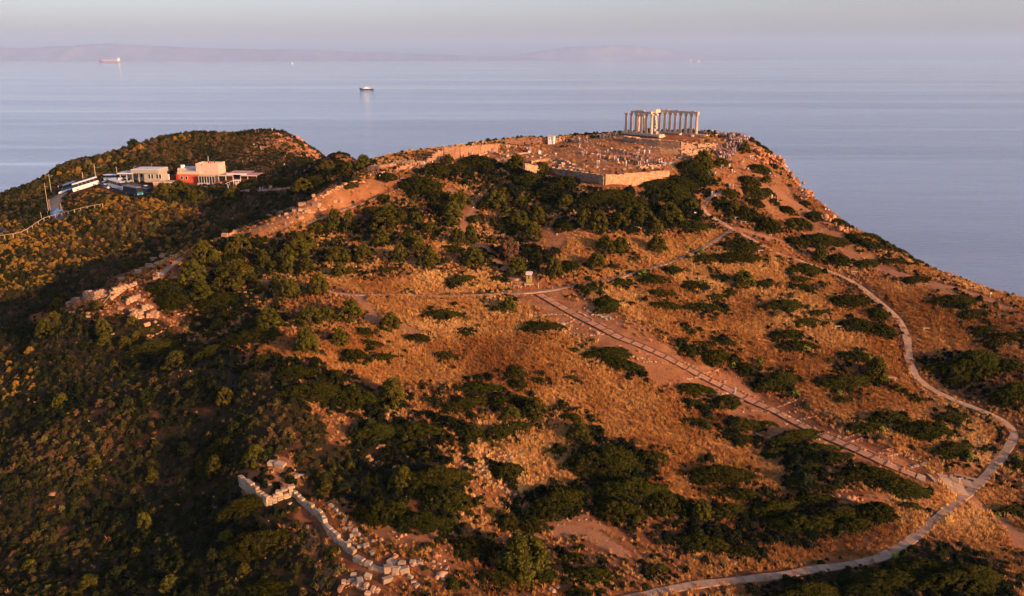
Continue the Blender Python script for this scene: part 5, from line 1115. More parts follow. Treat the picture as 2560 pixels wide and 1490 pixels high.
for X, Y, w, mm in ((72, 645, 32, ROCK_W), (1540, 690, 40, ROCK_W), (1590, 720, 55, ROCK_W), (1610, 745, 45, ROCK_W), (1655, 745, 30, ROCK_W), (1640, 765, 40, ROCK_W), (1815, 800, 25, ROCK_W), (1845, 795, 25, ROCK_W), (1160, 735, 60, ROCK_O), (1110, 745, 60, ROCK_S), (1250, 760, 110, ROCK_O), (1200, 740, 60, ROCK_O), (1300, 770, 60, ROCK_O), (1290, 745, 40, ROCK_O), (680, 330, 90, ROCK_O), (640, 310, 70, ROCK_O), (560, 290, 60, ROCK_O), (1190, 690, 50, ROCK_O), (1670, 590, 35, ROCK_S), (1620, 570, 30, ROCK_S), (1830, 590, 20, ROCK_O)):
    loose(*t9(X, Y), w * K, "rock", mm, what="white stone" if mm is ROCK_W else "weathered orange rock", group="stones and rocks on the lower right slope")
# cliff boulders on the right skyline
def t3(X, Y): return (1700 + X * K, 230 + Y * K)
for X, Y, w in ((1070, 925, 110), (1035, 915, 70), (1170, 1010, 100), (1200, 1020, 50), (890, 690, 90), (910, 740, 110), (930, 720, 80), (920, 770, 90), (860, 640, 80), (830, 620, 70), (680, 520, 90), (650, 500, 110), (600, 470, 110), (560, 430, 90), (700, 500, 60), (540, 400, 60), (620, 510, 90), (690, 475, 60), (940, 1052, 50), (650, 1050, 40), (1960, 1340, 50), (2000, 1370, 50), (1930, 1310, 40)):
    loose(*t3(X, Y), w * K, "rock", ROCK_O, what="jagged orange rock", group="orange rocks on the cliff edge")

for x_, y_, w in ((742, 345, 16), (752, 352, 18), (762, 364, 16), (773, 376, 18), (784, 388, 16), (796, 398, 16), (735, 362, 16), (750, 374, 14), (765, 388, 16), (720, 346, 12), (700, 352, 12), (780, 402, 16), (745, 392, 14), (690, 335, 12), (725, 380, 12)):
    loose(x_, y_, w, "rock", ROCK_O, what="reddish rock", where="on the cliff end of the far hill", group="reddish rocks at the far hill's cliff end")

# ================================================================ HUTS, BENCHES, SIGNS
def bench_master():
    r = thing("stone_bench", "bench", (0, 0, 0)); M = MB(); M.box((0, 0, .40), (1.7, .48, .12), jit=.008); M.obj("seat", M_WHITE_ST, r)
    for x in (-.6, .6): M = MB(); M.box((x, 0, -.1), (.22, .4, .5)); M.obj("leg", M_WHITE_ST, r)
    return r
BM = None
BENCH_L = []
def bench(px, py, label, rz=0.0, sc_=1.0):
    global BM
    r = bench_master() if BM is None else copy_tree(BM)
    if BM is None: BM = r
    p = gp(px, py); r.location = p; r.rotation_euler = (0, 0, rz); r.scale = (sc_,) * 3; r["label"] = label; r["group"] = "white stone benches"; r.location.z += .14 if zat(pathdist, p[0], p[1]) < .3 else .02; CLEAR.append((p[0], p[1], 1.0)); return r
bench(1291, 719, "left white stone bench in front of the green hut"); bench(1319, 716, "right white stone bench just below the green hut door")
bench(2377, 1199, "leftmost bench of the three by the path junction, end-on", 1.0); bench(2397, 1195, "middle bench of the three by the path junction", -.45); bench(2426, 1203, "rightmost bench of the three by the path junction", -.45)
bench(1858, 558, "lone stone bench below the shrubs above the upper junction"); bench(1843, 547, "stone bench tucked against shrubs by the upper path bend", .1)
bench(2135, 683, "stone bench on dry grass right of the path bend"); bench(1901, 630, "stone bench end among shrubs left of the path steps", .3)
bench(2095, 820, "pale bench beside the big dark shrub left of the path"); bench(2315, 825, "pale bench in tall grass right of the path"); bench(2230, 949, "pale bench left of the path below a dark bush", -.2)
def sign(px, py, label, h=1.25, panel=(.75, .5), tilt=.6, rz=0.0, blue=False):
    p = gp(px, py); r = thing("info_sign", "sign", (p[0], p[1], p[2] + .1), rz, label, "visitor information signs"); M = MB(); M.box((0, 0, -.2), (.22, .14, h + .2)); M.obj("post", M_WHITE_ST, r)
    M = MB(); M.box((0, 0, 0), (panel[0], panel[1], .06)); M.obj("panel", simple("sign_panel", (.50, .50, .58), var=.15, scale=8, rough=.4), r, (0, -.05, h), (-tilt, 0, 0)); CLEAR.append((p[0], p[1], .8)); return r
sign(2397, 1213, "slanted panel sign on a post between the three benches"); sign(1346, 720, "upright white sign post right of the green hut", 1.2, (.3, .3)); sign(397, 695, "slanted panel sign at the left ruin path end", 1.2, (.8, .5))
# green ticket hut
p = gp(1322, 708); hut = thing("green_hut", "hut", tuple(p), -.12, "narrow olive green wooden hut with two round windows beside the crossing path"); CLEAR.append((p[0], p[1], 2.4))
M_GREEN = simple("olive_paint", (.27, .22, .05), var=.12, scale=3); M_PROOF = simple("pale_roof", (.62, .47, .38), var=.1)
M = MB(); M.box((0, .65, .15), (1.38, 1.5, 2.25)); M.obj("wall", M_GREEN, hut); M = MB(); M.box((0, .6, 2.38), (1.65, 1.9, .16), tilt=(.14, 0)); M.obj("roof", M_PROOF, hut)
M = MB(); M.box((.1, -.1, -.3), (2.3, 1.6, .45)); M.obj("base_slab", M_PINK, hut); M = MB(); M.box((0, -.115, .2), (1.1, .03, 2.1)); M.obj("door", simple("olive_door", (.31, .25, .06), var=.1), hut)
for z in (1.36, 1.84): M = MB(); M.cyl((0, -.19, z), (0, -.12, z), .19, n=14); M.obj("window", M_DKGLASS, hut)
p = gp(1291, 701); plt = thing("planter", "planter", tuple(p), 0, "curved terracotta stone trough with an olive bush behind it, left of the green hut"); M = MB()
for k in range(9): a = math.pi * (1 + k / 8.0); M.box((1.0 * math.cos(a), .55 * math.sin(a) + .4, -.1), (.42, .3, .65), a + math.pi / 2, jit=.02)
M.obj("rim", M_PINK, plt)
for (px, py) in ((1296, 733), (1381, 725)):
    p = gp(px, py); r = thing("bollard", "post", tuple(p), 0, None, "thin dark posts beside the crossing path"); M = MB(); M.cyl((0, 0, -.1), (0, 0, .95), .06, n=8); M.obj("post", M_METAL, r); M = MB(); M.cyl((0, 0, .95), (0, 0, 1.1), .11, n=8); M.obj("cap", M_BLACK, r); lab(r, "thin dark post", px, py)
# white guard cabin on the plateau and the pale plinths
p = gp(1379, 359); gc = thing("guard_cabin", "cabin", tuple(p), -.25, "white guard cabin with a flat roof on the plateau skyline"); CLEAR.append((p[0], p[1], 2.5))
M = MB(); M.box((0, 0, -.2), (2.1, 2.0, 2.7)); M.obj("wall", M_WHITE, gc); M = MB(); M.box((0, -.1, 2.5), (2.6, 2.5, .14)); M.obj("roof", M_PROOF, gc)
for x, z, w in ((.35, 1.35, .34), (.35, 1.85, .34), (-.6, 1.5, .3)): M = MB(); M.box((x, -1.02, z), (w, .06, .36)); M.obj("window", M_DKGLASS, gc)
M = MB(); M.box((.55, -1.02, -.1), (.5, .05, 1.3)); M.obj("door", M_CONC, gc); M = MB(); M.cyl((-.7, 0, 2.6), (-.7, 0, 3.1), .05, n=6); M.cyl((-.95, 0, 2.95), (-.45, 0, 2.95), .03, n=6); M.obj("antenna", M_METAL, gc)
for px, py, w, h, lb in ((1349.5, 385.5, .85, 1.3, "white upright info plinth standing alone on the bare plateau"), (1323, 383, .8, .9, "white plinth at the end of the long foundation line"), (1159, 388, 1.0, 1.3, "white information panel fixed before the orange gate wall"), (1150.5, 389, .55, .9, "small pale notice beside the larger panel at the gate wall")):
    p = gp(px, py); r = thing("info_plinth", "sign", tuple(p), 0, lb, "white information plinths"); M = MB(); M.box((0, 0, -.1), (w, .3, h), jit=.01); M.obj("slab", M_WHITE, r); M = MB(); M.box((0, -.16, h * .55), (w * .8, .02, h * .3)); M.obj("panel", simple("notice_panel", (.55, .55, .6), scale=9, var=.2), r)
# railing at the ridge gate
p0 = gp(882, 448); p1 = gp(928, 450); rl = thing("metal_railing", "railing", tuple(p0), 0, "pale metal railing on the terrace edge at the ridge gate"); n = 10
for i in range(n + 1): q = p0 + (p1 - p0) * i / n - p0; M = MB(); M.cyl((q[0], q[1], q[2] - .1), (q[0], q[1], q[2] + 1.15), .05, n=6); M.obj("post", M_WHITE_ST, rl)
d = p1 - p0
for z in (.55, 1.12): M = MB(); M.cyl((0, 0, z), (d[0], d[1], d[2] + z), .035, n=6); M.obj("rail", M_WHITE_ST, rl)
# wooden post fence on the valley side (photo: 0..265, 595..510)
FP = [(0, 588), (13, 586), (34, 583), (55, 578), (69.5, 571), (82.5, 562), (97, 553.5), (111, 545), (125, 540), (140, 536), (156, 532), (172, 528), (187, 524), (203, 520), (219, 516.5), (238, 512.5), (258, 509)]
FP = [(-28, 592)] + FP
fence = None; FPW = [gp(x, y + 13 * (.95 if i > 6 else 1.1)) for i, (x, y) in enumerate(FP)]
fence = thing("wooden_fence", "fence", tuple(FPW[0]), 0, "long post and rail fence crossing the flowering valley side at the left")
for i, q in enumerate(FPW):
    r = q - FPW[0]; M = MB(); M.box((r[0], r[1], r[2] - .3), (.2, .2, 2.15), jit=.01); o = M.obj("post", M_WOOD, fence)
    if i in (4, 13): M = MB(); M.cyl((r[0] + .1, r[1], r[2] + 1.2), (r[0] + 1.1, r[1] - .3, r[2] - .1), .07, n=6); M.obj("brace", M_WOOD, fence)
    if i: a = FPW[i - 1] - FPW[0]; M = MB(); M.cyl((a[0], a[1], a[2] + 1.85), (r[0], r[1], r[2] + 1.85), .09, n=6); M.obj("rail", M_WOOD, fence)
# ================================================================ CAR PARK, ROAD, BUILDINGS ON THE FAR HILL
M_ASPH = simple("asphalt", (.075, .07, .07), var=.25, scale=1.5, rough=.9)
def q7(X, Y): return (280 + X / 6.632, 380 + Y / 6.632)
def q8(X, Y): return (X / 6.0, 380 + Y / 6.0)
def sheet(name, pts, mat, label, lift=.10):
    """a ground sheet draped a little above the terrain inside a polygon"""
    poly = [p[:2] for p in pts]; P = np.array(poly); x = np.arange(P[:, 0].min(), P[:, 0].max() + 1, 1.0); y = np.arange(P[:, 1].min(), P[:, 1].max() + 1, 1.0)
    X, Y = np.meshgrid(x, y, indexing='ij'); ins = inpoly(X[:-1, :-1] + .5, Y[:-1, :-1] + .5, poly); a = np.arange(X.size).reshape(X.shape)
    f = np.stack([a[:-1, :-1], a[1:, :-1], a[1:, 1:], a[:-1, 1:]], -1)[ins]; Z = hz(X, Y) + lift
    if len(f) == 0: return None
    u, inv = np.unique(f, return_inverse=True); V = np.stack([X, Y, Z], -1).reshape(-1, 3)[u]
    return tag(link(name, np_mesh(name, V, inv.reshape(f.shape).astype(int), [mat], smooth=True)), label, None, None, "structure")
# level the car park and the building site
def flatten(poly, z=None, blend=4):
    global ZZ
    P = [p[:2] for p in poly]; m = inpoly(XX, YY, P).astype(float)
    for _ in range(blend): m = (m + np.roll(m, 1, 0) + np.roll(m, -1, 0) + np.roll(m, 1, 1) + np.roll(m, -1, 1)) / 5
    zz = np.mean([p[2] for p in poly]) if z is None else z; ZZ = ZZ * (1 - m) + zz * m
M_REDW = simple("red_render", (.50, .075, .03), var=.12, scale=1.5, obj_rand=0); M_CREAM = simple("cream_render", (.56, .36, .20), var=.08, scale=1, obj_rand=0)
M_PINKW = simple("pink_render", (.58, .37, .27), var=.07, scale=1, obj_rand=0); M_ROOFW = simple("pale_roofing", (.55, .50, .44), var=.1, obj_rand=.05); M_GREYW = simple("grey_render", (.33, .28, .215), var=.1, obj_rand=0)
M_CANOPY = simple("reddish_canopy", (.42, .22, .17), var=.25, scale=.5, obj_rand=0); M_FRAME = simple("window_frame", (.55, .48, .38), var=.05)
def frame_from(pxA, pxB, z):
    a, b = onz(*pxA, z), onz(*pxB, z); d = b - a; return a, math.atan2(d[1], d[0]), math.hypot(d[0], d[1])
ZG = 57.6
def bmod(root, name, x0, y0, w, d, z0, z1, mat, roof=None, rh=.25, over=.12):
    M = MB(); M.box((x0 + w / 2, y0 + d / 2, z0), (w, d, z1 - z0)); o = M.obj(name, mat, root)
    if roof:
        M = MB(); M.box((x0 + w / 2, y0 + d / 2, z1 + .003), (w + 2 * over, d + 2 * over, rh)); M.obj("roof", roof, root)
    return o
def win(root, x, y, z, w, h, axis='x', frame=True):
    """window let into a facade: frame proud of the wall, pane as its sub-part. y is the facade plane; axis y for the side wall"""
    M = MB(); t = .1
    for (cx, cz, sw, sh) in ((0, 0, w, t), (0, h - t, w, t), (-w / 2 + t / 2, t, t, h - 2 * t), (w / 2 - t / 2, t, t, h - 2 * t)):
        if axis == 'x': M.box((x + cx, y - .05, z + cz), (sw, .14, sh))
        else: M.box((x - .05, y + cx, z + cz), (.14, sw, sh))
    f = M.obj("window", M_FRAME, root); M = MB()
    if axis == 'x': M.box((x, y - .01, z + t), (w - 2 * t, .06, h - 2 * t))
    else: M.box((x - .01, y, z + t), (.06, w - 2 * t, h - 2 * t))
    M.obj("pane", M_DKGLASS, f); return f
# --- red fronted cafe building
zr = onz(0, 0, 0)[2]
g0 = gp(*q7(1265, 492)); ZR = float(g0[2]); topz = ZR + 4.0
a, rz, w = frame_from(q7(1080, 335), q7(1462, 335), topz)
cafe = thing("cafe_building", "building", (a[0], a[1], ZR), rz, "cafe building with bright red lower front, cream parapet and a taller pink block")
cafe_origin = a; rz = -0.06; cafe.rotation_euler.z = rz
D1 = 8.2; bmod(cafe, "red_wall", 0, 0, w, D1, -1.6, 3.15, M_REDW); bmod(cafe, "parapet", -.05, -.05, w + .1, D1 + .1, 3.153, 4.0, M_CREAM, M_ROOFW, .12, -.25)
for x in (1.75, 3.65): win(cafe, x, 0, .95, 1.0, 1.55)
for y, m in ((1.2, M_REDW), (2.9, None), (4.6, None), (6.4, None)):
    win(cafe, 0, y, .3, 1.5, 2.3, 'y')
M = MB(); M.box((-.5, .7, -1.3), (.18, 1.3, 4.6)); M.obj("fin", M_REDW, cafe)
bmod(cafe, "rear_wall", -2.6, 6.0, 8.5, 7.0, -1, 4.7, M_CREAM, M_ROOFW, .12, -.2); win(cafe, -2.0, 6.0, 2.6, .7, .8)
M = MB(); M.box((-.6, 7.0, 4.85), (1.2, 1.2, 1.25)); M.obj("chimney", M_WHITE, cafe); M = MB(); M.box((.8, 7.4, 4.85), (1.6, 1.5, .45)); M.obj("roof_unit", M_METAL, cafe)
# tower block
TW = 9.3; tx = w - 2.4; bmod(cafe, "pink_wall", tx, 2.2, TW, 7.5, -1.5, 6.3, M_PINKW)
for (x0, y0, ww, dd, hh) in ((tx, 2.2, 2.0, .25, 1.0), (tx + 2.9, 2.2, TW - 2.9, .25, 1.1), (tx + TW - .25, 2.45, .25, 7.25, 1.1), (tx, 2.45, .25, 7.25, 1.0), (tx + .25, 9.45, TW - .5, .25, .9)): M = MB(); M.box((x0 + ww / 2, y0 + dd / 2, 6.3), (ww, dd, hh)); M.obj("parapet", M_PINKW, cafe)
M = MB(); M.box((tx + TW / 2, 6, 6.303), (TW - .6, 6.8, .1)); M.obj("roof", M_ROOFW, cafe)
for x in (tx + 4.1, tx + 6.0): win(cafe, x, 2.2, 3.9, .55, .5)
# glazed terrace and its white base
bmod(cafe, "base_wall", w + .1, -3.2, 7.0, 5.3, -2.8, -.05, M_WHITE, M_ROOFW, .1, .1)
for i in range(7): M = MB(); M.box((w + .35 + i * 1.08, -2.2, .1), (.1, .12, 2.7)); M.obj("mullion", M_WHITE, cafe)
M = MB(); M.box((w + 3.6, -2.0, .12), (6.6, .06, 2.6)); M.obj("glazing", M_DKGLASS, cafe)
M = MB()
M.box((w + 3.4, -1.2, 2.85), (6.8, 3.0, .12), tilt=(.08, 0)); M.obj("awning", M_CREAM, cafe)
fp = thing("flagpole", "flagpole", (0, 0, 0), 0, "thin flagpole rising from the pink block of the cafe"); fq = Vector((tx + TW * .46, 5.2, 6.35)); fq.rotate(Euler((0, 0, rz))); fp.location = Vector((a[0], a[1], ZR)) + fq
M = MB(); M.cyl((0, 0, 0), (0, 0, 3.6), .09, .05, n=8); M.obj("pole", M_WHITE, fp); M = MB(); M.box((0, 0, -.05), (.4, .4, .15)); M.obj("base", M_CONC, fp)
# people on the terrace roof are placed with the crowd
# --- open pavilion to the right
pv = thing("pavilion", "pavilion", (0, 0, 0), rz, "open terrace pavilion with a broad flat reddish roof right of the cafe"); pq = Vector((tx + TW + .2, .6, 0)); pq.rotate(Euler((0, 0, rz))); pv.location = Vector((a[0], a[1], ZR)) + pq
for k, (x0, y0, ww, dd, zz) in enumerate(((0, 0, 6.0, 8, 2.75), (3.2, 1.2, 8.5, 9, 3.25), (9.5, -.3, 6.8, 7.5, 2.85))):
    M = MB(); M.box((x0 + ww / 2, y0 + dd / 2, zz), (ww, dd, .14), tilt=(.012, .01)); M.obj("roof", M_CANOPY, pv)
    M = MB(); M.box((x0 + ww / 2, y0 - .06, zz - .25), (ww, .1, .42)); M.obj("fascia", M_CREAM if k != 1 else M_WHITE, pv)
for x in (.2, 3.2, 6.2, 9.3, 12.3, 16.0):
    for y in (.3, 5.8): M = MB(); M.cyl((x, y, -1.2), (x, y, 2.7), .1, n=8); M.obj("column", M_WHITE, pv)
M = MB(); M.box((7.5, 7.6, -1.3), (15, .2, 4.0)); M.obj("back_wall", simple("shade_brown", (.10, .06, .04)), pv); M = MB(); M.box((2.0, .35, -.2), (3.4, .06, 2.6)); M.obj("glazing", M_DKGLASS, pv)  # rear wall in dark brown, glazing at the front left
M = MB(); M.box((7.5, 3.5, -1.2), (16.5, 7.5, .9)); M.obj("floor_slab", M_CONC, pv)
for k in range(5): M = MB(); x = 5 + k * 2.1; M.box((x, 2.2 + (k % 2), -.3), (.8, .8, .75)); M.obj("table", M_WOOD, pv)
# --- entrance canopy frame lower right
p = gp(*q7(2010, 590)); cn = thing("entrance_canopy", "canopy", tuple(p), 0, "small white sloping entrance canopy frame below the pavilion")
for (x, z) in ((-2.0, 1.4), (.3, 2.7), (2.4, 2.7)): M = MB(); M.box((x, 0, -.3), (.16, .16, z + .3)); M.obj("post", M_WHITE, cn); M = MB(); M.box((x, 2.2, -.3), (.16, .16, z + .3)); M.obj("post", M_WHITE, cn)
M = MB(); M.box((1.35, 1.1, 2.7), (2.5, 2.5, .12)); M.obj("roof", M_WHITE, cn); M = MB(); M.add([(-3.0, -.1, 1.45), (.1, -.1, 2.7), (.1, 2.3, 2.7), (-3.0, 2.3, 1.45), (-3.0, -.1, 1.57), (.1, -.1, 2.82), (.1, 2.3, 2.82), (-3.0, 2.3, 1.57)], BOXF); M.obj("sloping_roof", M_WHITE, cn)
M = MB(); M.box((1.3, 2.1, 0), (2.4, .06, 2.0)); M.obj("side_panel", M_CREAM, cn)
# --- long grey building on the left
gA = gp(*q7(500, 392)); ZA = float(gA[2]); ta = ZA + 4.1
a2, rz2, w2 = frame_from(q7(525, 290), q7(832, 270), ta); rz2 = -.05; w2 *= .82
ga = thing("grey_building", "building", (a2[0], a2[1], ZA), rz2, "long low grey concrete building behind the car park with a carport wing")
bmod(ga, "wall", 0, 0, w2, 8, -1, 2.6, M_GREYW); bmod(ga, "fascia", -5.2, -.5, w2 + 5.4, 9.2, 2.603, 4.0, M_GREYW, M_ROOFW, .14, -.1)
for x in (2.0, 3.2, 5.2, 6.4): win(ga, x, 0, .4, 1.0, 1.9)
bmod(ga, "recess_wall", -5, 3.6, 5, 4.4, -1, 2.6, M_CONC)
for x in (-4.4, -3.0, -1.6): win(ga, x, 3.6, .3, 1.0, 2.0)
for x in (-10.0, -7.4, -5.0, -2.4, -.1): M = MB(); M.box((x, .2, -1), (.3, .3, 3.55)); M.obj("pillar", M_CONC, ga)
M = MB(); M.box((-7.6, 3.2, 2.25), (6.4, 7.4, .45)); M.obj("carport_roof", M_ROOFW, ga); M = MB(); M.box((-7.6, 6.8, -1), (6.0, .2, 3.2)); M.obj("carport_wall", M_CONC, ga)
M = MB(); M.cyl((1.5, 4, 4.1), (1.5, 4, 6.0), .05, n=6); M.obj("mast", M_METAL, ga); M = MB(); M.box((2.3, 4.2, 4.14), (1.0, .8, .35)); M.obj("roof_unit", M_METAL, ga)
# --- stone walled kiosk on the bank by the buses
p = gp(*q7(860, 640)); sk = thing("stone_kiosk", "hut", (p[0], p[1], p[2]), .1, "low stone walled hut sunk in bushes between the buses and the cafe")
M = MB(); M.box((-.5, 2.2, -.6), (6.5, 4.4, 3.6)); M.obj("wall", M_STONE, sk); M = MB(); M.box((-.2, 2.2, 3.0), (7.3, 5.0, .32)); M.obj("roof", M_CREAM, sk); win(sk, 1.1, 0, .4, .9, 1.5); M = MB(); M.box((-2.0, -.03, -.3), (1.0, .06, 2.1)); M.obj("door", M_WOOD, sk)
# road, car park
LOT = [gp(*q7(*p)) for p in ((-120, 480), (60, 400), (520, 395), (900, 440), (930, 480), (400, 500), (560, 560), (760, 640), (640, 690), (420, 690), (0, 640), (-130, 560))]
sheet("parking_lot", LOT, M_ASPH, "grey asphalt car park in front of the cafe")
RD = [gp(*q8(*p)) for p in ((780, 1010), (740, 860), (735, 720), (860, 640), (900, 610), (1060, 600), (930, 690), (905, 780), (915, 850), (975, 940), (985, 1010))]
sheet("road", RD, simple("road_asphalt", (.17, .125, .085), var=.2, scale=.6, obj_rand=0), "pale asphalt road curving up to the car park at far left", .12)
for k, pp in enumerate((((735, 720), (735, 790), (760, 880), (790, 970)), ((905, 780), (920, 860), (975, 940)))):
    P = dense(np.array([gp(*q8(*p)) for p in pp]), 3.0); r = thing("road_kerb", "kerb", tuple(P[0]), 0, ("left" if k == 0 else "right") + " pale kerb of the road climbing to the car park")
    for i in range(len(P) - 1):
        m = (P[i] + P[i + 1]) / 2 - P[0]; d = P[i + 1] - P[i]; M = MB(); M.box((0, 0, -.1), (np.linalg.norm(d) - .05, .35, .4)); M.obj("kerbstone", M_WHITE_ST, r, tuple(m), (0, -math.atan2(d[2], math.hypot(d[0], d[1])), math.atan2(d[1], d[0])))
PT_ = [gp(*q7(*p)) for p in ((1840, 620), (1900, 600), (2100, 620), (2300, 635), (2520, 630), (2680, 622), (2850, 600), (2980, 600), (2980, 615), (2850, 618), (2680, 640), (2520, 652), (2300, 660), (2050, 655), (1900, 650))]
sheet("footpath", PT_, M_SLAB, "pale footpath leading from the cafe entrance to the right", .14)
for q in LOT: CLEAR.append((q[0], q[1], 2))
def clear_poly(poly, step=2.5, r=2.0):
    P = np.array([p[:2] for p in poly])
    for x in np.arange(P[:, 0].min(), P[:, 0].max(), step):
        for y in np.arange(P[:, 1].min(), P[:, 1].max(), step):
            if inpoly(np.array(x), np.array(y), poly): CLEAR.append((x, y, r))
clear_poly(LOT); clear_poly(RD); clear_poly(PT_, 1.5, 1.2)
for (o, w_, d_, dx) in ((cafe, 20, 12, 6), (pv, 17, 9, 8), (ga, 20, 9, -1)):
    for u in np.arange(0, w_, 2.5):
        for v in np.arange(-1, d_, 2.5): q = Vector((u - w_ / 2 + dx, v, 0)); q.rotate(Euler((0, 0, o.rotation_euler.z))); CLEAR.append((o.location.x + q.x, o.location.y + q.y, 2.0))

# ---------------------------------------------------------------- vehicles
def loft(M, secs, mi=0):
    """secs: list of rings (each list of points, same count), closed sideways, capped"""
    n = len(secs[0]); V = [p for s_ in secs for p in s_]; Fc = [(k * n + j, k * n + (j + 1) % n, (k + 1) * n + (j + 1) % n, (k + 1) * n + j) for k in range(len(secs) - 1) for j in range(n)]
    Fc += [tuple(range(n))[::-1], tuple(range((len(secs) - 1) * n, len(secs) * n))]; M.add(V, Fc, mi)
def wheel(root, x, y, r=.33, w=.22):
    M = MB(); M.cyl((0, -w / 2, 0), (0, w / 2, 0), r, n=14); o = M.obj("wheel", M_BLACK, root, (x, y, r)); M = MB(); M.cyl((0, -w / 2 - .01, 0), (0, w / 2 + .01, 0), r * .6, n=10); M.obj("rim", M_METAL, o); return o
def car_master(kind):
    r = thing("parked_car", "car", (0, 0, 0)); L, Wd, H = {"hatch": (4.0, 1.72, 1.48), "sedan": (4.5, 1.78, 1.45), "suv": (4.6, 1.86, 1.72), "van": (5.2, 1.95, 2.2)}[kind]
    body = M_BODY; hy = Wd / 2; bl = H * .55
    prof = [(-L / 2, .35, bl * .80), (-L / 2 + .12, .22, bl * .95), (-L * .30, .2, bl), (0, .2, bl * 1.02), (L * .22, .2, bl), (L * .40, .2, bl * .86), (L / 2 - .06, .24, bl * .72), (L / 2, .35, bl * .6)]
    M = MB(); loft(M, [[(x, -hy * .94, z0), (x, -hy, (z0 + z1) / 2), (x, -hy * .93, z1), (x, hy * .93, z1), (x, hy, (z0 + z1) / 2), (x, hy * .94, z0)] for (x, z0, z1) in prof]); M.obj("body", body, r, smooth=False)
    f0, f1 = {"hatch": (-.47, .20), "sedan": (-.36, .20), "suv": (-.48, .20), "van": (-.49, .33)}[kind]
    cb = [(L * f0, bl * .97, .86, 0), (L * f0 + .28 * (1 if kind != "sedan" else 2.0), H - .06, .74, 1), (L * .02, H, .74, 1), (L * f1 - (.55 if kind != "van" else .3), H - .08, .74, 1), (L * f1 + .25, bl * .95, .88, 0)]
    M = MB(); loft(M, [[(x, -hy * .9, bl * .93), (x, -hy * k, z), (x, hy * k, z), (x, hy * .9, bl * .93)] for (x, z, k, _) in cb]); M.obj("cabin", M_DKGLASS if kind != "van" else body, r)
    M = MB(); x0, x1 = cb[1][0], cb[3][0]; M.box(((x0 + x1) / 2, 0, H - .03), (x1 - x0, Wd * .72, .05), taper=.95); M.obj("roof", body, r)
    if kind == "van": M = MB(); M.box((L * .30, 0, bl * 1.15), (.9, Wd * .93, .5)); M.obj("windscreen", M_DKGLASS, r)
    for x in (-L * .31, L * .31):
        for y in (-hy + .08, hy - .08): wheel(r, x, y)
    for y in (-hy * .7, hy * .7): M = MB(); M.box((L / 2 - .05, y, bl * .55), (.1, .3, .16)); M.obj("headlight", M_WHITE, r); M = MB(); M.box((-L / 2 + .03, y, bl * .6), (.1, .22, .2)); M.obj("taillight", simple("red_lamp", (.4, .02, .02)), r)
    return r
M_BODY = simple("car_paint_silver", (.45, .46, .48), var=.02, rough=.5, spec=.2, obj_rand=0)
PAINT = {"silver": M_BODY, "white": simple("car_paint_white", (.60, .58, .55), var=.02, rough=.5, spec=.2, obj_rand=0), "black": simple("car_paint_black", (.025, .027, .03), var=.02, rough=.5, spec=.2, obj_rand=0), "blue": simple("car_paint_blue", (.06, .12, .26), var=.02, rough=.5, spec=.2, obj_rand=0), "pale green": simple("car_paint_green", (.42, .52, .40), var=.02, rough=.5, spec=.2, obj_rand=0), "grey": simple("car_paint_grey", (.16, .17, .18), var=.02, rough=.5, spec=.2, obj_rand=0), "red": simple("car_paint_red", (.35, .03, .03), var=.02, rough=.35, obj_rand=0)}
CARM = {}
def car(X, Y, kind, col, head, label, conv=q8, name="parked_car", cat="car", lift=.12):
    if kind not in CARM: r = CARM[kind] = car_master(kind); used = False
    else: r = copy_tree(CARM[kind])
    p = gp(*conv(X, Y)); r.name = name; r["category"] = cat
    e = 1.6; dx, dy = math.cos(head), math.sin(head); za, zb = float(hz(p[0] + dx * e, p[1] + dy * e)), float(hz(p[0] - dx * e, p[1] - dy * e)); sa, sb = float(hz(p[0] - dy * e * .5, p[1] + dx * e * .5)), float(hz(p[0] + dy * e * .5, p[1] - dx * e * .5))
    r.location = (p[0], p[1], (za + zb) / 2 + lift); r.rotation_euler = Euler((math.atan2(sa - sb, e), -math.atan2(za - zb, 2 * e), head))
    r["label"] = label; r["group"] = "cars at the car park"
    for ch in r.children:
        if ch.name.split(".")[0] in ("body", "roof") or (kind == "van" and ch.name.split(".")[0] == "cabin"):
            ch.material_slots[0].link = 'OBJECT'; ch.material_slots[0].material = PAINT[col]
    CLEAR.append((p[0], p[1], 2.6)); return r
HL = math.pi + .5
car(970, 608, "suv", "white", -2.5, "white car first in the line of vehicles at the road top"); car(1040, 585, "hatch", "silver", -2.5, "silver car squeezed between the white car and the blue truck", lift=.1)
car(1590, 500, "hatch", "silver", -.6, "silver car left of the grey bus, rear of two"); car(1615, 540, "hatch", "white", -.7, "white car left of the grey bus, front of two")
car(1900, 440, "sedan", "silver", 2.7, "silver sedan near the lamp post in the middle of the car park"); car(2060, 408, "hatch", "white", 2.6, "white car behind the thin lamp post"); car(2145, 388, "hatch", "blue", 2.6, "blue car parked left of the pale green one"); car(2240, 392, "sedan", "pale green", 2.6, "pale green sedan before the grey building"); car(2345, 412, "hatch", "white", -1.5, "white car seen from behind at the end of the back row"); car(2430, 405, "van", "grey", 2.7, "dark grey van beside the white container")
car(1700, 410, "suv", "red", 2.8, "dark red car half hidden behind shrubs above the buses"); car(2205, 565, "hatch", "white", -.8, "white car right of the teal fronted bus, rear one"); car(2265, 602, "sedan", "black", -.7, "dark car with pale bonnet right of the teal fronted bus"); car(1850, 395, "hatch", "silver", 2.7, "silver car left end of the back row")
car(868, 945, "van", "blue", 1.45, "dark blue van with pale roof driving up the road", name="van", cat="van"); car(20, 1212, "sedan", "black", 2.8, "black car at the left edge of the picture behind the fence")
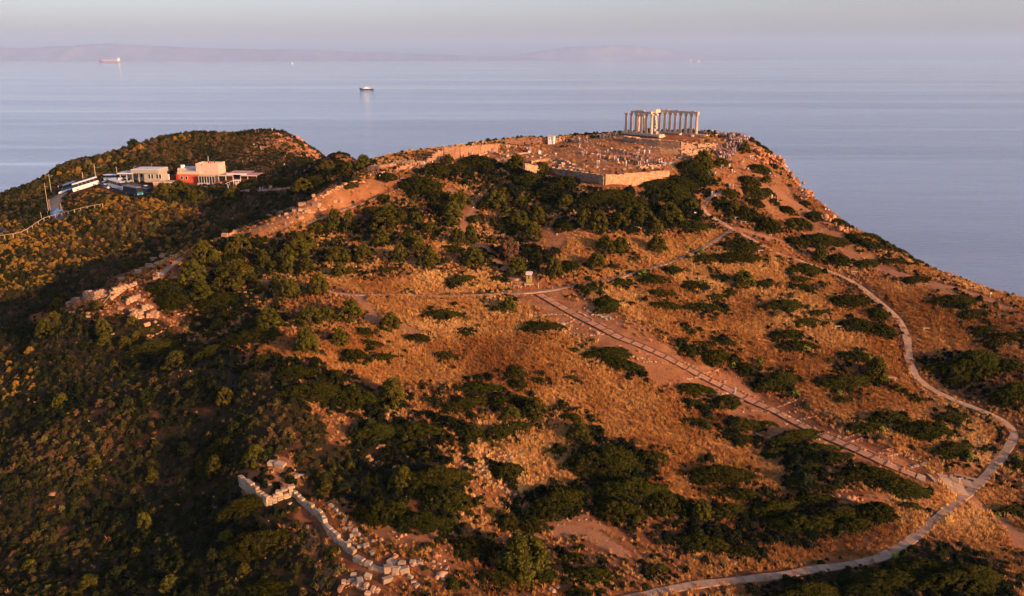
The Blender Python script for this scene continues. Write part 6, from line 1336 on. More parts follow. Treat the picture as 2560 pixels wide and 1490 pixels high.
p = gp(*q8(2495, 410)); cb_ = thing("container", "container", tuple(p), .3, "white box container against the cafe's left wall"); M = MB(); M.box((0, 0, 0), (2.6, 2.0, 2.0)); M.obj("box", M_WHITE, cb_); M = MB(); M.box((.6, -1.02, .1), (1.0, .05, 1.8)); M.obj("door", M_CONC, cb_)
def bus(X, Y, L, head, col, label, winc=M_DKGLASS, frontm=None, H=3.4, roofm=None, conv=q8, name="coach", cat="coach"):
    p = gp(*conv(X, Y)); r = thing(name, cat, (0, 0, 0), 0, label, "coaches at the car park"); W_ = 2.5; body = PAINT.get(col, M_WHITE) if isinstance(col, str) else col
    M = MB(); loft(M, [[(x, -W_ / 2, .35), (x, -W_ / 2, H * .55 * k), (x, W_ / 2, H * .55 * k), (x, W_ / 2, .35)] for x, k in ((-L / 2, .95), (-L / 2 + .2, 1), (L / 2 - .3, 1), (L / 2, .93))]); M.obj("body", body, r)
    M = MB(); loft(M, [[(x, -W_ / 2 * .99, H * .55), (x, -W_ / 2 * .96, H * .90), (x, W_ / 2 * .96, H * .90), (x, W_ / 2 * .99, H * .55)] for x in (-L / 2 + .12, L / 2 - .45)]); M.obj("side_windows", winc, r)
    M = MB(); loft(M, [[(x, -W_ / 2 * .97, H * .90), (x, -W_ / 2 * .8, H), (x, W_ / 2 * .8, H), (x, W_ / 2 * .97, H * .90)] for x in (-L / 2 + .05, L / 2 - .5)]); M.obj("roof", roofm or body, r)
    M = MB(); M.add([(L / 2 - .02, -1.2, H * .40), (L / 2 - .02, 1.2, H * .40), (L / 2 - .42, 1.15, H * .93), (L / 2 - .42, -1.15, H * .93), (L / 2 - .5, -1.2, H * .40), (L / 2 - .5, 1.2, H * .40), (L / 2 - .6, 1.15, H * .93), (L / 2 - .6, -1.15, H * .93)], [(0, 1, 2, 3), (7, 6, 5, 4), (0, 4, 5, 1), (1, 5, 6, 2), (2, 6, 7, 3), (3, 7, 4, 0)]); M.obj("windscreen", M_DKGLASS, r)
    M = MB(); M.box((L / 2 + .02, 0, .4), (.12, 2.45, H * .38 - .35)); M.obj("front_panel", frontm or body, r); M = MB(); M.box((-L / 2 + .05, 0, H * .56), (.14, 2.3, H * .3)); M.obj("rear_window", M_DKGLASS, r)
    for k in range(1, int(L / 1.5)):
        for y in (-1, 1): M = MB(); M.box((-L / 2 + .1 + k * 1.5, y * W_ / 2 * .985, H * .56), (.05, .05, H * .34)); M.obj("window_pillar", body, r)
    for x in (-L * .28, L * .33):
        for y in (-1.12, 1.12): wheel(r, x, y, .48, .3)
    for y in (-.95, .95): M = MB(); M.box((L / 2 + .09, y, .62), (.05, .35, .18)); M.obj("headlight", M_WHITE, r)
    e = L * .4; dx, dy = math.cos(head), math.sin(head); za, zb = float(hz(p[0] + dx * e, p[1] + dy * e)), float(hz(p[0] - dx * e, p[1] - dy * e))
    r.location = (p[0], p[1], (za + zb) / 2 + .14); r.rotation_euler = Euler((0, -math.atan2(za - zb, 2 * e), head))
    for t_ in (-.4, -.2, 0, .2, .4): CLEAR.append((p[0] + dx * L * t_, p[1] + dy * L * t_, 2.6))
    return r
TEAL = simple("teal_paint", (.02, .16, .22), var=.03, rough=.35, obj_rand=0)
bus(1305, 545, 10.2, -2.62, "white", "long white coach facing down left behind the flowering bank"); bus(1760, 555, 8.5, -.55, "silver", "silver grey coach parked behind the teal fronted one"); bus(2000, 640, 9.6, -.62, "black", "dark coach with a teal front facing the camera side", frontm=TEAL, roofm=PAINT["grey"])
bus(1700, 432, 7.5, -.35, "white", "small white minibus behind the silver coach", H=2.7, name="minibus", cat="minibus"); bus(1065, 572, 5.5, -2.55, "blue", "short dark blue truck between the white car and the long coach", H=3.0, name="truck", cat="truck")
# ---------------------------------------------------------------- poles and lamps
def pole(X, Ytop, Ybase, label, mat=M_WOOD, lamp=None, cross=False, conv=q8, name="utility_pole", cat="pole", rad=.14):
    p = gp(*conv(X, Ybase)); s = sc(p); h = (Ybase - Ytop) / 6.0 / s * 1.0; r = thing(name, cat, tuple(p), 0, label); M = MB(); M.cyl((0, 0, -.3), (0, 0, h), rad, rad * .7, n=8); M.obj("pole", mat, r)
    if lamp: M = MB(); M.cyl((0, 0, h - lamp[1]), (lamp[0], 0, h - lamp[1] + .25), .05, n=6); M.obj("arm", M_METAL, r); M = MB(); M.box((lamp[0] + .25, 0, h - lamp[1] + .2), (.7, .28, .14)); M.obj("lamp_head", M_METAL, r)
    if cross: M = MB(); M.cyl((0, 0, h - 1.4), (1.0, 0, h - 1.4), .06, n=6); M.obj("crossarm", mat, r)
    return r
pole(727, 465, 880, "wooden pole nearest the road bend, leaning beside its taller neighbour", cross=True); pole(775, 330, 640, "tall lamp pole behind the wooden one at the road bend", lamp=(1.0, 1.0), name="street_lamp", cat="street lamp"); pole(1247, 300, 420, "short wooden pole behind the long white coach"); pole(1452, 180, 505, "tall pale pole at the rear of the long white coach", mat=M_WHITE_ST, lamp=(1.2, 1.6), name="street_lamp", cat="street lamp", rad=.2); pole(1763, 220, 392, "reddish pole left of the grey building"); pole(2028, 225, 430, "thin lamp post in the middle of the car park", mat=M_WHITE_ST, lamp=(.5, .1), name="street_lamp", cat="street lamp", rad=.1); pole(626, 905, 1020, "short post in the dark bank left of the road", rad=.11); pole(722, 890, 965, "short pale marker post beside the lower road", mat=M_METAL, rad=.1, name="marker_post", cat="post")
pole(1362, 150, 190, "small mast with a box on the skyline behind the cafe", mat=M_METAL, rad=.06, conv=lambda X, Y: q7(1305, 190 if Y > 160 else 140), name="mast", cat="mast") if False else None
p = gp(*q8(886, 600)); s_ = thing("road_sign", "road sign", tuple(p), 0, "red and white round road sign beside the white car"); M = MB(); M.cyl((0, 0, -.2), (0, 0, 2.4), .06, n=6); M.obj("post", M_METAL, s_); M = MB(); M.cyl((0, -.06, 2.3), (0, -.02, 2.3), .42, n=16); M.obj("disc", simple("sign_red", (.5, .05, .03)), s_); M = MB(); M.cyl((0, -.08, 2.3), (0, -.065, 2.3), .28, n=16); M.obj("face", M_WHITE, s_)
p = gp(*q7(2630, 600)); s_ = thing("waste_bin", "bin", tuple(p), 0, "pale box bin beside the footpath right of the two white clad walkers"); M = MB(); M.box((0, 0, 0), (.9, .8, .9)); M.obj("box", M_STONE, s_); M = MB(); M.box((0, 0, .9), (1.0, .9, .1)); M.obj("lid", M_CONC, s_)
# ================================================================ SHIPS
def hull(M, L, B, H, bow=.18, sheer=.3, mi=0):
    secs = []
    for t in np.linspace(0, 1, 9):
        x = -L / 2 + L * t; b = B / 2 * (1 if t < 1 - bow else max(.04, 1 - ((t - 1 + bow) / bow) ** 1.6)) * (1 if t > .06 else .8); zt = H * (1 + sheer * max(0, (t - .7) / .3) ** 2)
        fx = x + (H * .5 * max(0, (t - .9) / .1)); secs.append([(x, -b * .7, -2), (fx, -b, zt), (fx, b, zt), (x, b * .7, -2)])
    loft(M, secs, mi)
def sea_at(px, py):
    v = (py - 745.0) / F; d = HC / (ST + v * CT); return pd(px, py, d)
M_HRED = simple("hull_red", (.28, .19, .18), var=.1, scale=.05, obj_rand=0); M_HDK = simple("hull_dark", (.03, .03, .045), var=.1, scale=.05, obj_rand=0)
p = sea_at(275, 157.5); k = p[1] / F * 1.0; L = 50 * k * 1.03; sh = thing("cargo_ship", "cargo ship", (p[0], p[1], 0), math.pi, "long pale red cargo ship with deck cranes near the horizon at the left")
M = MB(); hull(M, L, L * .14, L * .085, mi=0); M.obj("hull", M_HRED, sh); M = MB(); M.box((L * .40, 0, L * .085), (L * .03, L * .11, L * .035)); M.obj("forecastle", M_HDK, sh)
M = MB(); M.box((-L * .41, 0, L * .08), (L * .06, L * .12, L * .13), taper=.9); M.obj("superstructure", M_WHITE, sh); M = MB(); M.box((-L * .45, 0, L * .08), (L * .03, L * .05, L * .15)); M.obj("funnel", M_WHITE, sh)
for t in (-.24, -.1, .04, .18, .3): M = MB(); M.box((t * L, 0, L * .085), (L * .018, L * .018, L * .07)); M.cyl((t * L, 0, L * .15), (t * L + L * .09, 0, L * .12), L * .004, n=6); M.obj("crane", M_WHITE, sh)
for t in (-.31, -.17, -.03, .11, .24): M = MB(); M.box((t * L, 0, L * .084), (L * .085, L * .1, L * .014)); M.obj("hatch", M_HRED, sh)
p = sea_at(917, 225); L = 33 * p[1] / F; sh = thing("small_ship", "ship", (p[0], p[1], 0), math.pi, "small dark hulled ship with white decks in the middle of the sea")
M = MB(); hull(M, L, L * .2, L * .085, .3, 1.1); M.obj("hull", M_HDK, sh); M = MB(); M.box((-L * .02, 0, L * .08), (L * .42, L * .15, L * .07), taper=.96); M.obj("deckhouse", M_WHITE, sh); M = MB(); M.box((L * .03, 0, L * .15), (L * .22, L * .12, L * .06), taper=.9); M.obj("bridge", M_WHITE, sh)
M = MB(); M.box((L * .22, 0, L * .08), (L * .16, L * .13, L * .03)); M.obj("foredeck", M_WHITE, sh)
for x, h in ((-.1, .30), (-.3, .25), (.12, .22)): M = MB(); M.cyl((x * L, 0, L * .1), (x * L, 0, L * h), L * .008, n=6); M.obj("mast", M_WHITE, sh)
p = sea_at(1738, 154.5); L = 26 * p[1] / F; sh = thing("tanker", "ship", (p[0], p[1], 0), 0, "faint grey ship with white bridge on the horizon right of centre")
M = MB(); hull(M, L, L * .15, L * .05); M.obj("hull", simple("hull_grey", (.22, .16, .17)), sh); M = MB(); M.box((-L * .42, 0, L * .05), (L * .08, L * .12, L * .16), taper=.8); M.obj("superstructure", M_WHITE, sh); M = MB(); M.box((L * .30, 0, L * .05), (L * .18, L * .1, L * .07)); M.obj("cargo_stack", M_WHITE, sh); M = MB(); M.cyl((L * .1, 0, 0), (L * .1, 0, L * .14), L * .01, n=6); M.obj("mast", M_HDK, sh)
p = sea_at(731, 160); L = 4.5 * p[1] / F; sh = thing("sailing_boat", "sailing boat", (p[0], p[1], 0), .3, "tiny white sailing boat on the far sea left of centre"); M = MB(); hull(M, L, L * .3, L * .14); M.obj("hull", M_WHITE, sh); M = MB(); M.add([(-L * .3, 0, L * .2), (L * .25, 0, L * .2), (0, 0, L * 1.2), (-L * .3, L * .03, L * .2), (L * .25, L * .03, L * .2), (0, L * .03, L * 1.2)], [(0, 1, 2), (5, 4, 3), (0, 3, 4, 1), (1, 4, 5, 2), (2, 5, 3, 0)]); M.obj("sail", M_WHITE, sh)
# ================================================================ PEOPLE
M_SKIN = simple("skin", (.42, .24, .16), var=.05, rough=.6, obj_rand=.2); M_HAIR = simple("hair", (.045, .028, .018), var=.2, obj_rand=.5)
CLOTH = {}
for n, c in {"white": (.60, .56, .52), "red": (.45, .04, .03), "black": (.022, .022, .026), "navy blue": (.03, .04, .10), "light blue": (.30, .40, .55), "grey": (.22, .22, .23), "beige": (.50, .38, .26), "pink": (.60, .28, .28), "green": (.08, .13, .06), "brown": (.16, .09, .05), "orange": (.55, .16, .04), "denim": (.08, .12, .20), "khaki": (.30, .24, .14)}.items():
    CLOTH[n] = simple("cloth_" + n.replace(" ", "_"), c, var=.08, scale=9, rough=.9, obj_rand=.12)
SHOE = simple("shoe", (.06, .05, .05), obj_rand=.3)
def body_mesh(name, pose, dress=False):
    """one continuous skinned figure, 1.72 m tall, facing -y"""
    J = {"pel": (0, 0, .95, .135), "bel": (0, -.01, 1.10, .12), "che": (0, 0, 1.30, .145), "nec": (0, .0, 1.46, .06), "chn": (0, -.02, 1.54, .065), "hed": (0, -.02, 1.62, .098), "top": (0, -.01, 1.68, .07)}
    for s, k in ((-1, "l"), (1, "r")):
        st = {"stand": (0, 0), "walk": (.26 * s, -.26 * s), "photo": (.03, 0), "sit": (0, 0)}[pose][0]
        if pose == "sit":
            J["hip" + k] = (.10 * s, 0, .93, .10); J["kne" + k] = (.13 * s, -.44, .95, .07); J["ank" + k] = (.13 * s, -.50, .52, .045); J["toe" + k] = (.13 * s, -.66, .47, .035)
        else:
            J["hip" + k] = (.09 * s, 0, .90, .105); J["kne" + k] = (.11 * s, -.04 - st * .7, .49, .065); J["ank" + k] = (.12 * s, .02 - st * 1.2, .085, .042); J["toe" + k] = (.13 * s, -.14 - st * 1.2, .035, .035)
        J["sho" + k] = (.19 * s, 0, 1.39, .065)
        if pose == "photo": J["elb" + k] = (.27 * s, -.16, 1.22, .045); J["wri" + k] = (.10 * s, -.36, 1.45, .03); J["han" + k] = (.06 * s, -.40, 1.52, .034)
        elif pose == "sit": J["elb" + k] = (.26 * s, -.08, 1.14, .045); J["wri" + k] = (.16 * s, -.32, 1.05, .03); J["han" + k] = (.13 * s, -.40, 1.03, .034)
        else: w = st * .8; J["elb" + k] = (.27 * s, .03 + w * .5, 1.12, .045); J["wri" + k] = (.28 * s, -.04 + w, .89, .03); J["han" + k] = (.28 * s, -.06 + w * 1.1, .80, .034)
    E_ = [("pel", "bel"), ("bel", "che"), ("che", "nec"), ("nec", "chn"), ("chn", "hed"), ("hed", "top")]
    for k in "lr": E_ += [("pel", "hip" + k), ("hip" + k, "kne" + k), ("kne" + k, "ank" + k), ("ank" + k, "toe" + k), ("che", "sho" + k), ("sho" + k, "elb" + k), ("elb" + k, "wri" + k), ("wri" + k, "han" + k)]
    names = list(J); me = bpy.data.meshes.new("tmp"); me.from_pydata([J[n][:3] for n in names], [(names.index(a), names.index(b)) for a, b in E_], [])
    o = bpy.data.objects.new("tmp", me); C.objects.link(o); md = o.modifiers.new("skin", 'SKIN'); md.use_smooth_shade = True
    if not me.skin_vertices: me.attributes.new("x", 'FLOAT', 'POINT')
    try:
        sv = me.skin_vertices[0].data
    except Exception:
        bpy.context.view_layer.objects.active = o; bpy.ops.mesh.customdata_skin_add(); sv = me.skin_vertices[0].data
    for i, n in enumerate(names): r = J[n][3]; sv[i].radius = (r * (1.25 if n in ("pel", "bel", "che") else 1), r * (.85 if n in ("pel", "bel", "che") else 1)); sv[i].use_root = (n == "pel")
    ss = o.modifiers.new("sub", 'SUBSURF'); ss.levels = 1; ss.render_levels = 1
    dg = bpy.context.evaluated_depsgraph_get(); dg.update(); m2 = bpy.data.meshes.new_from_object(o.evaluated_get(dg)); m2.name = name
    bpy.data.objects.remove(o); m2.materials.clear()
    for m in (M_SKIN, M_HAIR, CLOTH["white"], CLOTH["black"], SHOE): m2.materials.append(m)
    for p in m2.polygons:
        c = p.center; arm = abs(c.x) > .215 and c.z > .7 or (pose in ("photo", "sit") and c.y < -.2 and c.z > 1.0)
        if c.z > 1.49 and not (pose == "photo" and c.y < -.2): i = 1 if (c.z > 1.645 or c.y > .02) else 0
        elif c.z > 1.44 and not arm: i = 0
        elif arm: i = 2 if (abs(c.x) < .27 and c.z > 1.22) or (pose == "stand" and c.z > 1.18) else 0
        elif c.z > (1.0 if pose != "sit" else 1.02): i = 2
        elif c.z > (.10 if pose != "sit" else .51): i = 3 if not dress or c.z > .5 else 0
        else: i = 4
        if dress and c.z > .5 and i == 3: i = 2
        p.material_index = i; p.use_smooth = True
    return m2
BODY = {k: body_mesh("person", k) for k in ("stand", "walk", "photo", "sit")}; BODY["dress"] = body_mesh("person", "stand", True)
prs = np.random.RandomState(2024)
TOPS = ["white"] * 3 + ["red"] * 2 + ["black"] * 5 + ["navy blue"] * 2 + ["light blue", "grey", "beige", "beige", "pink", "green", "brown", "orange"]
BOTS = ["black"] * 4 + ["denim"] * 3 + ["beige", "white", "khaki", "grey", "navy blue"]
NPEOPLE = 0
def person(px=None, py=None, top=None, bot=None, pose=None, rz=None, where=None, h=None, pos=None):
    global NPEOPLE
    p = gp(px, py) if pos is None else np.array(pos, float)
    if pos is not None: px, py = proj(p)
    top = top or TOPS[prs.randint(len(TOPS))]; bot = bot or BOTS[prs.randint(len(BOTS))]; pose = pose or ["stand", "stand", "walk", "photo", "sit", "dress"][prs.randint(6)]
    if pose == "dress": bot = top
    o = link("person", BODY[pose], None, (p[0], p[1], p[2] + (-.48 if pose == "sit" else 0) + .02), (0, 0, prs.rand() * 6.28 if rz is None else rz)); k = (h or (1.62 + .2 * prs.rand())) / 1.72; o.scale = (k, k, k)
    if pose == "sit": o.location.z += .06
    for i, m in ((2, CLOTH[top]), (3, CLOTH[bot])): o.material_slots[i].link = 'OBJECT'; o.material_slots[i].material = m
    o["category"] = "person"; w = {"stand": "standing", "walk": "walking", "photo": "holding up a phone", "sit": "sitting", "dress": "standing in a dress"}[pose]
    desc = ("person in %s dress" % top) if pose == "dress" else "%s person, %s top, %s trousers" % ({"stand": "standing", "walk": "walking", "photo": "photographing", "sit": "sitting"}[pose], top.replace("navy blue", "navy"), bot.replace("navy blue", "navy"))
    o["group"] = "visitors " + (where or "on the slope"); LABELLED.append([o, desc, px, py, where or "on the slope"]); NPEOPLE += 1; return o
def crowd(poly, n, where, **k):
    P = [tuple(poly[i:i + 2]) for i in range(0, len(poly), 2)]; xs = [p[0] for p in P]; ys = [p[1] for p in P]; c = 0; tries = 0
    while c < n and tries < n * 60:
        tries += 1; x = prs.uniform(min(xs), max(xs)); y = prs.uniform(min(ys), max(ys))
        if inpoly(np.array(x), np.array(y), P): person(x, y, where=where, **k); c += 1
def line_people(pts, n, where, **k):
    A = np.array(pts, float); s = np.linspace(0, 1, len(A))
    for i in range(n): t = prs.rand(); person(np.interp(t, s, A[:, 0]) + prs.randn() * 1.5, np.interp(t, s, A[:, 1]) + abs(prs.randn()), where=where, **k)
def z4(X, Y): return (1540 + X / 6.3, 250 + Y / 6.3)
crowd([x for p in ((1870, 560), (2100, 560), (2080, 720), (1900, 800), (1760, 800), (1780, 680)) for x in z4(*p)], 44, "in the crowd right of the temple")
crowd([x for p in ((1500, 800), (1900, 700), (1960, 780), (1800, 960), (1560, 960)) for x in z4(*p)], 40, "on the rocky slope under the crowd")
crowd([x for p in ((1640, 540), (1940, 540), (1900, 600), (1700, 590)) for x in z4(*p)], 20, "at the cliff right of the temple")
for X in (1310, 1330, 1345, 1360, 1378, 1400, 1412, 1490, 1505, 1520, 1572, 1622, 1635, 1685, 1700, 1715, 1740, 1760): person(*z4(X, 535 + prs.randint(0, 20)), where="on the skyline right of the columns")
for X in (730, 870, 885, 975, 1050, 1125, 1140, 1210, 1225): person(pos=A0 + step * ((X - 682) / 82.0 + .02) + np.r_[pn, 0] * (.9 + .8 * prs.rand()) + np.array([0, 0, -.7]), where="behind the right columns")
crowd([x for p in ((1800, 330), (2280, 440), (2340, 540), (1900, 540), (1560, 450)) for x in (lambda X, Y: (1240 + X / 5.478, 320 + Y / 5.478))(*p)], 50, "among excavated stones below the temple")
def z6(X, Y): return (1240 + X / 5.478, 320 + Y / 5.478)
for X, Y, t_, b_ in ((40, 345, "brown", "black"), (245, 325, "brown", "brown"), (425, 310, "white", "white"), (465, 295, "pink", "beige"), (392, 255, "black", "black"), (487, 240, "black", "navy blue"), (465, 280, "beige", "red"), (820, 400, "white", "beige"), (945, 310, "black", "brown"), (938, 250, "brown", "black"), (1030, 262, "orange", "brown"), (1145, 290, "white", "white"), (1330, 280, "brown", "grey"), (1190, 385, "white", "white"), (1175, 380, "white", "beige"), (1240, 370, "red", "beige"), (1215, 360, "white", "pink"), (1380, 350, "grey", "black"), (1380, 400, "black", "beige"), (1425, 440, "white", "pink"), (1490, 355, "white", "grey"), (1530, 350, "white", "beige"), (1410, 510, "white", "light blue"), (1385, 510, "beige", "beige"), (1500, 520, "denim", "denim"), (1650, 400, "red", "brown"), (1640, 385, "brown", "brown"), (1780, 385, "black", "black"), (1680, 530, "white", "black"), (1670, 480, "white", "white"), (1780, 530, "white", "beige"), (1720, 315, "brown", "grey"), (1940, 350, "black", "pink"), (1955, 355, "beige", "red"), (2032, 360, "white", "white"), (2100, 370, "white", "white"), (2155, 490, "black", "black"), (2310, 465, "black", "navy blue"), (2380, 470, "black", "black"), (2435, 495, "navy blue", "denim"), (150, 290, "pink", "beige"), (180, 285, "beige", "pink"), (280, 305, "beige", "red"), (345, 300, "red", "brown"), (375, 295, "black", "red")):
    person(*z6(X, Y), top=t_, bot=b_, where="on the open plateau before the temple")
for X in (845, 858, 875, 905, 915, 970, 985, 1065, 1080, 1105, 1130, 1145, 1160, 1200, 1240, 1250): person(*z6(X, 175 + prs.randint(0, 35)), where="by the white guard cabin")
for X in (1425, 1440, 1452, 1465, 1478, 1490, 1515, 1540, 1552, 1565, 1592, 1605, 1620, 1640, 1655, 1668): person(*z6(X, 150 - (X - 1425) * .10), top=["navy blue", "black", "denim", "grey"][prs.randint(4)], where="in the queue left of the columns")
crowd([x for p in ((1150, 200), (1250, 190), (1240, 215), (1170, 230)) for x in z6(*p)], 8, "sitting on rocks by the skyline bush")
def z8(X, Y): return (900 + X / 5.727, 340 + Y / 5.727)
for X, Y, t_, b_ in ((1345, 300, "red", "red"), (1388, 300, "pink", "white"), (1415, 300, "red", "brown"), (1437, 295, "red", "brown"), (1470, 300, "brown", "orange"), (1485, 335, "red", "red"), (1578, 305, "brown", "brown"), (1605, 300, "white", "pink"), (1642, 225, "beige", "brown"), (1665, 220, "brown", "black"), (1685, 220, "red", "brown"), (1725, 240, "orange", "beige"), (1740, 230, "green", "brown"), (1757, 225, "beige", "khaki"), (1822, 240, "red", "red"), (1856, 235, "white", "grey"), (1905, 235, "red", "brown"), (1990, 250, "red", "light blue"), (1205, 370, "red", "red"), (1157, 365, "black", "black"), (1038, 420, "white", "red"), (925, 440, "white", "light blue"), (745, 475, "white", "white"), (825, 455, "black", "black"), (155, 590, "pink", "beige"), (210, 580, "pink", "black"), (220, 585, "black", "black"), (288, 625, "white", "light blue"), (330, 580, "red", "white"), (345, 575, "beige", "pink"), (388, 610, "white", "white"), (425, 600, "black", "black"), (445, 570, "white", "pink"), (320, 585, "pink", "brown")):
    person(*z8(X, Y), top=t_, bot=b_, where="at the orange gate wall" if X > 1100 else "on the ridge gate path")
def z3(X, Y): return (1700 + X * K, 230 + Y * K)
for X, Y, t_, b_, ps in ((245, 600, "red", "navy blue", None), (260, 605, "black", "white", None), (315, 635, "red", "red", None), (362, 705, "white", "beige", "walk"), (387, 715, "white", "pink", "walk"), (232, 765, "white", "white", None), (243, 768, "black", "denim", None), (255, 780, "pink", "beige", None), (300, 570, "white", "grey", None), (313, 568, "white", "brown", None), (362, 560, "white", "beige", None), (380, 600, "beige", "beige", None), (398, 605, "white", "black", None), (370, 595, "black", "red", None), (365, 525, "white", "black", None), (378, 528, "navy blue", "black", None), (405, 530, "red", "black", None), (462, 520, "white", "white", "sit"), (515, 500, "white", "pink", None), (530, 500, "white", "beige", None), (545, 505, "pink", "white", "sit"), (560, 520, "red", "red", "sit"), (455, 575, "red", "brown", "sit"), (470, 578, "white", "brown", "sit"), (485, 580, "black", "brown", "sit"), (498, 582, "white", "red", "sit"), (660, 615, "white", "red", "sit"), (675, 620, "black", "pink", "sit"), (688, 625, "navy blue", "beige", "sit"), (703, 628, "red", "brown", "sit"), (706, 685, "pink", "brown", "sit"), (740, 580, "black", "black", "sit"), (765, 590, "navy blue", "red", "sit"), (780, 602, "black", "navy blue", "sit"), (790, 608, "red", "black", "sit"), (832, 650, "pink", "white", "sit"), (908, 660, "navy blue", "black", "sit"), (672, 788, "white", "white", "stand"), (704, 790, "navy blue", "black", "stand"), (712, 830, "white", "black", "stand"), (1012, 820, "black", "beige", "sit"), (1065, 880, "white", "brown", "sit"), (1087, 885, "white", "red", "sit"), (108, 918, "white", "pink", None), (120, 915, "red", "brown", None)):
    person(*z3(X, Y), top=t_, bot=b_, pose=ps, where="on the slope beside the cliff" if X > 420 else ("on the path above the bend"))
person(1837, 985, "white", "light blue", "walk", where="walking in the ancient street"); person(2475, 746, "white", "khaki", "stand", where="alone on the bare rocks at the right edge")
person(714.5, 568, "white", "grey", "walk", where="on the thin ridge path"); person(721, 697, "red", "black", "walk", where="half hidden on the path among round shrubs")
def z1(X, Y): return (X * K, 280 + Y * K)
for X, Y, t_, b_, ps, wh in ((1905, 578, "white", "white", "stand", "on the footpath from the cafe"), (1925, 578, "white", "white", "stand", "on the footpath from the cafe"), (1475, 498, "white", "white", "stand", "on the cafe terrace"), (1665, 550, "navy blue", "black", "stand", "at the cafe entrance canopy"), (1600, 540, "red", "black", "stand", "beside the entrance canopy"), (1622, 540, "pink", "red", "stand", "beside the entrance canopy"), (1635, 545, "black", "denim", "stand", "beside the entrance canopy"), (1535, 162, "white", "white", "stand", "on the far hill skyline"), (1895, 150, "brown", "beige", "stand", "on the far hill skyline"), (1873, 152, "red", "brown", "sit", "on the far hill skyline"), (1995, 140, "white", "white", "stand", "on the far hill skyline"), (2048, 150, "red", "black", "stand", "on the far hill skyline"), (2042, 180, "white", "beige", "sit", "on the far hill slope"), (2055, 180, "pink", "white", "sit", "on the far hill slope"), (2140, 190, "red", "white", "stand", "on the far hill skyline"), (1860, 255, "white", "brown", "walk", "on the bare track of the far hill"), (1912, 280, "white", "beige", "walk", "on the bare track of the far hill"), (1965, 240, "grey", "black", "walk", "on the bare track of the far hill"), (1840, 372, "white", "black", "walk", "on the bare track of the far hill"), (1778, 375, "white", "beige", "sit", "on the bare track of the far hill"), (1992, 395, "pink", "pink", "stand", "at the foot of the far hill"), (2010, 390, "red", "red", "stand", "at the foot of the far hill"), (2090, 340, "pink", "beige", "stand", "on the shaded far hill side"), (2080, 355, "red", "red", "stand", "on the shaded far hill side"), (2085, 395, "white", "pink", "sit", "at the foot of the far hill")):
    person(*z1(X, Y), top=t_, bot=b_, pose=ps, where=wh)
for i in range(7):
    q = Vector((tx + 4 + i * .55, 3.6 + (i % 3) * .9, 6.4)); q.rotate(Euler((0, 0, rz))); person(pos=(a[0] + q.x, a[1] + q.y, ZR + q.z), top=["brown", "black", "navy blue", "red"][i % 4], pose="stand", where="on the roof terrace of the pink cafe block")
# the rest of the packed crowd, past the ones placed singly: one object
t = NT("crowd_cloth"); a_ = t.n("ShaderNodeAttribute"); a_.attribute_name = "tint"; a_.attribute_type = 'INSTANCER'
r_ = t.ramp(a_.outputs["Fac"], [(0, (.55, .50, .46)), (.16, (.02, .02, .025)), (.5, (.4, .05, .04)), (.62, (.03, .04, .1)), (.75, (.5, .36, .25)), (.88, (.10, .06, .04))]); t.t.nodes[-1].color_ramp.interpolation = 'CONSTANT'
t.l(r_, t.p.inputs["Base Color"]); t.p.inputs["Roughness"].default_value = .9
def crowd_body(k, bot):
    m = BODY[k].copy(); m.materials[2] = t.m; m.materials[3] = CLOTH[bot]; return m
CB = proto_coll("body", [crowd_body("stand", "black"), crowd_body("walk", "denim"), crowd_body("photo", "black"), crowd_body("dress", "beige"), crowd_body("stand", "khaki")])
P_ = []
for poly_, n_ in (([z4(*p) for p in ((1800, 500), (2060, 540), (2100, 640), (2000, 740), (1820, 800), (1740, 760), (1800, 600))], 120), ([z4(*p) for p in ((1520, 800), (1780, 720), (1900, 780), (1780, 960), (1600, 960))], 60), ([z6(*p) for p in ((1850, 360), (2280, 440), (2300, 530), (1950, 530), (1700, 460))], 45)):
    c_ = 0
    while c_ < n_:
        x_, y_ = prs.uniform(min(p[0] for p in poly_), max(p[0] for p in poly_)), prs.uniform(min(p[1] for p in poly_), max(p[1] for p in poly_))
        if inpoly(np.array(x_), np.array(y_), poly_): P_.append(gp(x_, y_)); c_ += 1
P_ = np.array(P_); n_ = len(P_); k_ = .94 + .12 * prs.rand(n_)
scatter("crowd", CB, P_, prs.randint(0, 5, n_), np.stack([np.zeros(n_), np.zeros(n_), prs.rand(n_) * 6.28], -1), np.stack([k_, k_, k_], -1), prs.rand(n_), "dense crowd of visitors in mixed clothes filling gaps right of and below the temple")
print("people", NPEOPLE)
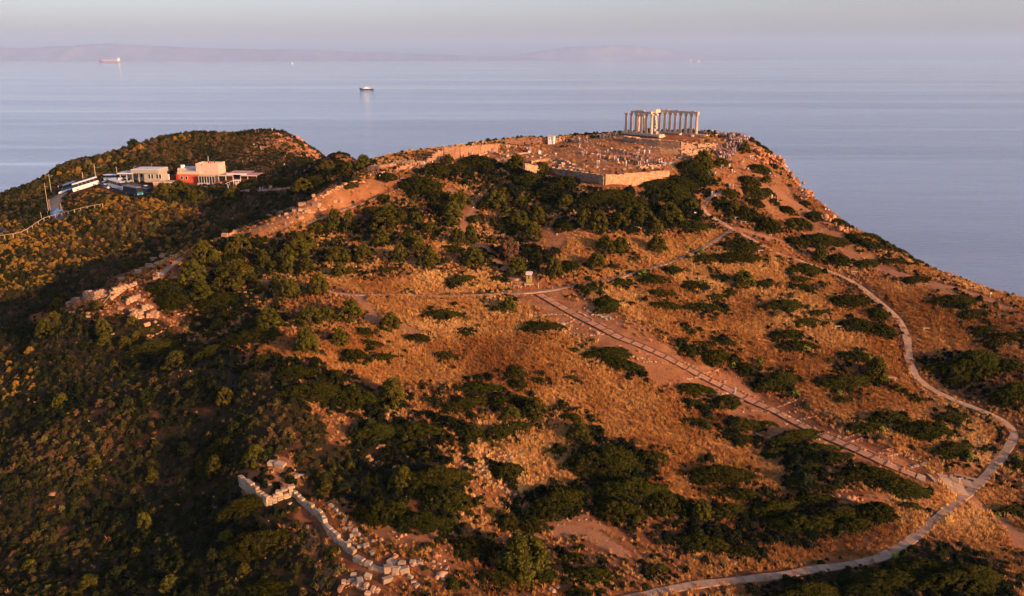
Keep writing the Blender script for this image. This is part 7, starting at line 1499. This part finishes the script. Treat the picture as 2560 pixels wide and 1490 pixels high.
# ================================================================ LABELS: what it looks like + where it stands, each pointing to one thing
LAND = [("the green hut", 1320, 690), ("the temple columns", 1650, 300), ("the fortress wall corner", 1512, 450), ("the upper path junction", 1820, 572), ("the path junction with three benches", 2430, 1230), ("the street's upper end", 1360, 740), ("the middle of the ancient street", 1700, 960), ("the walker in the ancient street", 1840, 985), ("the street's lower end", 2250, 1180), ("the upper path bend", 1757, 520), ("the right edge path curve", 2520, 1090), ("the path's middle bend", 2262, 880), ("the bench in the tall grass", 2315, 825), ("the left ruin", 300, 720), ("the left path fork", 430, 680), ("the foreground tower ruin", 660, 1200), ("the white foreground wall", 860, 1320), ("the bottom white blocks", 990, 1410), ("the orange gate wall", 1180, 385), ("the guard cabin", 1380, 350), ("the cafe", 470, 430), ("the coaches", 340, 460), ("the ridge wall stones", 780, 520), ("the lone bush in the valley", 318, 660), ("the orange cliff rocks", 1930, 390), ("the upper right rocks", 2020, 460), ("the right skyline boulder", 2065, 540), ("the bare track in the slope", 1165, 510), ("the crossing path's left end", 830, 730), ("the ring of rough stones", 1230, 1190), ("the curved bare bank", 1430, 1340), ("the bottom edge path", 1800, 1455), ("the lower right corner", 2500, 1420), ("the lower left corner", 60, 1400), ("the left edge scrub", 60, 1000), ("the wide golden meadow", 1500, 1000), ("the small meadow tree", 1272, 770), ("the right hand meadow", 1950, 760), ("the orange dirt track", 760, 1000), ("the dark foreground thicket", 1580, 1180), ("the flowering valley side", 120, 620), ("the open grass below the upper junction", 1700, 720), ("the fence on the valley side", 150, 560), ("the far hill top", 650, 335), ("the right edge", 2540, 800), ("the bottom middle bushes", 1300, 1450), ("the central bush belt", 1200, 560), ("the bushes under the fortress wall", 1450, 520), ("the round bush cluster at left", 600, 640), ("the shrubs over the white wall", 950, 1200), ("the lower meadow shrubs", 1900, 1250), ("the long dark shrubs beside the street", 2000, 1110), ("the big dark shrub near the right edge", 2420, 890)]
ORD = ["first", "second", "third", "fourth", "fifth", "sixth", "seventh", "eighth", "ninth", "tenth", "eleventh", "twelfth", "thirteenth", "fourteenth", "fifteenth", "sixteenth", "seventeenth", "eighteenth", "nineteenth", "twentieth"]
def settle():
    g = {}
    for e in LABELLED:
        o, what, px, py, where = e
        if where is None:
            nm, lx, ly = min(LAND, key=lambda L: (L[1] - px) ** 2 + ((L[2] - py) * 1.5) ** 2); dx, dy = px - lx, (py - ly) * 1.5
            d = "by" if math.hypot(dx, dy) < 22 else (("right of" if dx > 0 else "left of") if abs(dx) > 1.6 * abs(dy) else (("below" if dy > 0 else "above") if abs(dy) > 1.6 * abs(dx) else ("%s and %s of" % ("below" if dy > 0 else "above", "right" if dx > 0 else "left"))))
            where = d + " " + nm
        g.setdefault((what, where), []).append(e)
    for (what, where), L in g.items():
        if len(L) == 1:
            s = what + " " + where
            if len(s.split()) > 16: s = " ".join(x for x in s.split() if x not in ("the", "a", "and"))
            L[0][0]["label"] = s; continue
        L.sort(key=lambda e: e[2]); n = len(L)
        for i, e in enumerate(L):
            r = "leftmost" if i == 0 else ("rightmost" if i == n - 1 else ORD[min(i, 19)] + " from left")
            base = what + " " + where; s = base + ", " + r; w = s.split()
            if len(w) > 16: s = " ".join(x for x in base.split() if x not in ("the", "a", "and")) + ", " + r
            e[0]["label"] = s
settle()
finish_scatter()
